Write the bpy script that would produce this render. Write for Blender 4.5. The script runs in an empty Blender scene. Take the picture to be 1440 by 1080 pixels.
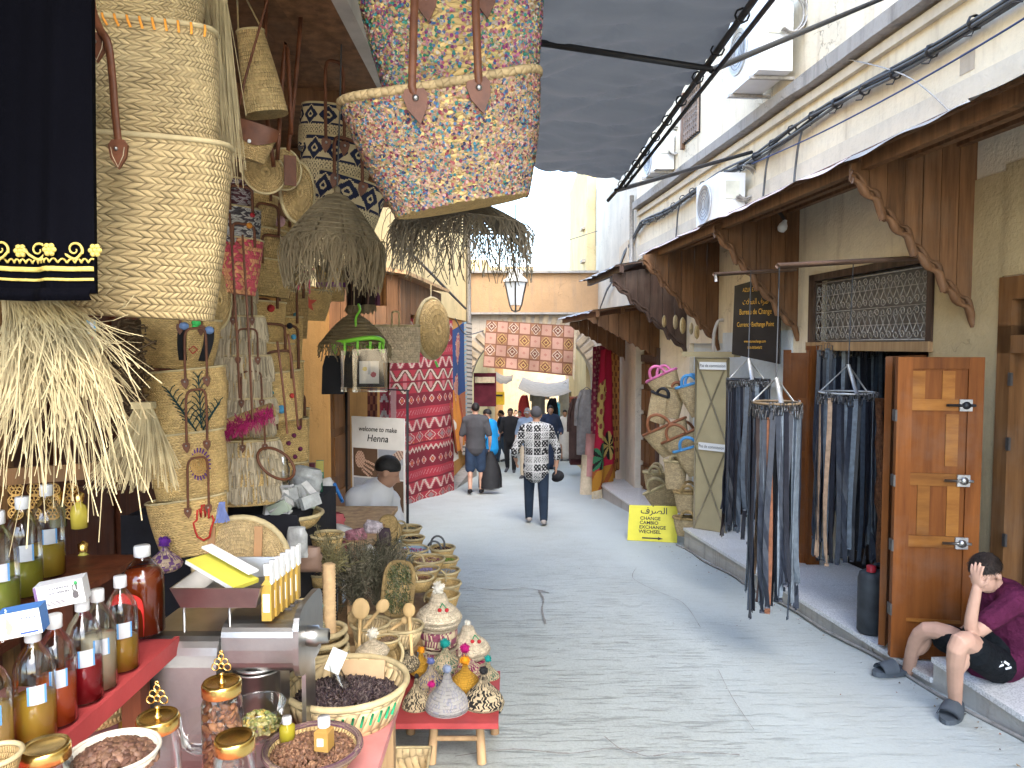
import bpy, math, random
import numpy as np
from mathutils import Vector, Matrix, noise
PI = math.pi
V = Vector
rnd = random.Random(7)
S = bpy.context.scene
# ------------------------------------------------------------------ camera, sky, sun, exposure
CAMZ, FPX = 1.6, 1040.0
PITCH = math.atan(55 / FPX)
cd = bpy.data.cameras.new('camera'); cam = bpy.data.objects.new('camera', cd); S.collection.objects.link(cam)
cd.sensor_width = 36; cd.lens = 26; cd.clip_start = 0.05; cd.clip_end = 600
cam.location = (0, 0, CAMZ); cam.rotation_euler = (PI / 2 - PITCH, 0, 0); S.camera = cam
w = bpy.data.worlds.new('World'); S.world = w; w.use_nodes = True
nt = w.node_tree; sky = nt.nodes.new('ShaderNodeTexSky'); sky.sky_type = 'NISHITA'; sky.sun_disc = False
SUN_EL, SUN_AZ = math.radians(46), math.radians(160)      # azimuth clockwise from +Y
sky.sun_elevation = SUN_EL; sky.sun_rotation = SUN_AZ; sky.air_density = 1.0; sky.dust_density = 1.6; sky.ozone_density = 1.0
bg = nt.nodes['Background']; bg.inputs[1].default_value = 0.15; nt.links.new(sky.outputs[0], bg.inputs[0])
ld = bpy.data.lights.new('sun', 'SUN'); sun = bpy.data.objects.new('sun', ld); S.collection.objects.link(sun)
ld.energy = 0.5; ld.angle = math.radians(45); ld.color = (1, .96, .9)
sd = V((math.sin(SUN_AZ) * math.cos(SUN_EL), math.cos(SUN_AZ) * math.cos(SUN_EL), math.sin(SUN_EL)))
sun.rotation_euler = sd.to_track_quat('Z', 'Y').to_euler()
S.view_settings.view_transform = 'Standard'; S.view_settings.look = 'None'; S.view_settings.gamma = 1
S.view_settings.exposure = 3.08
S.cycles.max_bounces = 7; S.cycles.diffuse_bounces = 4; S.cycles.transparent_max_bounces = 24
S.cycles.caustics_reflective = False; S.cycles.caustics_refractive = False
# ------------------------------------------------------------------ placing
def P(px, py, d):
    """world point seen at photo pixel (px, py) at distance d along the street"""
    dx, dy = (px - 720) / FPX, (540 - py) / FPX
    c, s = math.cos(PITCH), math.sin(PITCH)
    t = d / (c + dy * s)
    return V((dx * t, d, CAMZ + t * (dy * c - s)))
def g(d): return -0.093 * d            # the street falls away from the camera
def R(d, out, z): return V((3.5 - .09 * d - .996 * out, d - .0896 * out, z))   # right house front: distance, stand-out, height
def L(d, out, z): return V((-2.66 + .078 * d + .997 * out, d - .078 * out, z))   # left house front
# ------------------------------------------------------------------ mesh builder
class MB:
    def __init__(s): s.v = []; s.f = []; s.sm = []; s.uv = []; s.c = []
    def add(s, vs, fs, smooth=False, uv=None, col=None):
        o = len(s.v); s.v.extend([tuple(p) for p in vs]); s.uv.extend(uv if uv else [(p[0] + p[1], p[2]) for p in vs])
        for i, f in enumerate(fs):
            s.f.append([o + k for k in f]); s.sm.append(smooth)
            s.c.append(col[i] if isinstance(col, list) else (col or (.5, .5, .5)))
        return s
    def hexa(s, p, col=None): return s.add(p, [(0,3,2,1),(4,5,6,7),(0,1,5,4),(1,2,6,5),(2,3,7,6),(3,0,4,7)], False, None, col)
    def box(s, c, sz, M=None, col=None):
        x, y, z = [k / 2 for k in sz]; c = V(c)
        p = [V(q) for q in ((-x,-y,-z),(x,-y,-z),(x,y,-z),(-x,y,-z),(-x,-y,z),(x,-y,z),(x,y,z),(-x,y,z))]
        return s.hexa([c + (M @ q if M else q) for q in p], col)
    def tube(s, pts, r, n=6, closed=False, smooth=True, col=None, flat=1.0, ref=None, cap=True):
        pts = [V(p) for p in pts]; m = len(pts)
        rr = list(r) if isinstance(r, (list, tuple)) else [r] * m
        t0 = (pts[1] - pts[0]).normalized()
        a = V(ref) if ref else (V((0, 0, 1)) if abs(t0.z) < .9 else V((1, 0, 0)))
        nrm = (a - t0 * a.dot(t0)).normalized(); vs = []; uv = []; L_ = 0
        for i, p in enumerate(pts):
            if closed: t = (pts[(i + 1) % m] - pts[i - 1]).normalized()
            else: t = (pts[min(i + 1, m - 1)] - pts[max(i - 1, 0)]).normalized()
            nrm = (nrm - t * nrm.dot(t))
            nrm = nrm.normalized() if nrm.length > 1e-6 else t.orthogonal().normalized()
            b = t.cross(nrm)
            if i: L_ += (p - pts[i - 1]).length
            for k in range(n):
                q = 2 * PI * k / n; vs.append(p + (nrm * math.cos(q) * flat + b * math.sin(q)) * rr[i]); uv.append((k / n, L_))
        fs = []
        for i in range(m if closed else m - 1):
            j = (i + 1) % m
            for k in range(n): l = (k + 1) % n; fs.append((i*n+k, j*n+k, j*n+l, i*n+l)[::-1])
        if not closed and cap: fs.append(tuple(range(n))); fs.append(tuple(range((m-1)*n, m*n))[::-1])
        return s.add(vs, fs, smooth, uv, col)
    def lathe(s, prof, n=16, at=(0,0,0), M=None, smooth=True, col=None, sx=1, sy=1):
        vs = []; uv = []; at = V(at); m = len(prof)
        for i, (r, z) in enumerate(prof):
            for k in range(n + 1):
                q = 2 * PI * k / n; p = V((r * math.cos(q) * sx, r * math.sin(q) * sy, z)); vs.append(at + (M @ p if M else p)); uv.append((k / n, i / (m - 1)))
        fs = []; N = n + 1
        for i in range(m - 1):
            for k in range(n):
                f = [i*N+k, i*N+k+1, (i+1)*N+k+1, (i+1)*N+k]
                if prof[i][0] < 1e-6: f = [f[0], f[2], f[3]]
                elif prof[i+1][0] < 1e-6: f = f[:3]
                fs.append(tuple(f))
        return s.add(vs, fs, smooth, uv, col)
    def prism(s, poly, o, ux, uy, t, col=None, uz=None):
        """flat outline poly in the plane (o, ux, uy), thickness t along ux x uy"""
        o, ux, uy = V(o), V(ux), V(uy); nz = V(uz) if uz else ux.cross(uy).normalized(); n = len(poly)
        a = [o + ux * x + uy * y for x, y in poly]
        vs = a + [p + nz * t for p in a]
        fs = [tuple(range(n))[::-1], tuple(range(n, 2 * n))] + [(i, (i+1) % n, n + (i+1) % n, n + i) for i in range(n)]
        uv = [(x, y) for x, y in poly] * 2
        return s.add(vs, fs, False, uv, col)
    def strip(s, lo, hi, off, col=None):
        """wall-like strip between polylines lo and hi, given thickness vector off"""
        n = len(lo); lo = [V(p) for p in lo]; hi = [V(p) for p in hi]; off = V(off)
        vs = lo + hi + [p + off for p in lo] + [p + off for p in hi]; fs = []
        for i in range(n - 1):
            fs += [(i, i+1, n+i+1, n+i), (2*n+i, 3*n+i, 3*n+i+1, 2*n+i+1), (i, 2*n+i, 2*n+i+1, i+1), (n+i, n+i+1, 3*n+i+1, 3*n+i)]
        fs += [(0, n, 3*n, 2*n), (n-1, 3*n-1, 4*n-1, 2*n-1)]
        return s.add(vs, fs, False, None, col)
    def grid(s, fn, nu, nv, cu=False, smooth=True, colfn=None, thick=None):
        vs = []; uv = []; N = nu + 1
        for j in range(nv + 1):
            for i in range(N):
                u, v_ = i / nu, j / nv; vs.append(fn(u, v_)); uv.append((u, v_))
        fs = []; col = []
        for j in range(nv):
            for i in range(nu):
                fs.append((j*N+i, j*N+i+1, (j+1)*N+i+1, (j+1)*N+i))
                col.append(tuple(colfn((i + .5) / nu, (j + .5) / nv)) if colfn else (.5, .5, .5))
        return s.add(vs, fs, smooth, uv, col)
    def ribbon(s, pts, wd, side, t=None, col=None):
        """flat ribbon through pts, width wd along side; thickness t"""
        pts = [V(p) for p in pts]; sd_ = V(side).normalized() * wd / 2
        if t is None:
            n = len(pts); vs = [p - sd_ for p in pts] + [p + sd_ for p in pts]
            L_ = [0]
            for i in range(1, n): L_.append(L_[-1] + (pts[i] - pts[i-1]).length)
            return s.add(vs, [(i, i+1, n+i+1, n+i) for i in range(n-1)], True, [(0, l) for l in L_] + [(1, l) for l in L_], col)
        tg = (pts[-1] - pts[0]); nn = tg.cross(sd_); nn = nn.normalized() * t if nn.length > 1e-9 else V((0, t, 0))
        return s.strip([p - sd_ for p in pts], [p + sd_ for p in pts], nn, col)
    def ball(s, c, r, n=10, m=6, sz=1, col=None):
        return s.lathe([(r * math.sin(PI * i / m), -r * sz * math.cos(PI * i / m)) for i in range(m + 1)], n, c, None, True, col)
    def mesh(s, name, mat, off=None):
        me = bpy.data.meshes.new(name)
        vs = np.array(s.v, dtype=float).reshape(-1, 3)
        if off is not None: vs = vs - np.array(off)
        me.from_pydata(vs.tolist(), [], s.f); me.polygons.foreach_set('use_smooth', s.sm)
        li = np.zeros(len(me.loops), dtype=np.int32); me.loops.foreach_get('vertex_index', li)
        if len(s.uv) == len(s.v):
            ul = me.uv_layers.new(name='UVMap'); ul.data.foreach_set('uv', np.array(s.uv, dtype=np.float32)[li].ravel())
        a = me.attributes.new('Col', 'FLOAT_COLOR', 'FACE'); c = np.ones((len(s.f), 4), dtype=np.float32); c[:, :3] = np.array(s.c, dtype=np.float32).reshape(-1, 3)
        a.data.foreach_set('color', c.ravel())
        if mat: me.materials.append(mat)
        me.update(); return me
# ------------------------------------------------------------------ things and parts
LOC = {}
def wloc(o): return LOC.get(o.name, V((0, 0, 0)))
def T(name, label, cat, loc, group=None, kind=None):
    o = bpy.data.objects.new(name, None); S.collection.objects.link(o); o.location = V(loc); o.empty_display_size = .05
    LOC[o.name] = V(loc); tag(o, label, cat, group, kind); return o
def tag(o, label=None, cat=None, group=None, kind=None):
    if label: o['label'] = label
    if cat: o['category'] = cat
    if group: o['group'] = group
    if kind: o['kind'] = kind
    return o
def part(parent, name, mb, mat, kind=None, label=None, loc=None):
    """mesh given in world coordinates, parented"""
    base = wloc(parent); me = mb.mesh(name, mat, base)
    o = bpy.data.objects.new(name, me); S.collection.objects.link(o); o.parent = parent
    LOC[o.name] = base
    if kind: o['kind'] = kind
    if label: o['label'] = label
    return o
def lpart(parent, name, me, loc=(0,0,0), rot=None, label=None):
    """shared mesh in local coordinates, placed relative to its parent"""
    o = bpy.data.objects.new(name, me); S.collection.objects.link(o); o.parent = parent; o.location = loc
    if rot: o.rotation_euler = rot
    LOC[o.name] = wloc(parent) + V(loc)
    if label: o['label'] = label
    return o
def one(name, mb, mat, label, cat, group=None, kind=None):
    vs = np.array(mb.v); c = (vs.min(0) + vs.max(0)) / 2; base = (c[0], c[1], vs[:, 2].min())
    o = bpy.data.objects.new(name, mb.mesh(name, mat, base)); S.collection.objects.link(o); o.location = base; LOC[o.name] = V(base)
    return tag(o, label, cat, group, kind)
def copy_tree(o, parent=None):
    c = o.copy(); S.collection.objects.link(c); c.parent = parent; LOC[c.name] = wloc(o)
    for ch in list(o.children): copy_tree(ch, c)
    return c
# ------------------------------------------------------------------ materials
class NT:
    def __init__(s, name):
        s.m = bpy.data.materials.new(name); s.m.use_nodes = True; s.t = s.m.node_tree; s.b = s.t.nodes['Principled BSDF']; s.o = s.t.nodes['Material Output']
    def n(s, ty, **kw):
        nd = s.t.nodes.new('ShaderNode' + ty)
        for k, v_ in kw.items():
            if k in ('op',): nd.operation = v_
            elif k.startswith('i'): s.set(nd.inputs[int(k[1:])], v_)
            else: setattr(nd, k, v_)
        return nd
    def set(s, inp, v_):
        if isinstance(v_, bpy.types.NodeSocket): s.t.links.new(v_, inp)
        elif isinstance(v_, bpy.types.Node): s.t.links.new(v_.outputs[0], inp)
        elif isinstance(v_, (tuple, list)) and len(v_) == 3 and inp.type == 'RGBA': inp.default_value = (*v_, 1)
        else: inp.default_value = v_
    def ma(s, op, a, b=0.0, c=None):
        nd = s.n('Math', op=op); s.set(nd.inputs[0], a); s.set(nd.inputs[1], b)
        if c is not None: s.set(nd.inputs[2], c)
        return nd.outputs[0]
    def mix(s, f, a, b):
        nd = s.n('Mix', data_type='RGBA'); s.set(nd.inputs[0], f); s.set(nd.inputs[6], a); s.set(nd.inputs[7], b); return nd.outputs[2]
    def noise(s, scale, detail=4, vec=None, rough=.55):
        nd = s.n('TexNoise'); nd.inputs['Scale'].default_value = scale; nd.inputs['Detail'].default_value = detail; nd.inputs['Roughness'].default_value = rough
        if vec is not None: s.t.links.new(vec, nd.inputs['Vector'])
        return nd.outputs[0]
    def obj(s): return s.n('TexCoord').outputs['Object']
    def uv(s): return s.n('TexCoord').outputs['UV']
    def geo(s): return s.n('NewGeometry').outputs['Position']
    def ramp(s, f, lo, hi): 
        nd = s.n('MapRange'); s.set(nd.inputs[0], f); nd.inputs[1].default_value = lo; nd.inputs[2].default_value = hi; return nd.outputs[0]
    def bump(s, h, strength=.5, dist=.01):
        nd = s.n('Bump'); nd.inputs['Strength'].default_value = strength; nd.inputs['Distance'].default_value = dist; s.set(nd.inputs['Height'], h); s.t.links.new(nd.outputs[0], s.b.inputs['Normal'])
    def fin(s, col, rough=.8, metal=0, spec=.3):
        s.set(s.b.inputs['Base Color'], col); s.set(s.b.inputs['Roughness'], rough); s.b.inputs['Metallic'].default_value = metal; s.b.inputs['Specular IOR Level'].default_value = spec; return s.m
MC = {}
def sc(c, k): return tuple(min(1, x * k) for x in c)
def mat(name, col, rough=.75, metal=0, var=.25, scale=6, bump=.25, bd=.004, bscale=60, spec=.3):
    if name in MC: return MC[name]
    n = NT(name); p = n.geo(); f = n.noise(scale, 5, p)
    c = n.mix(n.ramp(f, .3, .7), sc(col, 1 - var), sc(col, 1 + var * .6))
    if bump: n.bump(n.noise(bscale, 4, p), bump, bd)
    MC[name] = n.fin(c, rough, metal, spec); return MC[name]
def plaster(name, col, stain=(.25,.22,.18), amt=.45):
    if name in MC: return MC[name]
    n = NT(name); p = n.geo(); big = n.noise(1.1, 6, p, .65); fine = n.noise(22, 6, p)
    mp = n.n('Mapping'); n.set(mp.inputs[0], p); mp.inputs['Scale'].default_value = (5, 5, .55)
    drip = n.noise(1.6, 5, mp.outputs[0], .6)
    c = n.mix(n.ramp(big, .3, .72), sc(col, .82), sc(col, 1.1))
    c = n.mix(n.ma('MULTIPLY', n.ramp(drip, .52, .78), amt), c, stain)
    c = n.mix(n.ma('MULTIPLY', n.ramp(fine, .5, .8), .25), c, sc(col, .6))
    vo = n.n('TexVoronoi', feature='DISTANCE_TO_EDGE'); vo.inputs['Scale'].default_value = 1.3; wp = n.n('VectorMath', op='ADD'); n.set(wp.inputs[0], p); n.set(wp.inputs[1], n.n('CombineXYZ', i0=n.ma('MULTIPLY', n.noise(4, 5, p), .6), i1=n.noise(3, 4, p), i2=n.ma('MULTIPLY', n.noise(5, 5, p), .6))); n.set(vo.inputs[0], wp.outputs[0])
    ck = n.ma('MULTIPLY', n.ramp(vo.outputs['Distance'], .012, .0), n.ramp(n.noise(.9, 3, p), .5, .6)); c = n.mix(n.ma('MULTIPLY', ck, .65), c, sc(stain, .5))
    n.bump(n.ma('SUBTRACT', n.ma('ADD', n.noise(45, 6, p), n.ma('MULTIPLY', n.noise(6, 4, p), 1.5)), n.ma('MULTIPLY', ck, 2.0)), .5, .012)
    MC[name] = n.fin(c, .92, 0, .15); return MC[name]
def wood(name, col, col2=None, scale=1.0, rough=.55, axis=2):
    if name in MC: return MC[name]
    n = NT(name); p = n.obj(); mp = n.n('Mapping'); n.set(mp.inputs[0], p)
    s_ = [22 * scale] * 3; s_[axis] = 1.6 * scale; mp.inputs['Scale'].default_value = s_
    oi = n.n('ObjectInfo').outputs['Random']
    ad = n.n('VectorMath', op='ADD'); n.set(ad.inputs[0], mp.outputs[0]); n.set(ad.inputs[1], n.n('CombineXYZ', i0=n.ma('MULTIPLY', oi, 37.0)))
    gr = n.noise(1.0, 7, ad.outputs[0], .65); gr2 = n.noise(.22, 3, ad.outputs[0])
    c2 = col2 or sc(col, .45)
    c = n.mix(n.ramp(gr, .35, .7), c2, sc(col, 1.15)); c = n.mix(n.ma('MULTIPLY', n.ramp(gr2, .4, .7), .4), c, sc(col, .7))
    hs = n.n('HueSaturation'); n.set(hs.inputs['Value'], n.ma('ADD', n.ma('MULTIPLY', oi, .35), .82)); n.set(hs.inputs['Color'], c)
    du = n.ma('MULTIPLY', n.ramp(n.noise(2.3, 5, n.geo(), .65), .48, .8), .3); hc = n.mix(du, hs.outputs[0], (.2, .17, .135))
    n.bump(gr, .4, .004); MC[name] = n.fin(hc, rough, 0, .18); return MC[name]
def straw(name, col, M=30, N=24, slant=.9, dark=.35, bd=.006, col2=None, frac=.5):
    """plaited palm leaf: rows of slanting strands whose slant turns at each row; UV space"""
    if name in MC: return MC[name]
    n = NT(name); sp = n.n('SeparateXYZ'); n.set(sp.inputs[0], n.uv()); p = n.geo(); wob = n.ma('MULTIPLY', n.ma('SUBTRACT', n.noise(9, 3, p), .5), .5)
    v_ = n.ma('ADD', n.ma('MULTIPLY', sp.outputs[1], float(N)), wob); u = n.ma('ADD', n.ma('MULTIPLY', sp.outputs[0], float(M)), wob)
    row = n.ma('FLOOR', v_); fv = n.ma('FRACT', v_); par = n.ma('MODULO', n.ma('ABSOLUTE', row), 2.0)
    sg = n.ma('SUBTRACT', 1.0, n.ma('MULTIPLY', par, 2.0))
    k = n.ma('ADD', u, n.ma('MULTIPLY', n.ma('MULTIPLY', fv, sg), slant)); fk = n.ma('FRACT', k)
    h1 = n.ma('POWER', n.ma('SINE', n.ma('MULTIPLY', fk, PI)), .55); h2 = n.ma('POWER', n.ma('SINE', n.ma('MULTIPLY', fv, PI)), .45)
    h = n.ma('MULTIPLY', h1, h2)
    wn = n.n('TexWhiteNoise', noise_dimensions='2D'); n.set(wn.inputs[0], n.n('CombineXYZ', i0=n.ma('FLOOR', k), i1=row))
    c = n.mix(wn.outputs[0], sc(col, .8), sc(col, 1.15))
    if col2: c = n.mix(n.ma('LESS_THAN', wn.outputs[0], frac), c, col2)
    c = n.mix(n.ma('MULTIPLY', n.ramp(n.noise(3, 4, p), .45, .75), .35), c, (col[0] * .75, col[1] * .72, col[2] * .62))
    c = n.mix(n.ramp(n.ma('ADD', h, n.ma('MULTIPLY', n.ramp(n.noise(26, 2, p), .42, .62), .42)), .0, .6), sc(col, dark), c)
    n.bump(h, .8, bd); MC[name] = n.fin(c, .7, 0, .25); return MC[name]
def vcol(name='paint', rough=.8, bump=.3, bscale=250, bd=.002, spec=.25, metal=0):
    if name in MC: return MC[name]
    n = NT(name); a = n.n('Attribute'); a.attribute_name = 'Col'; p = n.geo(); f = n.noise(40, 4, p)
    mx = n.n('Mix', data_type='RGBA', blend_type='MULTIPLY'); mx.inputs[0].default_value = .5; n.set(mx.inputs[6], a.outputs['Color']); n.set(mx.inputs[7], n.mix(f, (.45,.45,.45), (1,1,1)))
    if bump: n.bump(n.noise(bscale, 3, p), bump, bd)
    MC[name] = n.fin(mx.outputs[2], rough, metal, spec); return MC[name]
def glass(name, tint=(1,1,1), rough=.03, gloss=.08):
    """thin clear wall: mostly see-through, gloss growing at grazing angles"""
    if name in MC: return MC[name]
    n = NT(name); n.t.nodes.remove(n.b); tr = n.n('BsdfTransparent'); n.set(tr.inputs[0], tint); gl = n.n('BsdfGlossy'); gl.inputs['Roughness'].default_value = rough
    lw = n.n('LayerWeight'); lw.inputs[0].default_value = .25; ms = n.n('MixShader')
    n.set(ms.inputs[0], n.ma('ADD', n.ma('MULTIPLY', lw.outputs['Fresnel'], .7), gloss)); n.set(ms.inputs[1], tr); n.set(ms.inputs[2], gl); n.t.links.new(ms.outputs[0], n.o.inputs[0]); MC[name] = n.m; return n.m
def liquid(name, col):
    if name in MC: return MC[name]
    n = NT(name); b = n.b; b.inputs['Transmission Weight'].default_value = .0; n.t.nodes.remove(b)
    tr = n.n('BsdfTransparent'); n.set(tr.inputs[0], col); tl = n.n('BsdfTranslucent'); n.set(tl.inputs[0], sc(col, 1.5)); gl = n.n('BsdfGlossy'); gl.inputs['Roughness'].default_value = .05
    a = n.n('MixShader'); a.inputs[0].default_value = .7; df = n.n('BsdfDiffuse'); n.set(df.inputs[0], sc(col, 1.15)); td = n.n('MixShader'); td.inputs[0].default_value = .55; n.set(td.inputs[1], tl); n.set(td.inputs[2], df); n.set(a.inputs[1], tr); n.set(a.inputs[2], td)
    f = n.n('LayerWeight'); f.inputs[0].default_value = .3; c = n.n('MixShader'); n.set(c.inputs[0], n.ma('MULTIPLY', f.outputs['Fresnel'], .5)); n.set(c.inputs[1], a); n.set(c.inputs[2], gl)
    n.t.links.new(c.outputs[0], n.o.inputs[0]); MC[name] = n.m; return n.m
def text(parent, name, body, size, o, ux, uy, m, align='CENTER', shear=0, ext=.001, bold=0, sx=1):
    cu = bpy.data.curves.new(name, 'FONT'); cu.body = body; cu.size = size; cu.align_x = align; cu.extrude = 0; cu.shear = shear; cu.offset = bold; cu.resolution_u = 3
    ob = bpy.data.objects.new('tmp', cu); me = evald(ob); bpy.data.objects.remove(ob)
    o, ux, uy = V(o), V(ux).normalized(), V(uy).normalized(); nz = ux.cross(uy); base = wloc(parent)
    mb = MB(); vs = [o + ux * q.co.x * sx + uy * q.co.y + nz * ext - base for q in me.vertices]
    nm = bpy.data.meshes.new(name); nm.from_pydata([tuple(q) for q in vs], [], [tuple(f.vertices) for f in me.polygons]); nm.materials.append(m)
    bpy.data.meshes.remove(me)
    ob = bpy.data.objects.new(name, nm); S.collection.objects.link(ob); ob.parent = parent; return ob
SC2 = bpy.data.scenes.new('scratch')
def evald(ob):
    """evaluated mesh of one object, worked out in a scratch scene that holds nothing else"""
    SC2.collection.objects.link(ob)
    with bpy.context.temp_override(scene=SC2, view_layer=SC2.view_layers[0]):
        dg = bpy.context.evaluated_depsgraph_get(); dg.update(); me = bpy.data.meshes.new_from_object(ob.evaluated_get(dg))
    return me
def catmull(pts, n=6):
    pts = [V(p) for p in pts]; out = []
    for i in range(len(pts) - 1):
        a, b, c, d = pts[max(i-1, 0)], pts[i], pts[i+1], pts[min(i+2, len(pts)-1)]
        for k in range(n):
            t = k / n; out.append(.5 * ((2*b) + (c-a)*t + (2*a-5*b+4*c-d)*t*t + (3*b-a-3*c+d)*t**3))
    return out + [pts[-1]]
def rotz(a): return Matrix.Rotation(a, 3, 'Z')
def srgb(r, g_, b):
    f = lambda x: (x/255/12.92) if x <= 10 else ((x/255+.055)/1.055) ** 2.4
    return (f(r), f(g_), f(b))
# ------------------------------------------------------------------ palette
WOODBR = wood('brown_bracket_wood', (.225,.112,.052), (.1,.05,.024))
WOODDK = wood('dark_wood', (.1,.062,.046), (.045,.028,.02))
WOODOR = wood('orange_door_wood', (.21,.068,.013), (.12,.035,.007), .7, .6)
WOODYE = wood('yellow_rail_wood', (.31,.125,.024), (.2,.07,.014), .7, .6, 0)
WOODTN = wood('tan_door_wood', (.2,.095,.036), (.11,.048,.017), .8, .5)
WOODLT = wood('pale_wood', (.5,.33,.17), (.3,.18,.09), .8, .6)
REDWOOD = wood('red_brown_cabinet_wood', (.15,.045,.02), (.07,.02,.01), .8, .5)
PCREAM = plaster('cream_plaster', (.64,.54,.40), (.3,.25,.2), .5)
PTAN = plaster('tan_plaster', (.56,.3,.095), (.34,.16,.05), .5); PREN = plaster('weathered_render', (.52,.41,.235), (.24,.18,.1), .5); PUP = plaster('pale_upper_plaster', (.8,.71,.54), (.42,.33,.23), .6)
PYEL = plaster('yellow_plaster', (.72,.57,.3), (.4,.3,.17), .3)
PWHITE = plaster('white_plaster', (.66,.6,.49), (.4,.36,.3), .4)
PBLUE = plaster('bluish_white_plaster', (.6,.66,.7), (.4,.4,.4), .35)
PORANGE = plaster('orange_plaster', (.44,.28,.15), (.25,.2,.15), .6)
STONE = plaster('rough_stone', (.48,.42,.34), (.2,.17,.14), .6)
GREYLEDGE = plaster('grey_mortar', (.36,.34,.31), (.12,.11,.1), .7)
MARBLE = NT('speckled_marble'); _p = MARBLE.geo()
_vo = MARBLE.n('TexVoronoi'); _vo.inputs['Scale'].default_value = 90; MARBLE.set(_vo.inputs[0], _p)
_c = MARBLE.mix(MARBLE.ramp(_vo.outputs['Distance'], .15, .6), (.42,.43,.43), (.74,.75,.74)); _c = MARBLE.mix(MARBLE.ma('MULTIPLY', MARBLE.ramp(MARBLE.noise(3, 5, _p), .45, .75), .5), _c, (.55,.54,.5))
MARBLE = MARBLE.fin(_c, .35, 0, .4)
IRON = mat('wrought_iron', (.12,.11,.1), .55, .6, .3, 20)
IRONW = mat('grey_painted_iron', (.42,.4,.37), .5, .3, .3, 30)
BLACK = mat('black_plastic', (.018,.018,.02), .45, 0, .3, 10, .1)
STEEL = mat('brushed_steel', (.38,.375,.36), .36, 1, .2, 8, .08)
BRASS = mat('polished_brass', (.75,.5,.15), .25, 1, .2, 30, .05)
LEATHER = mat('brown_leather', (.12,.042,.018), .5, 0, .35, 25, .3, .002, 200)
CABLE = mat('grey_cable_sheath', (.09,.095,.1), .55, 0, .4, 9)
WHITEP = mat('white_plastic', (.72,.73,.72), .35, 0, .08, 5, .05)
# ------------------------------------------------------------------ the street: one falling sheet
n = NT('grooved_concrete'); p = n.geo(); sx_ = n.n('SeparateXYZ'); n.set(sx_.inputs[0], p)
mp = n.n('Mapping'); n.set(mp.inputs[0], p); mp.inputs['Scale'].default_value = (4.2, 34, 1); gro = n.noise(1, 6, mp.outputs[0], .72)
mp2 = n.n('Mapping'); n.set(mp2.inputs[0], p); mp2.inputs['Scale'].default_value = (9, 90, 1); gro2 = n.noise(1, 4, mp2.outputs[0], .6)
edge = n.ma('ADD', sx_.outputs[0], n.ma('ADD', n.ma('MULTIPLY', sx_.outputs[1], .045), n.ma('MULTIPLY', n.noise(2.2, 3, p), .5)))
side = n.ramp(edge, 1.45, 1.95)
big = n.noise(.55, 6, p, .6)
c = n.mix(n.ramp(big, .3, .7), (.395,.43,.405), (.47,.51,.485))
c = n.mix(n.ma('MULTIPLY', n.ramp(n.noise(2.4, 5, p, .7), .5, .72), .3), c, (.32,.335,.31)); c = n.mix(n.ma('MULTIPLY', n.ramp(n.noise(70, 5, p, .7), .46, .7), .5), c, (.25,.26,.245))
c = n.mix(n.ma('MULTIPLY', n.ramp(n.noise(.8, 7, p, .75), .52, .7), .35), c, (.31,.3,.26))
c = n.mix(n.ma('MULTIPLY', side, .55), c, (.46,.505,.48))
amt = n.ma('SUBTRACT', 1.0, n.ma('MULTIPLY', side, .6))
fade = n.ramp(sx_.outputs[1], 9.0, 5.0); amt = n.ma('MULTIPLY', amt, n.ma('ADD', n.ma('MULTIPLY', fade, .8), .2))
groove = n.ma('MULTIPLY', n.ramp(gro, .53, .64), n.ramp(gro2, .4, .58))
c = n.mix(n.ma('MULTIPLY', n.ma('MULTIPLY', groove, amt), .4), c, (.2,.195,.17))
h = n.ma('SUBTRACT', n.ma('MULTIPLY', n.noise(30, 7, p, .7), .7), n.ma('MULTIPLY', n.ma('MULTIPLY', groove, amt), 1.0)); n.bump(h, .7, .012)
STREET = n.fin(c, .8, 0, .25)
mb = MB(); mb.grid(lambda u, v_: V((-9 + 18 * u, -6 + 96 * v_, g(-6 + 96 * v_) + .012 * noise.noise(V((u * 9, v_ * 60, 0))))), 30, 160)
street = one('street', mb, STREET, 'grey grooved concrete street sloping down to the arch', None, None, 'structure')
CRK = mat('dark_crack', (.26,.25,.23), .95, 0, .3, 20, 0)
def crack(pts, w_):
    mb = MB(); q = catmull([V((x, y, g(y) + .016)) for x, y in pts], 5)
    for i in range(len(q) - 1):
        t = (q[i+1] - q[i]).normalized(); s_ = V((-t.y, t.x, 0)); a, b = w_ * rnd.uniform(.25, .8), w_ * rnd.uniform(.25, .8)
        mb.add([q[i] - s_*a, q[i+1] - s_*b, q[i+1] + s_*b, q[i] + s_*a], [(0, 1, 2, 3)])
    part(street, 'crack', mb, CRK)
def gp(px, py):                       # where a pixel meets the sloping street
    lo, hi = .5, 80
    for _ in range(40):
        m = (lo + hi) / 2; q = P(px, py, m)
        if q.z > g(m): lo = m
        else: hi = m
    return (q.x, q.y)
for pts, w_ in (([(640,831),(668,829),(700,832),(735,829),(757,832)], .012), ([(757,832),(764,845),(762,860),(767,880)], .014), ([(757,832),(772,836)], .02), ([(645,858),(660,855),(675,857)], .006),
                ([(640,1068),(720,1058),(800,1064),(870,1056),(910,1068),(960,1062),(1040,1066)], .008), ([(850,1040),(880,1062),(905,1060)], .006),
                ([(895,800),(890,815),(920,832),(960,850),(985,885)], .004), ([(1010,945),(1030,985),(1060,1030)], .003)):
    crack([gp(*q) for q in pts], w_)
LEAF = vcol('dry_litter', .9, 0); mb = MB()
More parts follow.
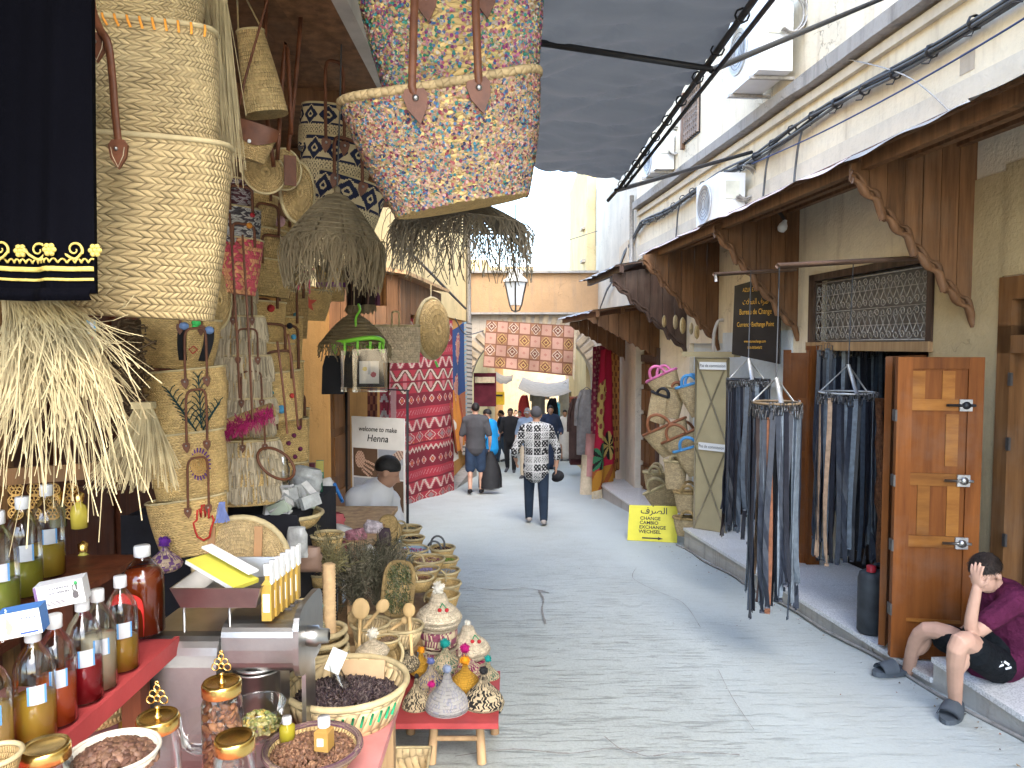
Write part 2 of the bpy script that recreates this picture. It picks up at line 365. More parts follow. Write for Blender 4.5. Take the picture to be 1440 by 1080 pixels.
for i in range(150):
    d = rnd.uniform(2.2, 10); q = R(d, .76 + abs(rnd.gauss(0, .12)), g(d) + .022) if i < 110 else V((rnd.uniform(-.4, 2.2), d, g(d) + .02)); a = rnd.uniform(0, 6.28); s_ = rnd.uniform(.004, .016) * (.6 if i >= 110 else 1)
    mb.add([q + V((math.cos(a + e) * s_ * (1 if k % 2 else .5), math.sin(a + e) * s_ * (1 if k % 2 else .5), .004 * (k % 2))) for k, e in enumerate((0, 1.57, 3.14, 4.71))], [(0, 1, 2, 3)], False, None, rnd.choice([(.2,.13,.07), (.3,.22,.12), (.12,.1,.08), (.35,.33,.3), (.3,.12,.06)]))
part(street, 'litter', mb, LEAF, 'stuff')
# ------------------------------------------------------------------ right-hand house with its shop fronts
rh = T('shop_house', 'cream plastered house along the street with wooden shop canopies and air conditioners', 'house', R(6, 0, g(6)))
def rbox(mb, d0, d1, o0, o1, z0, z1, col=None):
    return mb.hexa([R(d0,o1,z0), R(d0,o0,z0), R(d1,o0,z0), R(d1,o1,z0), R(d0,o1,z1), R(d0,o0,z1), R(d1,o0,z1), R(d1,o1,z1)], col)
mb = MB()
rbox(mb, -4, 13.4, -.4, 0, 2.35, 9)                                   # upper storeys
for a, b in ((-4, 2.7), (4.64, 5.36), (7.05, 7.5), (10.6, 12.1), (13.5, 13.4)):
    if b > a: rbox(mb, a, b, -.4, 0, -1.6, 2.35)
rbox(mb, 2.7, 4.64, -.4, 0, 2.0, 2.35); rbox(mb, 5.36, 7.05, -.4, 0, 2.22, 2.35); rbox(mb, 7.5, 10.6, -.4, 0, 1.62, 2.35); rbox(mb, 12.1, 13.4, -.4, 0, 1.55, 2.35)
part(rh, 'wall', mb, PUP)
mb = MB(); rbox(mb, -3, 2.69, -.02, .012, -.2, 2.72); rbox(mb, 2.69, 4.66, -.02, .012, 2.03, 2.72); rbox(mb, 4.66, 5.34, -.02, .012, -.3, 2.68); part(rh, 'rendered_patch', mb, PREN, None, 'tan weathered render on the lower wall')
mb = MB(); rbox(mb, 7.5, 10.6, -.41, -.06, -1.2, 1.62); part(rh, 'niche_wall', mb, PBLUE)
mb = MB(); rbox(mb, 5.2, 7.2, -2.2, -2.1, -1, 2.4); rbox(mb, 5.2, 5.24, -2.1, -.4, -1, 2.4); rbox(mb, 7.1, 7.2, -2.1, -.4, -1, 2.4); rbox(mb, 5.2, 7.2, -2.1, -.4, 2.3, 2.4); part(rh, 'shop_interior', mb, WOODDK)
for z0, z1, o in ((4.02, 4.14, .14), (3.12, 3.36, .045), (3.9, 3.98, .05)):
    mb = MB(); ds = [-4 + i * .5 for i in range(36)]
    jit = (lambda: rnd.uniform(-.012, .012)) if z0 > 4.0 else (lambda: 0)
    a = [R(min(d, 13.4), o, z0 + jit()) for d in ds]; b = [R(min(d, 13.4), o, z1 + jit() * .5) for d in ds]
    mb.strip(a, b, R(0, -.02, 0) - R(0, o, 0)); part(rh, 'ledge' if z0 > 4.0 else 'moulding', mb, GREYLEDGE if z0 > 4.0 else PWHITE)
mb = MB(); rbox(mb, 4.98, 5.12, -.02, .004, 3.42, 3.56); part(rh, 'wall_hole', mb, STONE)
# plinth with marble top
pl = T('marble_plinth', 'grey marble topped step running along the shop fronts', 'step', R(6, .6, g(6)))
def plinth(d0, d1, za, zb, o=.68):
    n_ = max(2, int((d1 - d0) / .6)); ds = [d0 + (d1 - d0) * i / n_ for i in range(n_ + 1)]; zt = lambda d: za + (zb - za) * (d - d0) / (d1 - d0)
    mb = MB()
    for a, b in zip(ds, ds[1:]):
        mb.hexa([R(a,o,g(a)-.3), R(a,-.3,g(a)-.3), R(b,-.3,g(b)-.3), R(b,o,g(b)-.3), R(a,o,zt(a)-.03), R(a,-.3,zt(a)-.03), R(b,-.3,zt(b)-.03), R(b,o,zt(b)-.03)])
    part(pl, 'riser', mb, plaster('step_riser', (.52,.51,.47), (.2,.18,.15), .7))
    for a, b in zip(ds, ds[1:]):
        b_ = b - .006; mb = MB()
        mb.hexa([R(a,o+.02,zt(a)-.03), R(a,-.3,zt(a)-.03), R(b_,-.3,zt(b_)-.03), R(b_,o+.02,zt(b_)-.03), R(a,o+.02,zt(a)), R(a,-.3,zt(a)), R(b_,-.3,zt(b_)), R(b_,o+.02,zt(b_))])
        part(pl, 'slab', mb, MARBLE)
plinth(1.5, 4.25, -.2, -.2); plinth(4.25, 8.7, -.325, -.555); plinth(8.7, 11.0, -.72, -.86, .3); plinth(11.0, 14.6, -.9, -1.07, .55)
mb = MB(); q = [R(d, .72 + .02 * math.sin(d * 5), g(d) + .02) for d in np.arange(1.6, 9, .25)]; mb.tube(q, .012, 5); part(pl, 'gutter_line', mb, CRK)
# canopies and brackets
def bracket(par, d, out, zt, zb, zo, m, nlob=4, npl=6, t=.03, trim=True):
    """plank side panel of a shop canopy: lobed diagonal lower edge rising away from the wall"""
    def low(s):                         # s 0 at wall .. 1 at street edge
        k = min(nlob - 1, int(s * nlob)); f = s * nlob - k; base = zb + (zo - zb) * (k + f ** .6) / nlob
        return base + .018 * math.sin(f * 3 * PI) - (.02 if f < .12 else 0)
    b = part(par, 'bracket_panel', MB().box(R(d + .01, out * .5, zt - .06), (.02, .02, .02)), m)
    th = R(d + t, 0, 0) - R(d, 0, 0)
    for i in range(npl):
        a, e = i / npl, (i + 1) / npl - .006; ss = [a + (e - a) * k / 6 for k in range(7)]; off = rnd.uniform(0, .006)
        mb = MB(); mb.strip([R(d - off, out * s_, low(s_)) for s_ in ss], [R(d - off, out * s_, zt + .07 - .2 * s_) for s_ in ss], th); part(b, 'plank', mb, m)
    if trim:
        for k, (dz, dd, r) in enumerate(((.0, -.02, .022), (.055, -.012, .016))):
            mb = MB(); ss = [i / 48 for i in range(49)]; pts = [R(d + dd, out * s_, low(s_) + dz) for s_ in ss]
            for lob in range(nlob):
                sg = pts[lob * 12:(lob + 1) * 12 + 1]; mb.tube(sg, [r * (1 + .35 * math.sin(i * PI / 3)) for i in range(len(sg))], 7)
            part(b, 'carved_trim', mb, m)
    return b
def canopy(name, label, d0, d1, out, zw, ze, m, tin, thick=.02, pl_=.35):
    c = T(name, label, 'canopy', R((d0 + d1) / 2, 0, zw - .1))
    ds = np.arange(d0, d1, pl_)
    for a in ds:
        zj = rnd.uniform(-.006, .004)
        b = min(a + pl_ - .008, d1); mb = MB()
        mb.hexa([R(a,out,ze-.02), R(a,0,zw-.02), R(b,0,zw-.02), R(b,out,ze-.02), R(a,out,ze), R(a,0,zw), R(b,0,zw), R(b,out,ze)]); part(c, 'roof_plank', mb, m)
    for o in (.12, out * .55, out - .1):
        mb = MB(); z = zw + (ze - zw) * o / out - .025; rbox(mb, d0, d1, o - .03, o + .03, z - .09, z); part(c, 'joist', mb, m)
    if tin:
        q = [d0 + (d1 - d0) * i / 90 for i in range(91)]
        e = [R(d, out + .04 + .035 * noise.noise(V((d * 3, 0, 0))) + (.05 if noise.noise(V((d * 1.3, 5, 0))) > .15 else 0), ze - .035 + .045 * noise.noise(V((d * 2.2, 3, 0)))) for d in q]
        f = [R(d, out - .02, ze + .012) for d in q]; h_ = [R(d, 0.02, zw + .012) for d in q]
        mb = MB(); n_ = len(q); mb.add(e + f + h_, [(i, i+1, n_+i+1, n_+i) for i in range(n_-1)] + [(n_+i, n_+i+1, 2*n_+i+1, 2*n_+i) for i in range(n_-1)], True); part(c, 'tin_sheet', mb, tin)
    return c
TIN = mat('faded_pink_tin', (.52,.44,.41), .6, .1, .3, 3); DTIN = mat('grey_tin', (.33,.33,.32), .6, .2, .4, 4)
c1 = canopy('wooden_canopy', 'long brown plank canopy with torn tin edge over the belt shop', 4.95, 10.1, .87, 3.04, 2.82, WOODBR, TIN)
bracket(c1, 4.93, .87, 2.9, 1.74, 2.66, WOODBR, 4, 7); bracket(c1, 7.37, .87, 2.9, 1.66, 2.66, WOODBR, 4, 6); bracket(c1, 9.5, 1.0, 2.86, 1.55, 2.62, WOODBR, 4, 6)
c2 = canopy('wooden_canopy', 'plank canopy with straight grey tin edge above the seated boy', 1.2, 4.93, .87, 3.04, 2.82, WOODBR, DTIN)
c3 = canopy('wooden_canopy', 'blackened plank canopy between the long canopy and the brown far one', 10.6, 13.0, 1.1, 2.9, 2.72, WOODDK, DTIN, .02, .3)
bracket(c3, 10.75, 1.1, 2.74, 1.45, 2.45, WOODDK, 4, 6)
c4 = canopy('wooden_canopy', 'small low brown canopy over the panelled double door', 12.0, 15.4, 1.15, 2.3, 2.15, WOODBR, DTIN, .02, .3)
bracket(c4, 12.1, 1.2, 2.16, 1.35, 2.0, WOODBR, 6, 7, .03, False); bracket(c4, 14.4, 1.1, 2.16, 1.3, 1.95, WOODBR, 5, 6, .03, False)
# next house up to the arch
nb = T('narrow_house', 'pale white house with curved cable between the shop house and the arch', 'house', (2.5, 15.5, g(15.5)))
mb = MB(); mb.hexa([V(q) for q in ((2.24,13.4,-2),(4.5,13.4,-2),(4.5,19.5,-2),(2.2,19.5,-2),(2.24,13.4,6.4),(4.5,13.4,6.4),(4.5,19.5,6.4),(2.2,19.5,6.4))]); part(nb, 'wall', mb, PWHITE)
mb = MB(); mb.box((2.2, 14.4, 3.3), (.1, 1.1, .5)); part(nb, 'wall_panel', mb, PCREAM)
mb = MB(); mb.tube([(2.17, 13.55, 4.3), (2.17, 13.55, 2.3)], .04, 8); part(nb, 'drain_pipe', mb, IRONW)
fb = T('far_house', 'tall yellow cream house rising behind the arch parapet', 'house', (2.9, 23, g(23)))
mb = MB(); mb.box((4.2, 23, 2.4), (4.4, 6, 9.0)); part(fb, 'wall', mb, PYEL)
for z in (4.8, 3.9):
    mb = MB(); mb.box((1.96, 20.6, z), (.1, .5, .08)); part(fb, 'ledge', mb, STONE)
mb = MB(); mb.box((2.35, 19.97, 5.0), (.22, .06, 1.5)); part(fb, 'window', mb, mat('shutter_grey', (.2,.18,.16)))
# ------------------------------------------------------------------ the arch
ar = T('arch', 'low ochre parapet wall on a rough stone arch across the street', 'arch', (.5, 19, g(19)))
def archwall(mb, y0, y1, xa, xb, xl, xr, zs, zc, zt, zb):
    n_ = 24; cx, rx = (xl + xr) / 2, (xr - xl) / 2; a = [(xa, zb), (xl, zb)] + [(cx - rx * math.cos(PI * i / n_), zs + (zc - zs) * math.sin(PI * i / n_)) for i in range(n_ + 1)] + [(xr, zb), (xb, zb)]
    top = []
    for x, z in a: top.append((x, zt))
    for i in range(len(a) - 1):
        (x0, z0), (x1, z1) = a[i], a[i+1]
        mb.add([(x0,y0,z0),(x1,y0,z1),(x1,y0,zt),(x0,y0,zt),(x0,y1,z0),(x1,y1,z1),(x1,y1,zt),(x0,y1,zt)], [(0,1,2,3),(5,4,7,6),(0,4,5,1),(3,2,6,7)])
mb = MB(); archwall(mb, 19.0, 19.9, -1.7, 2.6, P(661, 540, 19).x, P(836, 540, 19).x, P(700, 545, 19).z, P(700, 462, 19).z, 2.4, -2.4); part(ar, 'arch_wall', mb, STONE)
mb = MB(); mb.box((.45, 19.4, 2.92), (4.3, .74, 1.04)); part(ar, 'parapet', mb, PORANGE)
mb = MB(); mb.box((.45, 19.35, 3.46), (4.36, .86, .06)); mb.box((.45, 19.3, 2.4), (4.32, .98, .05)); part(ar, 'coping', mb, GREYLEDGE)
xl, xr = P(661, 540, 19).x, P(836, 540, 19).x; zs, zc = P(700, 545, 19).z, P(700, 462, 19).z
vo = MB().box((xl + .1, 18.99, -1), (.02, .01, .02)); vr = part(ar, 'arch_ring', vo, STONE)
for i in range(26):
    q = PI * (i + .5) / 26; cx, rx = (xl + xr) / 2, (xr - xl) / 2
    p0 = V((cx - rx * math.cos(q), 18.97, zs + (zc - zs) * math.sin(q))); dr = V((-math.cos(q), 0, math.sin(q))).normalized()
    mb = MB(); M = Matrix.Rotation(math.atan2(dr.x, dr.z), 3, 'Y'); mb.box(p0 + dr * (.2 + rnd.uniform(-.02, .02)), (.13, .05 + rnd.uniform(0, .03), .38), M); part(vr, 'brick', mb, mat('arch_brick', (.42,.33,.22), .9, 0, .4, 4, .5))
for r_ in range(10):
    for s_ in (-1, 1):
        for i in range(2):
            x = (xl - .12 - i * .24) if s_ < 0 else (xr + .1 + i * .16)
            mb = MB(); mb.box((x, 18.98, -.9 + r_ * .24 + rnd.uniform(-.01, .01)), (.22 if s_ < 0 else .14, .05 + rnd.uniform(0, .03), .2)); part(ar, 'stone', mb, STONE)
# ------------------------------------------------------------------ left-hand houses
lh = T('yellow_house', 'yellow plastered house along the side of the street with a brown wooden porch', 'house', L(10, 0, g(10)))
def lbox(mb, d0, d1, o0, o1, z0, z1, col=None):
    return mb.hexa([L(d0,o0,z0), L(d0,o1,z0), L(d1,o1,z0), L(d1,o0,z0), L(d0,o0,z1), L(d0,o1,z1), L(d1,o1,z1), L(d1,o0,z1)], col)
mb = MB(); lbox(mb, 6.5, 8.2, -.5, 0, -1.5, 2.2); part(lh, 'wall', mb, PTAN, None, 'tan lower wall beside the hanging baskets')
mb = MB(); lbox(mb, 9.9, 15.4, -.9, -.45, -2.2, 2.3); lbox(mb, 15.4, 19.4, -.5, 0, -2.2, 2.3); part(lh, 'wall', mb, PTAN)
mb = MB(); lbox(mb, 6.5, 19.4, -.5, .03, 2.2, 5.4); part(lh, 'upper_wall', mb, PYEL)
mb = MB(); lbox(mb, -2, 6.5, -.6, -.1, 2.9, 7.5); part(lh, 'upper_wall', mb, PYEL)
mb = MB(); lbox(mb, 8.2, 9.9, -.65, -.5, -1.5, 2.2); part(lh, 'door_recess', mb, PYEL)
dr = part(lh, 'door', MB().hexa([L(9.05,-.33,-.9), L(9.05,-.28,-.9), L(9.85,-.28,-.9), L(9.85,-.33,-.9), L(9.05,-.33,1.2), L(9.05,-.28,1.2), L(9.85,-.28,1.2), L(9.85,-.33,1.2)]), WOODTN)
for z in (-.5, .2, .8):
    mb = MB(); lbox(mb, 9.15, 9.75, -.28, -.26, z - .25, z + .25); part(dr, 'panel', mb, WOODTN)
mb = MB(); lbox(mb, 12.9, 18.9, .0, .28, -2.0, g(16) + .06 - .0); part(lh, 'kerb_step', mb, GREYLEDGE)
mb = MB(); mb.tube([L(18.8, .1, -1.9), L(18.8, .1, 4.5)], .06, 8); part(lh, 'drain_pipe', mb, IRONW)
# porch of brown boards over the door
po = T('wooden_porch', 'brown board porch on the yellow house above the striped kilim', 'porch', L(9.5, .4, 1.2))
for i in range(6):
    mb = MB(); a = i * .13; zl = 1.62 + .05 * ((i * 7) % 5); mb.hexa([L(8.2,a,zl), L(8.2,a+.124,zl), L(8.23,a+.124,zl), L(8.23,a,zl), L(8.2,a,2.44 - .1*a), L(8.2,a+.124,2.43-.1*a), L(8.23,a+.124,2.43-.1*a), L(8.23,a,2.44-.1*a)]); part(po, 'board', mb, WOODBR)
for i in range(10):
    d = 8.25 + i * .26; mb = MB(); lbox(mb, d, d + .25, .76, .79, 1.72 + .12 * (i % 3) * (.6 if i % 2 else 1), 2.34); part(po, 'board', mb, WOODBR)
mb = MB(); mb.hexa([L(8.1,0,2.5), L(8.1,.9,2.36), L(10.9,.9,2.36), L(10.9,0,2.5), L(8.1,0,2.54), L(8.1,.9,2.4), L(10.9,.9,2.4), L(10.9,0,2.54)]); part(po, 'porch_roof', mb, WOODLT)
# wooden basket shop in front, at the left
sh = T('basket_shop', 'open wooden basket and oil shop with plank ceiling and dark cabinets', 'shop', (-2.2, 3, g(3)))
mb = MB(); mb.box((-2.55, 3.0, 1.0), (.06, 7.2, 4.0)); part(sh, 'cabinet_wall', mb, REDWOOD)
mb = MB(); mb.box((-2.3, 6.45, 1.0), (.7, .06, 4.0)); part(sh, 'end_wall', mb, PTAN)
for i in range(17):
    mb = MB(); x = -.6 - i * .115; mb.box((x, 2.6, 2.72 + (-.6 - x) * .1), (.11, 7.4, .02)); part(sh, 'ceiling_plank', mb, WOODBR)
for d in (1.2, 2.3, 3.4, 4.5, 5.6):
    mb = MB(); mb.box((-1.5, d, 2.72), (1.9, .07, .1)); part(sh, 'ceiling_beam', mb, WOODBR)
mb = MB(); mb.box((-.55, 2.6, 2.74), (.05, 7.4, .09)); part(sh, 'canopy_edge', mb, mat('weathered_edge_board', (.5,.46,.4), .8))
for (x, y0, y1, z) in ((-2.45, .9, 3.2, .3), (-2.45, .9, 3.2, .82), (-2.45, .9, 3.2, 1.25)):
    mb = MB(); mb.box((x + .12, (y0 + y1) / 2, z), (.32, y1 - y0, .03)); part(sh, 'shelf', mb, REDWOOD)
for i in range(7):
    for j in range(4): mb = MB(); mb.box((-2.505, 1.2 + i * .62, -.1 + j * .62), (.03, .54, .52)); part(sh, 'cabinet_panel', mb, REDWOOD)
for y in (1.5, 1.95, 2.4, 2.85, 3.3):
    mb = MB(); mb.box((-2.28, y, .6), (.05, .05, 2.4)); part(sh, 'shelf_post', mb, wood('carved_post_wood', (.22,.11,.04)))
def lbracket(d, x0, x1, zt, zb, zo, npl=6):
    b = part(sh, 'bracket_panel', MB().box(((x0 + x1) / 2, d, zt), (.02, .02, .02)), WOODBR); nlob = 4
    def low(s):
        k = min(nlob - 1, int(s * nlob)); f = s * nlob - k; return zb + (zo - zb) * (k + f ** .6) / nlob + .018 * math.sin(f * 3 * PI)
    for i in range(npl):
        a, e = i / npl, (i + 1) / npl - .006; ss = [a + (e - a) * k / 6 for k in range(7)]
        mb = MB(); mb.strip([(x0 + (x1 - x0) * s_, d, low(s_)) for s_ in ss], [(x0 + (x1 - x0) * s_, d, zt) for s_ in ss], (0, .03, 0)); part(b, 'plank', mb, WOODBR)
    for dz, r in ((0, .02), (.05, .015)):
        mb = MB(); ss = [i / 48 for i in range(49)]; mb.tube([(x0 + (x1 - x0) * s_, d - .015, low(s_) + dz) for s_ in ss], [r * (1 + .35 * math.sin(i * PI / 3)) for i in range(49)], 7); part(b, 'carved_trim', mb, WOODBR)
lbracket(4.4, -1.9, -.6, 2.72, 1.75, 2.66)
# the house above the porch boards seen past the hanging bags
# ------------------------------------------------------------------ beyond the arch
y0 = 27
bh = T('cream_house', 'sunlit cream house wall with yellow letter box beyond the arch', 'house', (-1.6, 25, g(25)))
mb = MB(); mb.box((-1.9, 25.5, 0), (2.4, 9, 8)); part(bh, 'wall', mb, PYEL)
mb = MB(); mb.box((P(723, 560, 22).x + .1, 21, .6), (.04, .2, .02)); part(bh, 'ledge', mb, STONE)
lb_ = T('letter_box', 'small yellow letter box on the cream wall beyond the arch', 'letter box', P(702, 570, 20.9))
mb = MB(); mb.box(P(702, 560, 20.9), (.3, .16, .36)); part(lb_, 'body', mb, mat('postal_yellow', (.75,.45,.02), .4))
mb = MB(); mb.box(P(702, 556, 20.8), (.2, .02, .05)); part(lb_, 'slot', mb, BLACK)
eh = T('street_end_house', 'pale house closing the view at the street end', 'house', (2, 60, g(60)))
mb = MB(); mb.box((2, 62, 0), (24, 2, 16)); part(eh, 'wall', mb, PREN)
rr_ = T('market_house', 'shaded house wall with market awnings on the far side of the arch', 'house', (4, 32, g(32)))
mb = MB(); mb.box((5.0, 38, -1), (2.2, 32, 8)); part(rr_, 'wall', mb, PCREAM)
ll_ = T('market_house', 'ochre house wall lining the crowded street past the letter box', 'house', (-3, 46, g(46)))
mb = MB(); mb.box((-2.2, 45, -1), (3, 30, 7.5)); part(ll_, 'wall', mb, PTAN)
def sheet(name, label, cat, c4_, m, sag=.1, nu=14, nv=10, colfn=None, thick=.006, group=None):
    a, b, c_, d_ = [V(q) for q in c4_]; nn = (b - a).cross(d_ - a).normalized()
    def fn(u, v_):
        q = a.lerp(b, u).lerp(d_.lerp(c_, u), v_); return q + V((0, 0, -sag * 4 * u * (1 - u))) + nn * .03 * noise.noise(V((u * 5, v_ * 5, a.x * 3)))
    mb = MB(); mb.grid(fn, nu, nv, False, True, colfn); return one(name, mb, m, label, cat, group)
CANV = mat('white_canvas', (.3,.26,.2), .9)
sheet('awning', 'white canvas awning sagging over the crowd past the arch', 'awning', (P(728,546,24), P(806,549,25), P(806,530,31), P(735,530,30)), CANV, .25)
sheet('awning', 'pale grey awning tight against the cream wall beyond the arch', 'awning', (P(696,534,21), P(720,536,21), P(722,526,24), P(697,522,24)), CANV, .1)
# ------------------------------------------------------------------ people
def remesh(mb, vox, name, m, base, smooth=2, colfn=None):
    me = bpy.data.meshes.new('tmp'); me.from_pydata([tuple(V(p) - V(base)) for p in mb.v], [], mb.f)
    o = bpy.data.objects.new('tmp', me)
    md = o.modifiers.new('r', 'REMESH'); md.mode = 'VOXEL'; md.voxel_size = vox; md.use_smooth_shade = True
    if smooth: sm = o.modifiers.new('s', 'SMOOTH'); sm.iterations = smooth; sm.factor = .5
    nm = evald(o); nm.name = name
    bpy.data.objects.remove(o); bpy.data.meshes.remove(me)
    nm.polygons.foreach_set('use_smooth', [True] * len(nm.polygons))
    if colfn:
        a = nm.attributes.new('Col', 'FLOAT_COLOR', 'FACE'); c = np.ones((len(nm.polygons), 4), dtype=np.float32)
        for i, f in enumerate(nm.polygons): c[i, :3] = colfn(f.center, f.normal)
        a.data.foreach_set('color', c.ravel())
    nm.materials.clear(); nm.materials.append(m); return nm
def limb(mb, pts, r, n=12, k=5, flat=1.0, ref=None):
    q = catmull(pts, k); m = len(pts); rr = []
    for i in range(len(q)):
        t = i / k; a = min(int(t), m - 2); f = t - a; rr.append(r[a] * (1 - f) + r[a + 1] * f)
    t0 = (q[0] - q[1]).normalized(); t1 = (q[-1] - q[-2]).normalized()
    pre = [(q[0] + t0 * rr[0] * .75, rr[0] * .45), (q[0] + t0 * rr[0] * .45, rr[0] * .82)]; post = [(q[-1] + t1 * rr[-1] * .45, rr[-1] * .82), (q[-1] + t1 * rr[-1] * .75, rr[-1] * .45)]
    q = [a for a, _ in pre] + q + [a for a, _ in post]; rr = [b for _, b in pre] + rr + [b for _, b in post]
    mb.tube(q, rr, n, False, True, None, flat, ref); return mb
def frame_(f, u):
    f = V(f).normalized(); u = V(u); r = f.cross(u).normalized(); u = r.cross(f).normalized()
    return Matrix((r, f, u)).transposed()            # columns: right, forward, up
def ell(mb, c, M, s, n=14, m=9):
    mb.lathe([(math.sin(PI * i / m), -math.cos(PI * i / m)) for i in range(m + 1)], n, (0, 0, 0), None); k = (m + 1) * (n + 1)
    for i in range(len(mb.v) - k, len(mb.v)):
        p = mb.v[i]; q = V(c) + M @ V((p[0] * s[0], p[1] * s[1], p[2] * s[2])); mb.v[i] = tuple(q)
def head(mb, c, M, k=1.0):
    at = lambda x, y, z: V(c) + M @ V((x * k, y * k, z * k))
    ell(mb, at(0, -.012, .03), M, (.074 * k, .094 * k, .088 * k)); ell(mb, at(0, .022, -.045), M, (.056 * k, .068 * k, .078 * k))
    limb(mb, [at(0, .09, .012), at(0, .112, -.025)], [.009 * k, .015 * k], 8, 3)
    ell(mb, at(0, .078, -.066), M, (.028 * k, .018 * k, .014 * k), 8, 6)
    for s_ in (-1, 1):
        ell(mb, at(s_ * .077, -.01, -.008), M, (.012 * k, .022 * k, .033 * k), 8, 6); ell(mb, at(s_ * .032, .078, .022), M, (.022 * k, .014 * k, .009 * k), 8, 6)
def hair(mb, c, M, k=1.0, fluff=0.0, low=-.02):
    """cap of hair over crown and nape"""
    n_, m_ = 28, 14; vs = []; fs = []
    for j in range(m_ + 1):
        for i in range(n_):
            a = 2 * PI * i / n_; front = math.sin(a)                 # +1 at the brow
            lim = 1.78 - .52 * max(0, front) + .5 * max(0, -front) + .07 * math.sin(a * 9) * fluff * 4; e = lim * j / m_
            w_ = (1 + fluff * noise.noise(V((a * 2.5, e * 6, k * 7)))) * (.985 - .07 * (j / m_) ** 5)
            vs.append(V(c) + M @ V((.083 * k * math.sin(e) * math.cos(a) * w_, (-.014 + .104 * math.sin(e) * math.sin(a) * w_) * k, (.028 + .1 * math.cos(e) * w_) * k)))
    for j in range(m_):
        for i in range(n_): fs.append((j*n_+i, (j+1)*n_+i, (j+1)*n_+(i+1)%n_, j*n_+(i+1)%n_))
    mb.add(vs, fs, True); return mb
def hand(mb, w_, dirv, palm_n, k=1.0, curl=.35, side=1, fan=6):
    """palm and five fingers from the wrist w_, pointing along dirv; palm_n looks out of the palm"""
    f = V(dirv).normalized(); nn = (V(palm_n) - f * V(palm_n).dot(f)).normalized(); s_ = f.cross(nn) * side
    M = Matrix((s_, f, nn)).transposed(); ell(mb, V(w_) + f * .045 * k, M, (.04 * k, .052 * k, .016 * k), 12, 7)
    for i, (x, ln) in enumerate(((-.028, .062), (-.01, .075), (.009, .07), (.027, .055))):
        b = V(w_) + f * .075 * k + s_ * x * k; q = [b]; a = 0; f2 = (f + s_ * x * fan).normalized()
        for t in range(3):
            a += curl * (.5 + .3 * t); q.append(q[-1] + (f2 * math.cos(a) + nn * math.sin(a)) * ln * k / 3)
        limb(mb, q, [.0095 * k, .009 * k, .0085 * k, .0075 * k], 8, 2)
    b = V(w_) + f * .02 * k - s_ * .03 * k; limb(mb, [b, b + (f * .022 - s_ * .024 + nn * .01) * k, b + (f * .055 - s_ * .034 + nn * .018) * k], [.013 * k, .011 * k, .009 * k], 8, 3)
SKINS = [mat('skin_light', (.52,.31,.22), .55, 0, .12, 10, .1), mat('skin_tan', (.36,.2,.13), .55, 0, .12, 10, .1), mat('skin_dark', (.14,.075,.05), .55, 0, .12, 10, .1)]
HAIR = mat('black_hair', (.014,.012,.011), .6, 0, .4, 60, .6, .004, 160)
def pose(x, d, yaw, h=1.75, step=.0, lean=0, arm=.1, elbow=.25):
    """joints of a standing or walking figure; yaw 0 looks down the street (+Y)"""
    k = h / 1.75; z0 = g(d); c, s = math.cos(yaw), math.sin(yaw)
    def W(a, b, z): return V((x + (a * c - b * s) * k, d + (a * s + b * c) * k, z0 + z * k))
    J = dict(k=k, W=W, f=V((-s, c, 0)), r=V((c, s, 0)), pel=W(0, 0, .95), belly=W(0, .01, 1.1), chest=W(0, lean * .5, 1.32), neck=W(0, lean * .8 - .01, 1.5), head=W(0, lean + .02, 1.64))
    for i, sg in ((0, -1), (1, 1)):
        st = step * sg
        J['hip%d' % i] = W(sg * .095, 0, .9); J['kn%d' % i] = W(sg * .105, st * .5 + .02, .49); J['an%d' % i] = W(sg * .105, st - (.06 if st < 0 else 0), .08 + (.03 if st < 0 else 0)); J['toe%d' % i] = W(sg * .125, st + .15, .035)
        J['sh%d' % i] = W(sg * .185, lean * .7 - .01, 1.42); J['el%d' % i] = W(sg * (.24 + arm * .3), lean * .5 - st * .35 - .03, 1.13); J['wr%d' % i] = W(sg * (.25 + arm * .2), elbow * .6 - st * .5, .9 + elbow * .25)
    return J
def torso(mb, J, e, wmul=1, bot=0, fl=.66):
    k = J['k']; limb(mb, [J['pel'] - V((0, 0, bot)), J['belly'], J['chest'], J['chest'].lerp(J['neck'], .55)], [(.165 + e) * k * wmul, (.15 + e) * k * wmul, (.168 + e) * k * wmul, (.14 + e) * k * wmul], 16, 4, fl, J['f'])
    limb(mb, [J['sh0'], J['sh0'].lerp(J['sh1'], .5) + V((0, 0, .03 * k)), J['sh1']], [(.06 + e) * k, (.075 + e) * k, (.06 + e) * k], 12, 4)
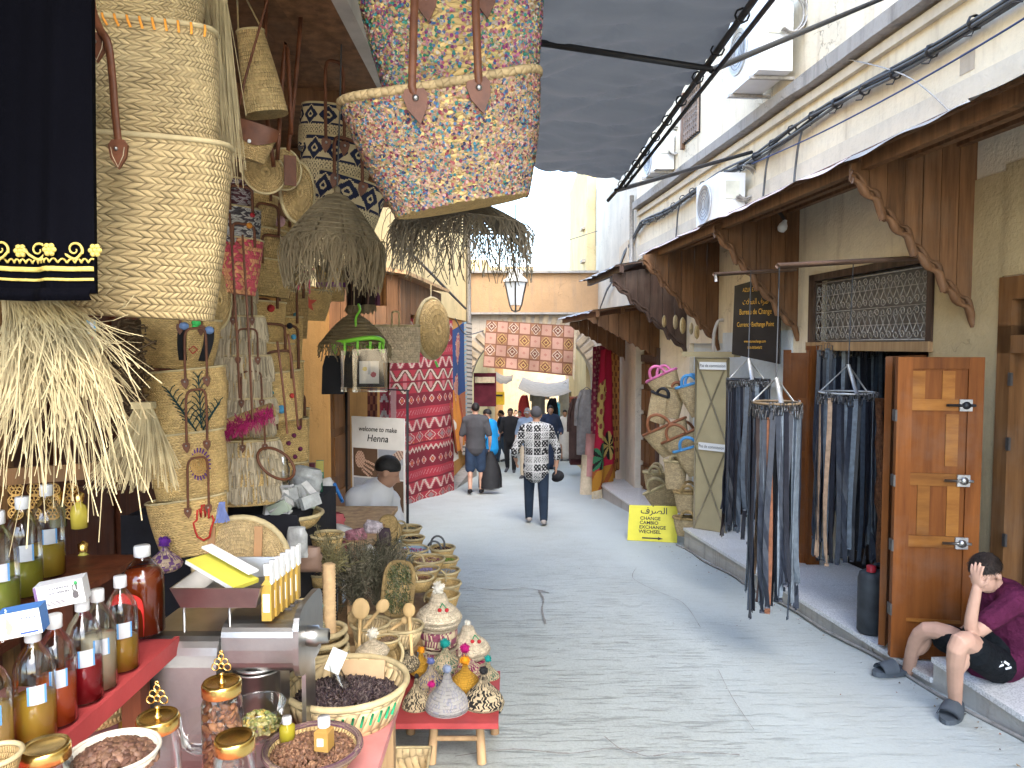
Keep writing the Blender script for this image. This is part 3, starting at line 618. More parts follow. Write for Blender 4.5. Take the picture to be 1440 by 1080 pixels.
def figure(name, label, J, skin, vox=.02, top=None, sleeve=.45, bottom=None, leg=1.0, shoe=None, hairm=HAIR, robe=None, topfn=None, fluff=.1, cap=None, headf=None, hands=True, base=None, topbot=.06, beard=None):
    base = base or V((J['pel'].x, J['pel'].y, min(J['toe0'].z, J['toe1'].z) - .03)); k = J['k']
    o = T(name, label, 'person', base)
    hf = headf or J['f']; HM = frame_(hf, V((0, 0, 1)) if not J.get('up') else J['up'])
    mb = MB(); torso(mb, J, 0)
    limb(mb, [J['neck'] - V((0, 0, .05 * k)), J['neck'].lerp(J['head'], .6)], [.062 * k, .055 * k], 10, 3); head(mb, J['head'], HM, k)
    for i in (0, 1):
        limb(mb, [J['sh%d' % i], J['el%d' % i], J['wr%d' % i]], [.052 * k, .04 * k, .027 * k], 10, 5)
        if hands:
            hd = J.get('hd%d' % i) or (J['wr%d' % i] - J['el%d' % i]); hand(mb, J['wr%d' % i], hd, J.get('hn%d' % i) or (J['r'] * (1 if i == 0 else -1)), k, J.get('cu%d' % i, .35), 1 if i == 0 else -1)
        limb(mb, [J['hip%d' % i], J['kn%d' % i], J['an%d' % i]], [.085 * k, .056 * k, .036 * k], 12, 6); limb(mb, [J['an%d' % i] - V((0, 0, .03 * k)), J['toe%d' % i]], [.038 * k, .034 * k], 8, 3)
        ca = J['kn%d' % i].lerp(J['an%d' % i], .3); ell(mb, ca - J['f'] * .018 * k, frame_(J['f'], J['kn%d' % i] - J['an%d' % i]), (.048 * k, .05 * k, .11 * k), 10, 7)
    b = bpy.data.objects.new('body', remesh(mb, vox, 'body', skin, base)); S.collection.objects.link(b); b.parent = o
    def sub(nm, mb, m, v_=vox, fn=None):
        q = bpy.data.objects.new(nm, remesh(mb, v_, nm, m, base, 2, fn)); S.collection.objects.link(q); q.parent = o; return q
    if top:
        mb = MB(); torso(mb, J, .032, 1.0, topbot, .8)
        for i in (0, 1):
            s_, e_, w_ = J['sh%d' % i], J['el%d' % i], J['wr%d' % i]
            pts = [s_, s_.lerp(e_, min(1, sleeve * 2))] + ([e_.lerp(w_, sleeve * 2 - 1)] if sleeve > .5 else [])
            limb(mb, pts, [.075 * k, .062 * k, .05 * k][:len(pts)], 10, 4)
        sub('shirt', mb, top, vox, topfn)
    if robe:
        mb = MB(); torso(mb, J, .03); lo = (J['an0'] + J['an1']) / 2 + V((0, 0, .08))
        limb(mb, [J['chest'], J['pel'], J['pel'].lerp(lo, .5), lo], [.17 * k, .2 * k, .21 * k, .22 * k], 18, 5, .75, J['f'])
        for i in (0, 1): limb(mb, [J['sh%d' % i], J['el%d' % i], J['el%d' % i].lerp(J['wr%d' % i], .8)], [.08 * k, .075 * k, .075 * k], 10, 4)
        sub('robe', mb, robe)
    if bottom:
        mb = MB(); limb(mb, [J['pel'] + V((0, 0, .07 * k)), J['pel'] - V((0, 0, .04 * k))], [.165 * k, .165 * k], 16, 3, .72, J['f'])
        for i in (0, 1):
            h_, n_, a_ = J['hip%d' % i], J['kn%d' % i], J['an%d' % i]
            pts, r_ = ([h_, n_, n_.lerp(a_, (leg - .5) * 2)], [.105 * k, .078 * k, .058 * k]) if leg > .5 else ([h_, h_.lerp(n_, leg * 2)], [.11 * k, .098 * k])
            limb(mb, pts, r_, 12, 5)
            if leg > .75: ell(mb, n_.lerp(a_, .3) - J['f'] * .018 * k, frame_(J['f'], n_ - a_), (.06 * k, .062 * k, .13 * k), 10, 7)
        sub('shorts' if leg < .75 else 'trousers', mb, bottom)
    if shoe:
        for i in (0, 1):
            mb = MB(); a_, t_ = J['an%d' % i], J['toe%d' % i]; limb(mb, [a_ - V((0, 0, .03 * k)) - (t_ - a_).normalized() * .03, a_.lerp(t_, .5) - V((0, 0, .01)), t_ + (t_ - a_) * .12], [.046 * k, .045 * k, .038 * k], 10, 3); sub('shoe', mb, shoe, min(vox, .014))
    if hairm and not cap: mb = MB(); hair(mb, J['head'], HM, k, fluff); part(o, 'hair', mb, hairm)
    if cap:
        mb = MB(); hair(mb, J['head'] + HM @ V((0, 0, .006)), HM, k * 1.05, 0); c = part(o, 'cap', mb, cap)
        mb = MB(); mb.grid(lambda u, v_: J['head'] + HM @ (V(((u - .5) * .15 * (1 - .3 * v_), .085 + .075 * v_, .045 - .02 * v_ - .1 * (u - .5) ** 2)) * k), 8, 4); part(c, 'peak', mb, cap)
    return o
# ------------------------------------------------------------------ tarpaulin on its tube frame
n = NT('grey_tarpaulin'); p = n.geo(); n.bump(n.noise(5, 4, p), .3, .02); n.fin(n.mix(n.noise(2.5, 4, p), (.075,.082,.088), (.125,.132,.14)), .45)
tl = n.n('BsdfTranslucent'); n.set(tl.inputs[0], (.15,.16,.17)); ms = n.n('MixShader'); ms.inputs[0].default_value = .2; n.set(ms.inputs[1], n.b); n.set(ms.inputs[2], tl); n.t.links.new(ms.outputs[0], n.o.inputs[0]); TARP = n.m
tp = T('tarpaulin', 'dark grey tarpaulin stretched overhead on a black tube frame', 'awning', (.2, 4, 3.0))
ZT = 3.0
def tpfn(u, v_):
    x = -1.5 + (2.45 + .08 * (1 - v_)) * u; y1 = 5.2 + 1.4 * u; y = .6 + (y1 - .6) * v_
    cr = .04 * noise.noise(V((x * 2.2 + y * 1.2, y * .8 - x * .3, 1))) + .03 * (1 - abs(noise.noise(V((x * 2.4 + y * 3.2, y * .7 - x * 1.1, 4))))) ** 6 + .02 * (1 - abs(noise.noise(V((x * 1.2 - y * 4.0, y * .9 + x * .5, 9))))) ** 8
    sag = .05 * math.sin(PI * v_ * 1.0) * math.sin(PI * u)
    return V((x, y, ZT - sag + cr + .03))
mb = MB(); mb.grid(tpfn, 70, 110); part(tp, 'sheet', mb, TARP)
fr = lambda *q, r=.016: MB().tube([V(p) for p in q], r, 8)
part(tp, 'edge_tube', fr((1.0, .5, ZT), (.96, 6.6, ZT)), BLACK); part(tp, 'edge_tube', fr((1.07, .5, ZT - .03), (.985, 6.5, ZT - .03), r=.012), BLACK)
part(tp, 'cross_tube', fr(P(745, 58, 3.41), P(1000, 97, 3.75)), BLACK); part(tp, 'cross_tube', fr((-1.5, 3.0, ZT), P(745, 58, 3.41)), BLACK)
part(tp, 'stay_bar', fr(P(866, 268, 6.6), P(1057, 214, 8.4), r=.02), BLACK); part(tp, 'stay_bar', fr(P(1000, 99, 3.75), P(1250, -6, 5.6), r=.016), BLACK); part(tp, 'stay_bar', fr((.96, 6.6, ZT), P(855, 282, 6.9), r=.016), BLACK)
for i in range(16):
    y = 1.0 + i * .37; mb = MB(); c_ = V((1.0 - .0065 * y, y, ZT)); mb.tube([c_ + V((.03 * math.cos(a), rnd.uniform(-.01, .01), .03 * math.sin(a))) for a in np.linspace(0, 6.28, 9)], .005, 5); part(tp, 'tie', mb, BLACK)
# ------------------------------------------------------------------ air conditioners
def ac(label, px, py, d, o, w_=.78, h=.55, dp=.3):
    c = P(px, py, d); a = T('air_conditioner', label, 'air conditioner', c, 'outdoor air conditioning units')
    u = (R(1, 0, 0) - R(0, 0, 0)).normalized(); nrm = (R(0, 1, 0) - R(0, 0, 0)).normalized(); M = Matrix((u, nrm, V((0, 0, 1)))).transposed()
    mb = MB(); mb.box(c, (w_, dp, h), M); part(a, 'casing', mb, WHITEP)
    fc = c + nrm * (dp / 2 + .004) + u * .1; FM = Matrix((u, V((0, 0, 1)), nrm)).transposed()
    mb = MB(); mb.lathe([(.0, 0), (.22, 0), (.225, .012), (.235, .012), (.24, 0)], 28, fc, FM); f_ = part(a, 'fan_guard', mb, mat('ac_grey', (.5,.52,.53), .4))
    for r_ in (.06, .1, .14, .18): part(f_, 'ring', MB().tube([fc + nrm * .012 + (u * math.cos(q) + V((0, 0, math.sin(q)))) * r_ for q in np.linspace(0, 6.28, 25)], .003, 4), IRON)
    mb = MB(); e = c - u * (w_ / 2 + .006); mb.box(e + V((0, 0, .08)) , (.012, .16, .2), M); part(a, 'service_cover', mb, mat('ac_cover', (.62,.62,.52), .4))
    for s_ in (-1, 1):
        mb = MB(); b = c + u * s_ * w_ * .32 - V((0, 0, h / 2 + .02)); mb.box(b - nrm * .1, (.04, .6, .03), M); mb.box(b - nrm * .36 - V((0, 0, .0)), (.04, .03, .3), M); part(a, 'bracket', mb, IRONW)
    mb = MB()
    for i in range(7):
        o_ = rnd.uniform(0, .03); mb.tube([c - u * (w_ / 2 + .03 + .012 * i) - nrm * .12 + V((0, 0, .15)) + (-nrm * math.cos(q) + V((0, 0, math.sin(q) * 1.3))) * (.13 + o_) for q in np.linspace(-2.2, 1.7, 12)], .009, 5)
    part(a, 'hose_coil', mb, IRONW); return a
ac('lower air conditioner sitting on the canopy in front of the moulding', 1012, 286, 8.9, .3)
ac('large air conditioner high on the wall beside the tarpaulin edge', 1066, 68, 7.8, .3, .85, .75, .34)
ac('small air conditioner on the upper wall past the lattice window', 926, 222, 11.7, .3, .7, .5, .28)
mb = MB(); c = R(10.6, .01, 4.83); u = (R(1, 0, 0) - R(0, 0, 0))
lw_ = T('lattice_window', 'small dark carved lattice window high on the cream wall', 'window', R(10.6, .01, 4.5))
for i in range(8):
    for s_ in (0, 1):
        mb = MB(); t = -.3 + i * .085
        mb.tube([R(10.3, .03, 4.55 + i * .085), R(10.9, .03, 4.55 + i * .085)] if s_ else [R(10.6 + t, .03, 4.52), R(10.6 + t, .03, 5.2)], .02, 5); part(lw_, 'bar', mb, mat('lattice_wood', (.24,.18,.14)))
mb = MB(); rbox(mb, 10.28, 10.92, -.02, .012, 4.5, 5.22); part(lw_, 'recess', mb, BLACK); mb = MB(); rbox(mb, 10.92, 11.0, 0, .05, 4.45, 5.25); part(lw_, 'shutter', mb, WOODBR)
# ------------------------------------------------------------------ cables
cb = T('cable_bundle', 'tied bundle of grey cables along the cream wall above the moulding', 'cable', R(8, .06, 3.6))
for k in range(5):
    pts = [R(d, .07 + .03 * math.cos(k * 1.3 + d * .9), 3.69 + .03 * math.sin(k * 1.3 + d * .9) + .03 * math.sin(d * 2 + k * .4)) for d in np.arange(2.5, 13.2, .3)] + [V((2.14, 14.2, 3.3 + k * .02)), V((2.14, 15.4, 3.0)), V((2.12, 16.6, 2.85 - k * .01)), V((2.1, 17.6, 2.5)), V((2.1, 18.3, 2.1))]
    part(cb, 'cable', MB().tube(pts, .014, 6), CABLE)
for d in np.arange(2.8, 13, .42):
    mb = MB(); c_ = R(d, .07, 3.69 + .03 * math.sin(d * 2)); mb.lathe([(.045, -.02), (.055, 0), (.045, .02)], 8, c_, Matrix.Rotation(PI / 2, 3, 'X')); mb.tube([c_ + V((0, 0, -.04)), c_ + V((-.03, -.02, -.09)), c_ + V((-.06, .02, -.08))], .006, 4); part(cb, 'tie', mb, BLACK)
for d in (7.2, 7.9, 10.9):
    part(cb, 'drop_cable', MB().tube(catmull([R(d, .08, 3.64), R(d + .05, .09, 3.5), R(d + .12, .08, 3.3), R(d + .1, .1, 3.15)], 4), .012, 6), CABLE)
def wire(label, pts, r, m): return one('wire', MB().tube(catmull(pts, 8), r, 5), m, label, 'wire')
wire('thin blue wire drooping across the plaster above the canopy', [R(8.3, .1, 3.6), R(6.4, .2, 3.45), R(4.4, .25, 3.42), R(2, .2, 3.6)], .007, mat('blue_wire', (.05,.08,.2)))
wire('pale wire slanting across the mouldings near the wall hole', [R(6.8, .05, 4.2), R(5.6, .1, 3.6), R(5.0, .1, 3.1)], .006, IRONW)
wire('black cable slanting down the yellow wall over the porch', [P(560, 340, 9), P(600, 378, 11), P(636, 415, 13), P(655, 434, 15)], .022, CABLE)
wire('thin wire crossing the sky gap behind the lantern', [P(640, 345, 12), P(740, 352, 13), P(840, 325, 14)], .006, CABLE)
wire('looping wire from the kilim corner to the hung rug', [P(640, 448, 14), P(655, 470, 15), P(680, 465, 16)], .012, CABLE)
# ------------------------------------------------------------------ street lantern
ln = T('street_lantern', 'white hanging street lantern with tapered glass panes', 'lantern', P(725, 435, 9.6)); c = P(725, 412, 9.6); k = 9.6 / 1040
mb = MB(); mb.lathe([(.0, 34*k), (3*k, 34*k), (10*k, 31*k), (13*k, 22*k), (19*k, 17*k), (19.5*k, 15*k), (17*k, 14.5*k)], 6, c, rotz(.5), False); part(ln, 'hood', mb, mat('lantern_white', (.6,.58,.53), .5))
mb = MB(); mb.lathe([(16.5*k, 14*k), (9*k, -17*k), (0, -17*k)], 6, c, rotz(.5), False); part(ln, 'pane', mb, mat('frosted_glass', (.62,.66,.68), .3, 0, .05))
for i in range(6):
    a = .5 + i * PI / 3; r = lambda q: V((math.cos(a) * q, math.sin(a) * q, 0)); mb = MB(); mb.tube([c + r(17*k) + V((0,0,14.5*k)), c + r(9.5*k) - V((0,0,17*k)), c + r(6*k) - V((0,0,24*k)), c - V((0,0,26*k))], 1.1*k, 5); part(ln, 'rib', mb, IRON)
part(ln, 'hanger', MB().tube([c + V((0,0,34*k)), c + V((0,0,75*k)), V((c.x, c.y, 3.4))], .8*k, 6), IRON)
# ------------------------------------------------------------------ belt shop: door leaves, lintel, grille
def leaf(par, name, o, ux, wd, ht, m, rails, mrail, t=.045, st=.075, lab=None, panel=None):
    """framed door leaf, o = lower corner, ux along its width, rails as heights"""
    ux = V(ux).normalized(); nz = ux.cross(V((0, 0, 1))); o = V(o); M = Matrix((ux, nz, V((0, 0, 1)))).transposed()
    mb = MB(); mb.box(o + ux * wd / 2 + V((0, 0, ht / 2)), (wd - st, t * .4, ht - st), M); d_ = part(par, name, mb, panel or m, None, lab)
    for x in (st / 2, wd - st / 2): part(d_, 'stile', MB().box(o + ux * x + V((0, 0, ht / 2)), (st, t, ht), M), m)
    for i, (z, h) in enumerate(rails): part(d_, 'rail', MB().box(o + ux * wd / 2 + V((0, 0, z)), (wd - 2 * st, t * .9, h), M), mrail if 0 < i < len(rails) - 1 else m)
    return d_, M, o, ux, nz
ux = (P(1370, 700, 4.42) - P(1250, 700, 4.5)); ux.z = 0
zb = P(1250, 922, 4.5).z; wd, ht = ux.length, P(1250, 502, 4.5).z - P(1250, 922, 4.5).z
rails = [(.05, .1), (.32, .07), (.62, .075), (.92, .075), (1.52, .065), (1.78, .07)]
O = P(1250, 922, 4.5); d_, M, o, ux, nz = leaf(rh, 'door', O, ux, wd, ht, WOODOR, [(.04, .08), (ht*.13, .02), (ht*.395, .07), (ht*.60, .075), (ht*.845, .068), (ht-.035, .07)], WOODYE, .05, .085, 'orange wooden leaf with three latches, folded open')
for i, z in enumerate((ht*.395, ht*.60, ht*.845)):
    c = o + ux * (wd - .1) + V((0, 0, z)) + nz * .032; la = part(d_, 'latch', MB().box(c, (.07, .012, .07), M), IRONW)
for z, x in ((ht*.73, .36), (ht*.5, .19), (ht*.5, .38), (ht*.9, .14), (ht*.9, .33)):
    part(d_, 'panel_board', MB().box(o + ux * x * wd / .55 + V((0, 0, z)) + nz * .012, (.07, .01, ht*.11 if z > ht*.8 else ht*.17), M), WOODYE)
for i, z in enumerate((ht*.395, ht*.60, ht*.845)):
    c = o + ux * (wd - .1) + V((0, 0, z)) + nz * .045; mb = MB(); mb.tube([c - ux * .11, c + ux * .05], .008, 6); mb.lathe([(0, .012), (.02, .012), (.024, 0)], 12, c, Matrix((ux, V((0,0,1)), nz)).transposed()); part(d_, 'bolt', mb, STEEL if i != 2 else BLACK)
for z in (.3, .7, 1.1, 1.5): part(d_, 'hinge', MB().box(o + V((0, 0, z)) - ux * .004, (.012, .055, .07), M), IRON)
part(rh, 'folded_leaf', MB().box((O + R(5.3, 0, 0)) / 2 + V((0, .12, zb + ht / 2 - (O.z) / 2)), (.95, .04, ht), rotz(math.atan2(R(5.3, 0, 0).y - O.y, R(5.3, 0, 0).x - O.x))), WOODOR)
o2 = P(1096, 790, 7.0); e2 = P(1140, 790, 6.9); uu = e2 - o2; uu.z = 0
d2, M2, o2, u2, n2 = leaf(rh, 'door', o2, uu, uu.length, P(1096, 492, 7.0).z - o2.z, WOODOR, [(.05, .1), (.5, .06), (1.05, .06), (1.55, .06), (1.97, .07)], WOODOR, .05, .07)
part(rh, 'door_post', MB().box((P(1143, 640, 6.9)), (.12, .12, 2.05)), WOODOR)
for z in (.45, 1.0, 1.6): part(d2, 'hinge', MB().box(V((e2.x + .02, e2.y - .03, o2.z + z)), (.05, .02, .12)), IRON)
mb = MB(); rbox(mb, 5.3, 7.1, -.06, .05, 1.55, 1.625); part(rh, 'lintel', mb, WOODLT)
mb = MB(); rbox(mb, 7.0, 7.1, -.05, .03, 1.62, 2.25); rbox(mb, 5.3, 5.36, -.05, .03, 1.62, 2.25); rbox(mb, 5.3, 7.1, -.05, .03, 2.2, 2.26); part(rh, 'transom_frame', mb, WOODDK)
gr = part(rh, 'window_grille', MB().tube([R(5.36, 0, 1.64), R(7.0, 0, 1.64), R(7.0, 0, 2.17), R(5.36, 0, 2.17)], .007, 5, True), IRONW)
for z in (1.76, 1.9, 2.05): part(gr, 'bar', MB().tube([R(5.36, 0, z), R(7.0, 0, z)], .004, 4), IRONW)
u = (R(1, 0, 0) - R(0, 0, 0)).normalized(); spi = []
for q in np.linspace(0, 7.5, 20): spi.append(u * (math.cos(q) * (.034 - .0032 * q)) + V((0, 0, math.sin(q) * (.034 - .0032 * q))))
sm_ = MB().tube(spi, .0045, 4).mesh('scroll', IRONW); sm2 = MB().tube([V((p.x, p.y, -p.z)) - 2 * u * u.dot(p) for p in spi], .0045, 4).mesh('scroll', IRONW)
for i in range(19):
    d = 5.42 + i * .085
    for z in (1.68, 1.86, 1.945, 2.12): lpart(gr, 'scroll', sm_ if i % 2 else sm2, R(d, .004, z) - wloc(gr))
    for z0, z1 in ((1.7, 1.84), (1.965, 2.1)):
        mb = MB(); mb.tube([R(d - .04, 0, z0), R(d + .04, 0, z1)], .004, 4); mb.tube([R(d + .04, .003, z0), R(d - .04, .003, z1)], .004, 4); part(gr, 'bar', mb, IRONW)
mb = MB(); rbox(mb, 5.36, 7.0, -.12, -.1, 1.62, 2.2); part(rh, 'transom_glass', mb, mat('dusty_pane', (.17,.165,.16), .3))
# tan panelled door at the right edge with arched grille window
d3 = part(rh, 'door', MB().hexa([R(2.75,-.1,-.2), R(2.75,-.14,-.2), R(4.56,-.14,-.2), R(4.56,-.1,-.2), R(2.75,-.1,1.6), R(2.75,-.14,1.6), R(4.56,-.14,1.6), R(4.56,-.1,1.6)]), WOODTN)
mb = MB(); rbox(mb, 4.55, 4.66, -.12, .03, -.2, 1.72); rbox(mb, 2.7, 4.66, -.12, .03, 1.55, 1.66); rbox(mb, 2.7, 4.66, -.12, .03, 1.88, 2.02); rbox(mb, 4.55, 4.66, -.12, .03, 1.66, 1.88); part(d3, 'frame', mb, WOODTN)
for j, (z0, z1) in enumerate(((-.1, .42), (.52, .78), (.86, 1.2), (1.26, 1.5))):
    for i in range(3):
        mb = MB(); rbox(mb, 4.05 - i * .5, 4.45 - i * .5, -.1, -.075, z0, z1); rbox(mb, 4.1 - i * .5, 4.4 - i * .5, -.075, -.06, z0 + .05, z1 - .05); part(d3, 'panel', mb, WOODTN)
for z in (.35, .95, 1.35): mb = MB(); rbox(mb, 4.52, 4.545, .03, .045, z, z + .08); part(d3, 'hinge', mb, IRON)
mb = MB()
for i in range(6): rbox(mb, 4.02 + i * .09, 4.03 + i * .09, -.02, 0, 1.66, 1.88)
part(d3, 'window_bars', mb, IRON)
mb = MB(); rbox(mb, 2.75, 4.55, -.14, -.12, 1.66, 1.88); part(d3, 'fanlight', mb, BLACK)
# far panelled double door
fd = part(rh, 'double_door', MB().hexa([R(12.15,-.1,-1.05), R(12.15,-.16,-1.05), R(13.45,-.16,-1.05), R(13.45,-.1,-1.05), R(12.15,-.1,1.5), R(12.15,-.16,1.5), R(13.45,-.16,1.5), R(13.45,-.1,1.5)]), WOODTN)
for i in range(4):
    for j in range(5):
        mb = MB(); a = 12.2 + i * .31; rbox(mb, a, a + .25, -.1, -.05, -.95 + j * .46, -.58 + j * .46); part(fd, 'panel', mb, WOODTN)
mb = MB(); rbox(mb, 12.15, 13.45, -.1, -.04, 1.3, 1.42); rbox(mb, 12.05, 12.15, -.1, .05, -1.05, 1.55); part(fd, 'frame', mb, WOODDK)
# ------------------------------------------------------------------ signs
sg = T('exchange_sign', 'black currency exchange signboard with gold lettering above the belts', 'sign', P(1062, 500, 7.7))
a, b, c_, e_ = P(1029, 498, 7.9), P(1096, 512, 7.5), P(1098, 384, 7.5), P(1033, 402, 7.9)
mb = MB(); mb.hexa([a, b, b + V((.03,.05,0)), a + V((.03,.05,0)), e_, c_, c_ + V((.03,.05,0)), e_ + V((.03,.05,0))]); part(sg, 'board', mb, mat('sign_black', (.028,.025,.024), .35, 0, .3, 4))
GOLD = mat('sign_gold', (.72,.4,.06), .5, 0, .1); su = (b - a); su.z = 0; wdt = su.length; su.normalize(); cen = (a + b) / 2; nf = V((su.y, -su.x, 0))
H = (e_ - a).z
for s_, z, sz in (('AZUR EXCHANGE', .9, .06), ('\uFE95\uFEFC\uFEE4\uFECC\uFEDF\uFE8D \uFED1\uFEAE\uFEBB', .72, .085), ('Bureau de Change', .575, .082), ('Currency Exchange Point', .4, .068), ('www.azurexchange.com', .17, .042), ('0536-0535645672', .08, .038)):
    text(sg, 'lettering', s_, sz, V((cen.x, cen.y, a.z + (H) * z)) + nf * .006, su, (0, 0, 1), GOLD, 'CENTER', 0, .004, .0, .6)
ys = T('change_sign', 'bright yellow exchange board standing on the street with black lettering', 'sign', P(918, 768, 9.0))
q0, q1, q2, q3 = P(882, 765, 9.15), P(952, 770, 8.95), P(953, 712, 9.2), P(885, 710, 9.4)
q0.z = g(q0.y) + .01; q1.z = g(q1.y) + .01; su = q1 - q0; up = (q3 - q0); nf = su.cross(up).normalized()
mb = MB(); mb.hexa([q0, q1, q1 - nf * .02, q0 - nf * .02, q3, q2, q2 - nf * .02, q3 - nf * .02]); part(ys, 'board', mb, mat('sign_yellow', (.66,.6,.05), .5, 0, .1, 5))
INK = mat('sign_ink', (.03,.03,.03), .6); wv, hv = su.length, up.length; su.normalize(); up.normalize()
for s_, x, z, sz, al in (('\uFED1\uFEAE\uFEBC\uFEDF\uFE8D', .52, .77, .12, 'CENTER'), ('CHANGE', .24, .59, .062, 'LEFT'), ('CAMBIO', .235, .465, .062, 'LEFT'), ('EXCHANGE', .23, .34, .062, 'LEFT'), ('WECHSEL', .225, .215, .062, 'LEFT')):
    text(ys, 'lettering', s_, sz, q0 + su * wv * x + up * hv * z + nf * .002, su, up, INK, al, 0, .003, .0012)
mb = MB(); mb.prism([(.3, .1), (.62, .1), (.62, .125), (.72, .082), (.62, .04), (.62, .065), (.3, .065)], q0 + nf * .003, su * wv, up * hv, .003, None, nf); part(ys, 'arrow', mb, INK)
part(ys, 'prop_leg', MB().tube([(q3 + q2) / 2, (q0 + q1) / 2 + V((.05, .35, -.03))], .012, 5), IRON)
# beige metal shutter leaf
ms = T('metal_shutter', 'open beige metal shutter leaf with crossed braces and two white notices', 'shutter', P(1000, 745, 8.5))
a, b, e_, c_ = P(976, 742, 8.6), P(1022, 748, 8.3), P(976, 503, 8.6), P(1026, 503, 8.3)
su = b - a; su.z = 0; wv = su.length; su.normalize(); hv = e_.z - a.z; MM = Matrix((su, V((su.y * -1, su.x, 0)), V((0, 0, 1)))).transposed(); nf = V((su.y, -su.x, 0))
BEIGE = mat('beige_metal_paint', (.4,.34,.2), .5, .1, .15, 3, .1); at = lambda x, z, k=0: a + su * wv * x + V((0, 0, hv * z)) + nf * k
part(ms, 'sheet', MB().box(at(.5, .5), (wv, .02, hv), MM), BEIGE)
for x0, z0, x1, z1 in ((0,0,1,0), (0,.5,1,.5), (0,1,1,1), (0.02,0,.02,1), (.98,0,.98,1), (0,.5,1,1), (0,1,1,.5), (0,0,1,.5), (0,.5,1,0)):
    part(ms, 'brace', MB().tube([at(x0, z0, .016), at(x1, z1, .016)], .011, 4), mat('beige_brace', (.25,.21,.13), .5))
for z in (.955, .49):
    part(ms, 'notice', MB().box(at(.55, z, .03), (wv * .8, .006, .085), MM), WHITEP)
    text(ms, 'lettering', 'Pas de commission', .05, at(.55, z - .007, .034), su, (0, 0, 1), INK, 'CENTER', 0, .003, 0, .85)
part(ms, 'shutter_box', MB().box(at(.3, 1.02, -.1), (wv * 1.6, .15, .06), MM), BEIGE)
# ------------------------------------------------------------------ hanging belts
BCOL = [(.012,.013,.018), (.02,.024,.034), (.035,.045,.06), (.07,.085,.1), (.03,.02,.018), (.15,.06,.03), (.3,.2,.13), (.11,.13,.15)]
BNAME = ['black', 'blue black', 'slate grey', 'mid grey', 'espresso brown', 'chestnut brown', 'tan', 'pale grey']
BMATS = [mat('belt_leather_%d' % i, sc(c, 1.5), .36, 0, .3, 30, .15, .001, 300) for i, c in enumerate(BCOL)]
bk = MB(); bk.tube([(-.022, 0, .02), (.022, 0, .02), (.022, 0, -.03), (-.022, 0, -.03)], .004, 5, True); bk.tube([(0, -.004, .02), (0, -.006, -.032)], .003, 4); BKM = bk.mesh('buckle', mat('belt_buckle_metal', (.16,.155,.15), .4, .8, .5, 60))
def beltmesh(i, ln, w_, bend):
    mb = MB(); pts = [V((bend * .04 * math.sin(t * 3) * t, bend * .02 * t * t, -.02 - ln * t)) for t in np.linspace(0, 1, 12)]; s_ = V((1, 0, 0)); tw = [rotz(bend * (.3 + 1.1 * rnd.random()) * (i / 11) ** 1.5) @ s_ for i in range(12)]
    mb.strip([p - q * w_ / 2 for p, q in zip(pts, tw)], [p + q * w_ / 2 for p, q in zip(pts, tw)], (0, .004, 0)); s_ = tw[-1]; e = pts[-1]; mb.tube([e + V((0, .002, .01)), e + V((0, .002, -.012))], w_ * .49, 8, False, True, None, .1, (0, 1, 0)); return mb.mesh('strap', BMATS[i])
BM = {}
def belt(pos, yaw, i, ln, label, group, group2=None, w_=.034):
    if group2: label, group = label + group, group2
    key = (i, round(ln * 20) / 20, rnd.choice((-1, -.4, .5, 1)))
    if key not in BM: BM[key] = beltmesh(i, key[1], w_, key[2])
    o = bpy.data.objects.new('belt', BM[key]); S.collection.objects.link(o); o.location = pos; o.rotation_euler = (rnd.uniform(-.02, .02), rnd.uniform(-.02, .02), yaw); LOC[o.name] = V(pos)
    tag(o, label, 'belt', group); lpart(o, 'buckle', BKM)
WIREM = mat('coated_wire', (.5,.5,.48), .4, .4)
def rack(label, px, py, d, r, n_, ln, blab, grp, top, ringm):
    c = P(px, py, d); o = T('belt_rack', label, 'rack', c)
    part(o, 'ring', MB().tube([c + V((r * math.cos(a), r * math.sin(a), 0)) for a in np.linspace(0, 2 * PI, 28)[:-1]], .008, 6, True), ringm)
    for a in (.4, 2.5, 4.6): part(o, 'arm', MB().tube([c + V((r * math.cos(a), r * math.sin(a), 0)), c + V((0, 0, r * 1.05))], .009 if a != 4.6 else .016, 5, False, True, None, .5), WIREM)
    part(o, 'cord', MB().tube([c + V((0, 0, r * 1.05)), top], .004, 4), CABLE)
    for i in range(n_):
        a = 2 * PI * i / n_ + rnd.uniform(-.05, .05); ci = rnd.choice((0, 0, 0, 0, 1, 1, 1, 1, 2, 2, 3, 4, 4, 5, 6, 7, 7))
        belt(c + V((math.cos(a) * (r + .004), math.sin(a) * (r + .004), -.005 - rnd.uniform(0, .06))), a + PI / 2 + rnd.uniform(-.5, .5), ci, ln * rnd.uniform(.86, 1.08), BNAME[ci] + ' ' + blab, grp)
rack('black ring rack of belts hanging nearest the metal shutter', 1052, 534, 6.1, .165, 40, 1.18, 'leather belt hanging from the black ring rack by the metal shutter', 'belts on the black ring rack', P(1056, 380, 6.1), BLACK)
rack('rusty ring rack of belts hanging lowest, out over the step', 1091, 566, 4.6, .145, 38, 1.2, 'leather belt hanging from the rusty ring rack over the step', 'belts on the rusty ring rack', P(1096, 375, 4.6), mat('rusty_ring', (.2,.14,.08), .6))
rack('ring rack of dark belts hanging in the shop doorway', 1192, 552, 5.6, .2, 44, 1.18, 'leather belt hanging from the ring rack in the shop doorway', 'belts on the doorway rack', P(1200, 370, 5.6), WIREM)
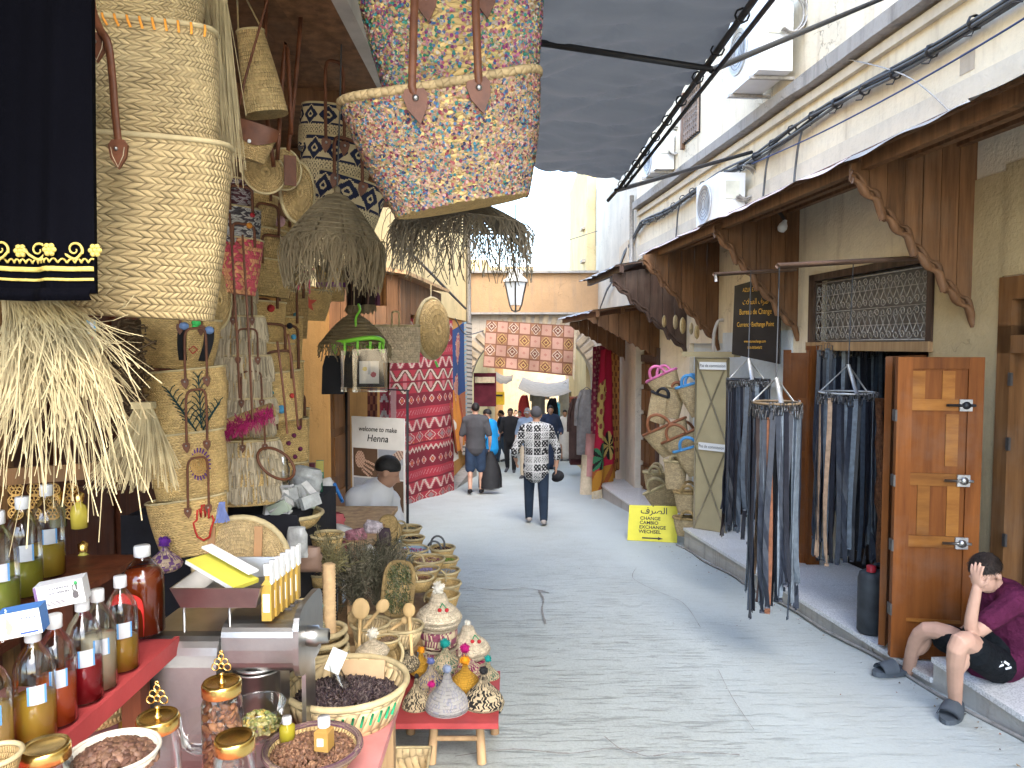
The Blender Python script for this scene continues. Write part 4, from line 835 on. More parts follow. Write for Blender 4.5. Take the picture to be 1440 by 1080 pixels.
br = T('hanger_rail', 'brown metal rail sticking out over the belt shop doorway', 'rail', P(1200, 375, 5.4)); part(br, 'rail_bar', MB().tube([P(1093, 374, 4.6), P(1305, 362, 5.5)], .018, 4), mat('rail_brown', (.16,.1,.07), .5)); part(br, 'stub', MB().tube([P(1304, 358, 5.5), R(5.45, -.05, 2.26)], .02, 6), IRON)
br = T('hanger_rail', 'brown metal rail sticking out in front of the exchange sign', 'rail', P(1050, 384, 6.3)); part(br, 'rail_bar', MB().tube([P(1004, 386, 6.0), P(1120, 379, 7.3)], .016, 4), mat('rail_brown', (.16,.1,.07), .5)); part(br, 'hook', MB().tube([P(1006, 386, 6.0), P(1007, 396, 6.0)], .012, 5), IRONW)
for i in range(26):
    belt(P(1152 + i * 3.8, rnd.uniform(486, 500), 6.6), rnd.uniform(-.6, .6), *(lambda q: (q, rnd.uniform(1.0, 1.3), BNAME[q] + ' '))(rnd.choice((0, 0, 1, 2, 3, 7, 0))), 'leather belt in the dark row hanging at the back of the shop', 'belts at the back of the shop')
tr = one('fur_strip', (lambda m: ([m.tube([P(1238, 560 + i * 21, 5.3) + V((rnd.uniform(-.01,.01), 0, 0)) for i in range(12)], [.028 + rnd.uniform(-.01, .012) for i in range(12)], 7)], m)[1])(MB()), mat('brown_fur', (.17,.07,.03), .95, 0, .5, 40, 1, .02, 90), 'long strip of brown fur hanging inside the shop door', 'fur')
# jerrycan
jc = T('jerrycan', 'black plastic jerrycan with red cap standing on the marble step', 'jerrycan', P(1226, 888, 4.95))
c = P(1226, 888, 4.95); c.z = -.36; k = 4.95 / 1040; jr = 21 * k; jh = 92 * k
BLKJ = mat('dusty_black_plastic', (.035,.04,.045), .5, 0, .5, 9, .2)
mb = MB(); mb.lathe([(0, 0), (jr*.86, 0), (jr, jr*.2), (jr, jh*.36), (jr*.985, jh*.38), (jr, jh*.4), (jr, jh*.86), (jr*.9, jh*.95), (jr*.6, jh*.99), (0, jh)], 24, c, None, True, None, 1, .8); part(jc, 'body', mb, BLKJ)
mb = MB(); mb.lathe([(jr*.3, 0), (jr*.3, .04), (0, .045)], 14, c + V((-jr*.3, -jr*.3, jh * .985))); part(jc, 'cap', mb, mat('red_cap', (.35,.02,.03), .4))
part(jc, 'handle', MB().tube(catmull([c + V((jr*.0, 0, jh*.96)), c + V((jr*.1, 0, jh*1.06)), c + V((jr*.6, 0, jh*1.06)), c + V((jr*.75, 0, jh*.93))], 5), .014, 7), BLKJ)
# bulb, spotlight
bl = T('light_bulb', 'white unlit light bulb in a holder under the canopy', 'bulb', P(1101, 315, 7.0)); c = P(1101, 318, 7.0)
mb = MB(); mb.lathe([(0, -.06), (.03, -.052), (.045, -.02), (.04, .01), (.022, .04), (.018, .06)], 14, c, Matrix.Rotation(.35, 3, 'Y')); part(bl, 'glass', mb, WHITEP); part(bl, 'holder', MB().tube([c + V((.018, 0, .05)), c + V((-.02, 0, .11)), c + V((-.02, .2, .2))], .016, 8), IRON)
# ------------------------------------------------------------------ the boy on the step
TEE = mat('maroon_cotton', (.085,.014,.04), .9, 0, .3, 9, .9, .035, 15, .1); SHORT = mat('black_shorts', (.008,.01,.012), .85, 0, .3, 6, .8, .03, 16, .12)
D = 3.95
J = dict(k=.86, f=V((-1, -.25, 0)).normalized(), r=V((-.25, 1, 0)).normalized())
J.update(pel=V((2.62, 4.0, -.075)), belly=P(1418, 905, 3.98), chest=P(1416, 862, 3.95), neck=P(1404, 826, 3.93), head=P(1386, 806, 3.9))
J.update(sh0=P(1428, 846, 3.80), sh1=P(1398, 842, 4.1), el0=P(1368, 889, 3.72), wr0=P(1374, 826, 3.68), el1=P(1372, 876, 4.2), wr1=P(1350, 890, 4.25))
J.update(hip0=P(1402, 936, 3.88), kn0=P(1350, 903, 3.62), an0=P(1343, 990, 3.82), toe0=P(1336, 1012, 3.74), hip1=P(1398, 925, 4.1), kn1=P(1303, 886, 4.22), an1=P(1275, 950, 4.42), toe1=P(1238, 958, 4.38))
J.update(hd0=V((-.12, -.03, 1)), hn0=V((1, .35, .1)), cu0=.2, up=V((-.45, -.1, .9)), hd1=V((-1, 0, -.3)), hn1=V((0, 0, -1)))
boy = figure('person', 'boy in maroon T-shirt and black shorts sitting on the step, hand on forehead', J, SKINS[0], .0052, TEE, .33, SHORT, .36, None, mat('dark_brown_hair', (.03,.02,.015), .7, 0, .4, 60, .7, .006, 140), None, None, .12, None, V((-.82, -.32, -.5)), True, V((2.6, 4.0, -.2)), .05)
mb = MB(); HM = frame_(V((-.82, -.32, -.5)), J['up'])
for _ in range(1500):
    a = rnd.uniform(0, 6.283); e = math.acos(1 - rnd.random() * 1.15); fr_ = math.sin(a)
    if e > 1.62 - .45 * max(0, fr_) + .45 * max(0, -fr_): continue
    q = J['head'] + HM @ (V((.081 * math.sin(e) * math.cos(a), -.014 + .1 * math.sin(e) * math.sin(a), .028 + .097 * math.cos(e))) * .86); nn = (q - J['head']).normalized(); dn = HM @ V((rnd.uniform(-.3, .3), .9 if e < .9 else .1, -.2 if e < .9 else -1)); e_ = q + (nn * .45 + dn).normalized() * rnd.uniform(.012, .024); sd_ = nn.cross(e_ - q)
    mb.ribbon([q, (q + e_) / 2 + nn * .003, e_], .0022, sd_ if sd_.length > 1e-6 else V((1, 0, 0)))
part(boy, 'hair_strands', mb, mat('dark_brown_hair', (0, 0, 0)), 'stuff')
SLIDE = mat('grey_rubber', (.075,.09,.105), .6, 0, .2, 9)
for i, an, toe in ((0, J['an0'], J['toe0']), (1, J['an1'], J['toe1'])):
    dv = (toe - an); dv.z = 0; dv.normalize(); sv = V((-dv.y, dv.x, 0)); c = an.lerp(toe, .45); c.z = g(c.y) + .012
    nl = 20; out = [(.155 * math.cos(q) + .0, .05 * math.sin(q) * (1 + .18 * math.cos(q))) for q in np.linspace(0, 2 * PI, nl, False)]
    s_ = part(boy, 'slide_sandal', MB().prism(out, c, dv, sv, .03), SLIDE)
    mb = MB(); mb.grid(lambda u, v_: c + dv * (.01 + .1 * v_) + sv * .055 * math.cos(PI * u) + V((0, 0, .028 + (.062 - .02 * v_) * math.sin(PI * u))), 14, 4); mb.grid(lambda u, v_: c + dv * (.01 + .1 * v_) + sv * .049 * math.cos(PI * u) + V((0, 0, .026 + (.055 - .02 * v_) * math.sin(PI * u))), 14, 4); part(s_, 'strap', mb, SLIDE)
mb = MB(); h0 = J['hip0'].lerp(J['kn0'], .3)
for i in range(3): mb.box(h0 + V((-.04 * i + .04, -.098, .02 + .012 * i)), (.03, .004, .012), Matrix.Rotation(.6, 3, 'Y')); mb.box(h0 + V((-.04 * i + .05, -.098, -.005 + .012 * i)), (.03, .004, .01), Matrix.Rotation(-.3, 3, 'Y'))
part(boy, 'shorts_print', mb, WHITEP)
# ------------------------------------------------------------------ straw goods of the left-hand shop
ST = (.64,.49,.27)
SBIG = straw('palm_plait_large', (.44,.33,.165), 66, 27, .9, .22, .007)
SMED = straw('palm_plait_medium', (.57,.39,.155), 60, 22, .9, .3, .005)
SFIN = straw('palm_plait_fine', (.54,.37,.15), 76, 24, .8, .3, .004)
SCRO = straw('crochet_straw', (.54,.39,.18), 46, 22, .25, .12, .006)
SCOIL = straw('coiled_straw', (.54,.38,.17), 70, 9, .45, .35, .008)
SROPE = straw('rope_coil', (.48,.33,.14), 60, 14, .3, .35, .006)
SPLAIN = mat('raffia', (.46,.37,.2), .75, 0, .35, 14, .4, .003, 80)
SDRK = mat('dry_brown_raffia', (.19,.148,.085), .85, 0, .35, 14, .4, .003, 80)
SWHT = mat('cream_yarn', (.56,.47,.32), .9, 0, .2, 14, .5, .004, 90)
PAINT = vcol('printed_paint', .55, .1); CLOTH = vcol('woven_cloth', .92, .5, 260, .004); SEQ = vcol('sequin_shine', .4, 0, 1, 0, .25)
class Bag:
    """plaited basket bag: parts body, rim, handles; F(s, v) is a point on its front"""
    def __init__(s, name, label, px, py, d, wt, wb, h, m, yaw=0, dr=.42, roll=0, cat='bag', group=None, rim=2.2, rimm=None, sq=.8, lip=0, nu=48, nv=16, closed=False, bulge=.04):
        k = d / FPX; s.k = k; s.c = P(px, py, d); s.h = h * k; s.wt, s.wb = wt * k / 2, wb * k / 2; s.dr, s.sq, s.lip, s.bulge = dr, sq, lip * k, bulge
        s.M = rotz(yaw) @ Matrix.Rotation(roll, 3, 'Y'); s.o = T(name, label, cat, s.c + s.M @ V((0, 0, -s.h)), group)
        mb = MB(); mb.grid(lambda u, v_: s.pt(2 * PI * u, v_), nu, nv)
        mb.grid(lambda u, v_: s.pt(2 * PI * u, 0, 1 - v_ * .999), nu, 3); mb.grid(lambda u, v_: s.pt(-2 * PI * u, 1 - .5 * v_, .94), nu, 4)
        s.body = part(s.o, 'body', mb, m)
        if rim: mb = MB(); mb.tube([s.pt(2 * PI * i / 40, 1) for i in range(40)], rim * k, 7, True); s.rim = part(s.o, 'rim', mb, rimm or SPLAIN)
    def pt(s, a, v_, f=1, off=0):
        w_ = (s.wb + (s.wt - s.wb) * v_) * (1 + s.bulge * math.sin(PI * v_)) * f + off; ca, sa = math.cos(a), math.sin(a); e = s.sq
        x = w_ * math.copysign(abs(ca) ** e, ca); y = (w_ - off) * s.dr * math.copysign(abs(sa) ** e, sa) + (off if sa > 0 else -off) * abs(sa)
        return s.c + s.M @ V((x, y, -s.h * (1 - v_) + s.lip * (ca * ca) * v_ * v_))
    def F(s, x, v_, off=.004):              # x -1..1 across the front
        x = max(-1, min(1, x)); return s.pt(-math.acos(x ** (1 / s.sq) if x >= 0 else -((-x) ** (1 / s.sq))), v_, 1, off)
    def straps(s, xs=(-.35, .35), up=80, w_=4, tabv=.82, m=LEATHER, arch=True, name='handle', spread=0, back=False, tab=True):
        k = s.k; q0, q1 = s.F(xs[0], tabv, .006), s.F(xs[1], tabv, .006); top = (q0 + q1) / 2 + V((0, 0, up * k))
        if arch: pts = catmull([q0, q0 + V((0, 0, up * .5 * k)), q0.lerp(q1, .06) + V((0, 0, up * .93 * k)), top, q1.lerp(q0, .06) + V((0, 0, up * .93 * k)), q1 + V((0, 0, up * .5 * k)), q1], 6)
        mb = MB()
        if arch: mb.tube(pts, w_ * k / 2, 6, False, True, None, .6, s.M @ V((0, -1, 0)))
        else:
            for q, t_ in ((q0, xs[0]), (q1, xs[1])): mb.tube([q, s.F(t_, 1.0, .01), s.F(t_, 1.0, .012) + V((spread * k * (1 if t_ < 0 else -1), 0, up * k))], w_ * k / 2, 6, False, True, None, .5, s.M @ V((0, -1, 0)))
        hd = part(s.o, name, mb, m)
        if tab:
            for q, x in ((q0, xs[0]), (q1, xs[1])):
                nrm = (s.M @ V((0, -1, 0))); ux = s.M @ V((1, 0, 0)); uy = s.M @ V((0, 0, 1)); r = w_ * 1.35 * k
                poly = [(-r, r * .7), (-r * .7, r * 1.2), (r * .7, r * 1.2), (r, r * .7), (r * .8, -r * .4), (0, -r * 1.7), (-r * .8, -r * .4)]
                tb = part(s.o, 'strap_tab', MB().prism(poly, q + nrm * .002, ux, uy, .006, None, nrm), m)
                part(tb, 'rivet', MB().ball(q + nrm * .008 + uy * r * .4, r * .28, 8, 5), STEEL)
        return hd
def strands(mb, roots, tips, mids=None, w_=.002, seg=5, droop=.0, jit=.01, col=None):
    for a, b in zip(roots, tips):
        a, b = V(a), V(b); m = (a + b) / 2 + V((rnd.uniform(-jit, jit), rnd.uniform(-jit, jit), droop + rnd.uniform(-jit, jit)))
        pts = [a * (1 - t) ** 2 + m * 2 * t * (1 - t) + b * t * t for t in np.linspace(0, 1, seg)]
        dv = (b - a); s_ = V((dv.z, rnd.uniform(-.4, .4) * dv.length, -dv.x)); mb.ribbon(pts, w_, s_ if s_.length > 1e-6 else V((1, 0, 0)), None, col)
    return mb
# ---- the black gown, nearest thing on the left
gw = T('gown', 'black gown with gold embroidered hem hanging at the picture edge', 'gown', P(60, 412, 1.3)); k = 1.3 / FPX
def gwf(u, v_, off=0):
    y = -40 + 445 * v_; fold = math.sin(u * 13 + 1) * .012 + math.sin(u * 29 + v_ * 2) * .005
    return P(-82 + 208 * u + 4 * v_ * u, y + 8 * math.sin(u * 2.2) * v_, 1.3) + V((0, fold * (.5 + .5 * v_) + off, 0))
mb = MB(); mb.grid(gwf, 60, 40); mb.grid(lambda u, v_: gwf(.98 - .98 * u, v_, .02), 30, 20); mb.grid(lambda u, v_: gwf(1 - .02 * v_, u, .02 * v_), 20, 3); part(gw, 'cloth', mb, mat('black_crepe', (.0025,.0025,.004), 1, 0, .2, 5, .5, .002, 300, .03))
mb = MB(); mb.grid(lambda u, v_: gwf(1, 1, 0) * 0 + gwf(u, .985 + .0 * v_, 0) + V((0, -.008 * math.sin(PI * v_) - .012, -.022 * v_)), 60, 6); part(gw, 'hem_roll', mb, mat('black_crepe', (0,0,0)))
GTHR = mat('gold_thread', (.62,.47,.12), .5, .2, .2, 60, .6, .003, 300)
for v_, r in ((.925, .0048), (.958, .0028)):
    q = [gwf(u, v_, -.004) for u in np.linspace(0, 1, 60)]; part(gw, 'hem_band', MB().tube(q, r, 6, False, True, None, .4, (0, 1, 0)), GTHR)
sc_ = gwf
for i in range(3):
    u0 = .40 + i * .245; c0 = gwf(u0, .865, -.006); spi = [c0 + V((math.cos(q) * (.0135 - .0016 * q), 0, math.sin(q) * (.0135 - .0016 * q))) for q in np.linspace(-.5, 6.6, 30)]
    tail = [c0 + V((-.036, 0, -.012)), c0 + V((-.02, 0, -.012)), c0 + V((-.008, 0, -.006))]
    part(gw, 'embroidered_scroll', MB().tube(spi, [.0026 - .00005 * j for j in range(30)], 6), GTHR)
    part(gw, 'embroidered_scroll', MB().tube(catmull([c0 + V((.012, 0, -.006)), c0 + V((.0, 0, -.016)), c0 + V((-.016, 0, -.008)), c0 + V((-.026, 0, .004))], 5), .0024, 6), GTHR)
    f0 = gwf(u0 + .122, .868, -.006); mb = MB(); [mb.ball(f0 + V((math.cos(a) * .0075, 0, math.sin(a) * .0075)), .0048, 7, 5) for a in np.linspace(0, 5.24, 6)]; mb.ball(f0, .005, 7, 5); part(gw, 'embroidered_flower', mb, GTHR)
mb = MB(); mb.tube([gwf(u, .9 + .006 * math.sin(u * 150), -.005 + .002 * math.cos(u * 150)) for u in np.linspace(0, 1, 220)], .0018, 4); part(gw, 'hem_braid', mb, GTHR)
# ---- big plaited bags behind it
b3 = Bag('basket_bag', 'lowest of the big pale plaited palm bags beside the black gown', 198, 202, 1.66, 240, 206, 240, SBIG, .12, .4, .05, 'bag', 'big palm bags', 4, None, .75, 4, 80, 40)
b2 = Bag('basket_bag', 'middle big palm bag with orange stitched rim beside the gown', 211, 42, 1.68, 174, 186, 190, SBIG, .12, .4, .05, 'bag', 'big palm bags', 4, None, .75, 4, 80, 40)
b1 = Bag('basket_bag', 'topmost big palm bag, cut by the upper picture edge', 204, -110, 1.7, 170, 150, 150, SBIG, .12, .4, .05, 'bag', 'big palm bags', 4, None, .75, 4, 80, 40)
ORS = mat('orange_stitch', (.75,.3,.04), .8)
for i in range(9):
    x = -.45 + i * .165; part(b2.o, 'rim_stitch', MB().tube([b2.F(x, .93, .004), b2.F(x - .02, .97, .012), b2.F(x - .03, 1.0, .014)], .0028, 5), ORS)
hp = [P(128, -30, 1.5), P(130, 10, 1.5), P(140, 40, 1.47), P(152, 62, 1.46), P(158, 110, 1.47), P(162, 160, 1.48), P(167, 205, 1.49)]
h_ = part(b3.o, 'handle', MB().tube(catmull(hp, 6), .0075, 8, False, True, None, .55, (0, -1, 0)), LEATHER)
for (x, y) in ((168, 216), (138, 66)):
    q = P(x, y, 1.475); r = 13 * 1.475 / FPX; tb = part(b3.o, 'strap_tab', MB().prism([(-r, r*.8), (-r*.6, r*1.4), (r*.6, r*1.4), (r, r*.8), (r*.8, -r*.5), (0, -r*1.7), (-r*.8, -r*.5)], q, (1, .1, 0), (0, 0, 1), .006, None, (0, -1, 0)), LEATHER)
    part(tb, 'rivet', MB().ball(q + V((-.003, -.007, .008)), .0042, 10, 6), STEEL); part(tb, 'stitching', MB().tube([q + V((a * r * .72, -.0068, b * r)) for a, b in ((-1,.6),(-.8,-.3),(0,-1.5),(.8,-.3),(1,.6))], .0009, 4), SWHT)
# ---- hanging raffia skein and small bags behind
mb = MB(); rts = [P(rnd.uniform(286, 318), rnd.uniform(-20, 5), rnd.uniform(1.95, 2.1)) for _ in range(170)]
strands(mb, rts, [q + V((rnd.uniform(-.01, .05), rnd.uniform(-.02, .02), -rnd.uniform(.3, .5))) for q in rts], None, .0022, 6, 0, .012); sk = T('raffia_skein', 'long straw skein hanging between the big palm bags and the cone bag', 'raffia', P(305, 200, 2)); part(sk, 'strands', mb, SPLAIN, 'stuff')
part(sk, 'knot', MB().lathe([(0, .04), (.03, .03), (.036, 0), (.028, -.03), (.03, -.05)], 14, P(300, -2, 2.0)), SPLAIN)
cbg = Bag('basket_bag', 'cone shaped crochet straw bag with narrow top hanging high', 352, 45, 2.4, 36, 58, 112, SCRO, .3, .75, -.18, 'bag', None, 1.6)
mb = MB(); mb.tube([cbg.pt(.3, 1), P(337, -20, 2.4)], .003, 5); mb.tube([cbg.pt(2.6, 1), P(333, -20, 2.42)], .003, 5); part(cbg.o, 'cord', mb, SPLAIN)
fl = Bag('flap_bag', 'half round straw shoulder bag with brown leather flap', 362, 178, 2.35, 58, 40, 48, SROPE, .25, .4, .25, 'bag', None, 1.6)
mb = MB(); mb.grid(lambda u, v_: fl.F(-.95 + 1.9 * u, 1.02 - (.62 * v_) * (1 - .5 * (2 * u - 1) ** 2), .008), 14, 8); part(fl.o, 'flap', mb, LEATHER); part(fl.o, 'shell_button', MB().ball(fl.F(-.1, .45, .016), .006, 8, 5), WHITEP)
part(fl.o, 'strap', MB().tube([fl.F(-.9, .98), P(345, 110, 2.3), P(376, 0, 2.3), P(378, -30, 2.3)], .004, 6), LEATHER)
def disc_bag(label, px, py, d, rpx, yaw, straps, m=SROPE, squash=1.0, group=None):
    k = d / FPX; c = P(px, py, d); r = rpx * k; o = T('round_bag', label, 'bag', c - V((0, 0, r)), group); M = rotz(yaw) @ Matrix.Rotation(PI / 2, 3, 'X')
    prof = [(0, .25 * r), (r * .55, .24 * r), (r * .9, .17 * r), (r, .0), (r * .9, -.17 * r), (r * .55, -.24 * r), (0, -.25 * r)]
    part(o, 'body', MB().lathe(prof, 30, c, M, True, None, squash, 1), m); part(o, 'edge', MB().tube([c + M @ V((r * squash * math.cos(a), r * math.sin(a), 0)) for a in np.linspace(0, 6.28, 30)[:-1]], r * .07, 6, True), SPLAIN)
    if straps: part(o, 'strap', MB().tube(catmull(straps, 5), 3.2 * k, 6, False, True, None, .4, (0, -1, 0)), LEATHER)
    return o, c, M, r
disc_bag('small round straw bag under the leather flap bag', 372, 243, 2.55, 28, .5, [P(385, 235, 2.5), P(372, 120, 2.5), P(375, -10, 2.5)])
disc_bag('round straw bag with long leather straps beside the navy patterned bags', 400, 238, 2.6, 28, .5, [P(390, 225, 2.52), P(402, 60, 2.52), P(410, 190, 2.5)], SROPE, .8)
o_, c_, M_, r_ = disc_bag('ribbed oval straw bag with leather front tab', 418, 270, 2.7, 42, .6, [P(405, 215, 2.6), P(418, 90, 2.6), P(425, -5, 2.6)], SROPE, .55)
part(o_, 'leather_tab', MB().box(P(408, 240, 2.55), (.04, .008, .1), rotz(.5)), LEATHER)
# ---- navy patterned bags
NAVY = (.014,.018,.045); STC = (.52,.42,.25)
def navyfn(u, v_):
    q = (u * 10) % 1
    if v_ > .52 or v_ < .14:
        row = (v_ - .52) / .42 if v_ > .52 else v_ / .14; a = abs(q - .5) * 2; b = abs(row - .5) * 2; dd = a + b
        return NAVY if dd < .22 else STC if dd < .42 else NAVY if dd < .98 else STC if dd < 1.14 else NAVY if b > .8 else STC
    return STC if math.sin(u * 400) * math.sin(v_ * 70) > -.35 else (.1,.085,.06)
def navy_bag(label, px, py, d, wt, wb, h, roll):
    b = Bag('patterned_bag', label, px, py, d, wt, wb, h, SFIN, .25, .6, roll, 'bag', 'navy patterned bags', 1.8, None, .9)
    b.body.data.materials[0] = CLOTH; mb = MB(); mb.grid(lambda u, v_: b.pt(2 * PI * u, v_, 1, .002), 220, 44, False, True, navyfn); part(b.o, 'woven_pattern', mb, CLOTH); return b
n1 = navy_bag('topmost navy and straw diamond patterned bag', 462, 152, 3.0, 70, 76, 60, .05); n2 = navy_bag('middle navy and straw diamond patterned bag', 475, 200, 3.0, 92, 86, 70, .12); n3 = navy_bag('lowest navy and straw diamond patterned bag', 492, 255, 3.0, 104, 88, 78, .25)
n2.straps((-.3, .2), 112, 5, .8); n3.straps((-.35, .35), 60, 5, .85)
# ---- sequin bags
PALA = [(.62,.3,.22), (.65,.28,.3), (.5,.12,.2), (.05,.3,.17), (.06,.35,.33), (.6,.52,.2), (.62,.5,.35), (.7,.6,.45), (.3,.06,.2), (.1,.2,.4), (.55,.35,.15)]
PALB = [(.6,.3,.22), (.55,.3,.2), (.42,.1,.1), (.08,.17,.34), (.05,.26,.34), (.03,.04,.1), (.5,.38,.12), (.55,.4,.22), (.58,.44,.26), (.55,.38,.2), (.5,.34,.2), (.05,.25,.2), (.5,.3,.14), (.25,.04,.08), (.6,.33,.28)]
def sequin_bag(label, px, py, d, wt, wb, h, pal, n_, yaw, roll):
    b = Bag('sequin_bag', label, px, py, d, wt, wb, h, SMED, yaw, .42, roll, 'bag', 'sequin bags', 6.5, straw('rim_rope', (.36,.26,.13), 3, 60, .5, .5, .003), .8, 12, 64, 30)
    mb = MB(); k = b.k; X, Z = b.M @ V((1, 0, 0)), b.M @ V((0, 0, 1))
    for _ in range(n_):
        a = -PI * rnd.uniform(-.08, 1.08); v_ = rnd.uniform(.0, .97); q = b.pt(a, v_, 1, .003); q2 = b.pt(a + .02, v_, 1, .003); t = (q2 - q).normalized(); up = (b.pt(a, v_ + .01, 1, .003) - q).normalized(); nn = t.cross(up)
        t = (t + nn * rnd.uniform(-.5, .5)).normalized(); up = (up + nn * rnd.uniform(-.5, .5)).normalized(); r = rnd.uniform(1.8, 2.9) * k; c = rnd.choice(pal); s_ = rnd.uniform(.75, 1.2)
        c = sc(c, .62); mb.add([q + t * r * math.cos(e) + up * r * math.sin(e) for e in (0, 1.047, 2.094, 3.1416, 4.188, 5.236)], [(0, 1, 2, 3, 4, 5)], False, None, sc(c, s_))
    part(b.o, 'sequins', mb, SEQ, 'stuff'); return b
s2 = sequin_bag('lower bag covered in multicoloured sequins with brown leather handles', 622, 138, 1.95, 276, 184, 150, PALB, 9000, .1, -.19)
s2.straps((-.28, .33), 150, 12, .86, LEATHER, False, 'handle', 6)
s1 = sequin_bag('upper bag covered in pink and green sequins, cut by the picture edge', 628, -78, 2.05, 262, 205, 200, PALA, 6500, .1, -.1)
s1.straps((-.3, .32), 90, 11, .5, LEATHER, False)
for x0 in (-.05, .1):
    pass
# ---- frayed straw lamp shades and hats
def shade(label, px, py, d, rt, rb, h, fr, nstr, m=SDRK, drop=60, spread=1.25, tilt=0, cat='lamp shade', name='straw_shade', ribs=9, open_=True):
    k = d / FPX; c = P(px, py, d); M = Matrix.Rotation(tilt, 3, 'Y'); o = T(name, label, cat, c - V((0, 0, h * k)))
    prof = [(rt * k * .3, 0), (rt * k, -h * .08 * k)] + [((rt + (rb - rt) * (i / 8) ** .8) * k, -h * k * (.08 + .92 * i / 8)) for i in range(1, 9)]
    for i, (r, z) in enumerate(prof[1:]): part(o, 'hoop', MB().tube([c + M @ V((r * math.cos(a), r * math.sin(a), z)) for a in np.linspace(0, 6.28, 26)[:-1]], 1.6 * k, 5, True), m)
    mb = MB(); ro, ti = [], []
    for i in range(ribs * 40):
        a = 2 * PI * (i + rnd.uniform(-.3, .3)) / (ribs * 40); j = rnd.randint(0, 2); r0, z0 = prof[j]; r1, z1 = prof[-1]
        ro.append(c + M @ V((r0 * math.cos(a), r0 * math.sin(a), z0))); a += rnd.uniform(-.12, .12); ti.append(c + M @ V((r1 * math.cos(a), r1 * math.sin(a), z1)))
    strands(mb, ro, ti, None, 2.6 * k, 5, h * .06 * k, 2 * k); part(o, 'straw_cover', mb, m, 'stuff')
    mb = MB(); ro, ti = [], []
    for i in range(nstr):
        a = rnd.uniform(0, 6.28); r1, z1 = prof[-1]; f = rnd.uniform(.3, 1) ** 1.5
        ro.append(c + M @ V((r1 * math.cos(a), r1 * math.sin(a), z1))); a += rnd.uniform(-.3, .3); r2 = r1 * (1 + (spread - 1) * rnd.uniform(.2, 1)); ti.append(c + M @ V((r2 * math.cos(a), r2 * math.sin(a), z1 - drop * k * f)))
    strands(mb, ro, ti, None, 1.3 * k, 6, 0, drop * .25 * k); part(o, 'frayed_fringe', mb, m, 'stuff')
    part(o, 'top_knot', MB().lathe([(rt * k * .3, 0), (rt * k * .32, 6 * k), (rt * k * .2, 9 * k), (0, 10 * k)], 10, c, M), m); return o, c
o1, cc = shade('bushy brown frayed straw shade under the navy bags', 474, 272, 2.75, 14, 62, 62, 1, 900, SDRK, 78, 1.1, .06)
o2, cc = shade('wide dark straw shade with stray strands beneath the sequin bag', 652, 284, 2.3, 26, 88, 30, 1, 420, mat('dark_straw', (.12,.1,.07), .9), 80, 1.2, .06)
o3, cc = shade('domed straw shade above the lime green clip hanger', 498, 440, 4.2, 8, 46, 42, 1, 130, SDRK, 26, 1.15, 0)
part(o3, 'hanging_cord', MB().tube([cc + V((0, 0, .03)), P(498, 360, 4.2), P(494, 200, 4.2)], .004, 4), SPLAIN)
part(o1, 'hanging_cord', MB().tube([P(474, 268, 2.75), P(478, 150, 2.75), P(480, 60, 2.8), P(480, 0, 2.9)], .003, 4), CABLE); part(o2, 'hanging_cord', MB().tube([P(652, 282, 2.3), P(648, 200, 2.3)], .003, 4), CABLE)
bl_ = T('lattice_bowl', 'open lattice straw bowl hanging beside the wide shade', 'bowl', P(582, 340, 2.5)); kk = 2.5 / FPX; c = P(583, 315, 2.5); M = Matrix.Rotation(.5, 3, 'Y') @ Matrix.Rotation(-.4, 3, 'X')
for i in range(7): r = (6 + i * 4) * kk; part(bl_, 'hoop', MB().tube([c + M @ V((r * math.cos(a), r * math.sin(a), (i * 1.2 * i * .6) * kk)) for a in np.linspace(0, 6.28, 22)[:-1]], 1.2 * kk, 4, True), SPLAIN)
for i in range(16): a = i * PI / 8; part(bl_, 'rib', MB().tube([c + M @ V((r * math.cos(a), r * math.sin(a), (((r / kk - 6) / 4) ** 2 * .72) * kk)) for r in (6*kk, 14*kk, 22*kk, 30*kk)], 1.1 * kk, 4), SPLAIN)
mb = MB(); ro = [P(rnd.uniform(550, 590), rnd.uniform(285, 325), 2.5) for _ in range(90)]; strands(mb, ro, [q + V((rnd.uniform(-.05, .07), rnd.uniform(-.04, .04), -rnd.uniform(.02, .2))) for q in ro], None, .002, 6, .02, .03); part(bl_, 'frayed_fringe', mb, SDRK, 'stuff')
# ---- raffia brooms
rb_ = T('raffia_bundle', 'large pale raffia bundle flaring out over the oil bottles', 'raffia', P(40, 600, 1.5)); mb = MB()
for i in range(620):
    a = rnd.uniform(-.35, 1); x0 = rnd.uniform(-10, 62) ; p0 = P(x0 + 8, 405, 1.42 + rnd.uniform(0, .08)); d1 = 1.42 + rnd.uniform(-.1, .16)
    ex = 30 + 150 * a + rnd.gauss(0, 26); ey = 555 + rnd.gauss(0, 45) - 30 * max(0, a - .3) + (rnd.uniform(60, 140) if rnd.random() < .2 else 0)
    p2 = P(ex, ey, d1); p1 = P(x0 + 20 + 95 * max(0, a), 455 + rnd.uniform(-15, 50), 1.4 + rnd.uniform(-.03, .1)); pts = [p0*(1-t)**2 + p1*2*t*(1-t) + p2*t*t for t in np.linspace(0, 1, 7)]
    mb.ribbon(pts, rnd.uniform(.0014, .0029), V((1, rnd.uniform(-.5, .5), rnd.uniform(-.3, .6))))
part(rb_, 'strands', mb, SPLAIN, 'stuff'); part(rb_, 'binding', MB().lathe([(.05, .03), (.056, 0), (.054, -.03)], 18, P(32, 402, 1.46)), SPLAIN)
rb2 = T('raffia_bundle', 'smaller raffia bundle in front of the palm leaf bag', 'raffia', P(190, 690, 2.2)); mb = MB()
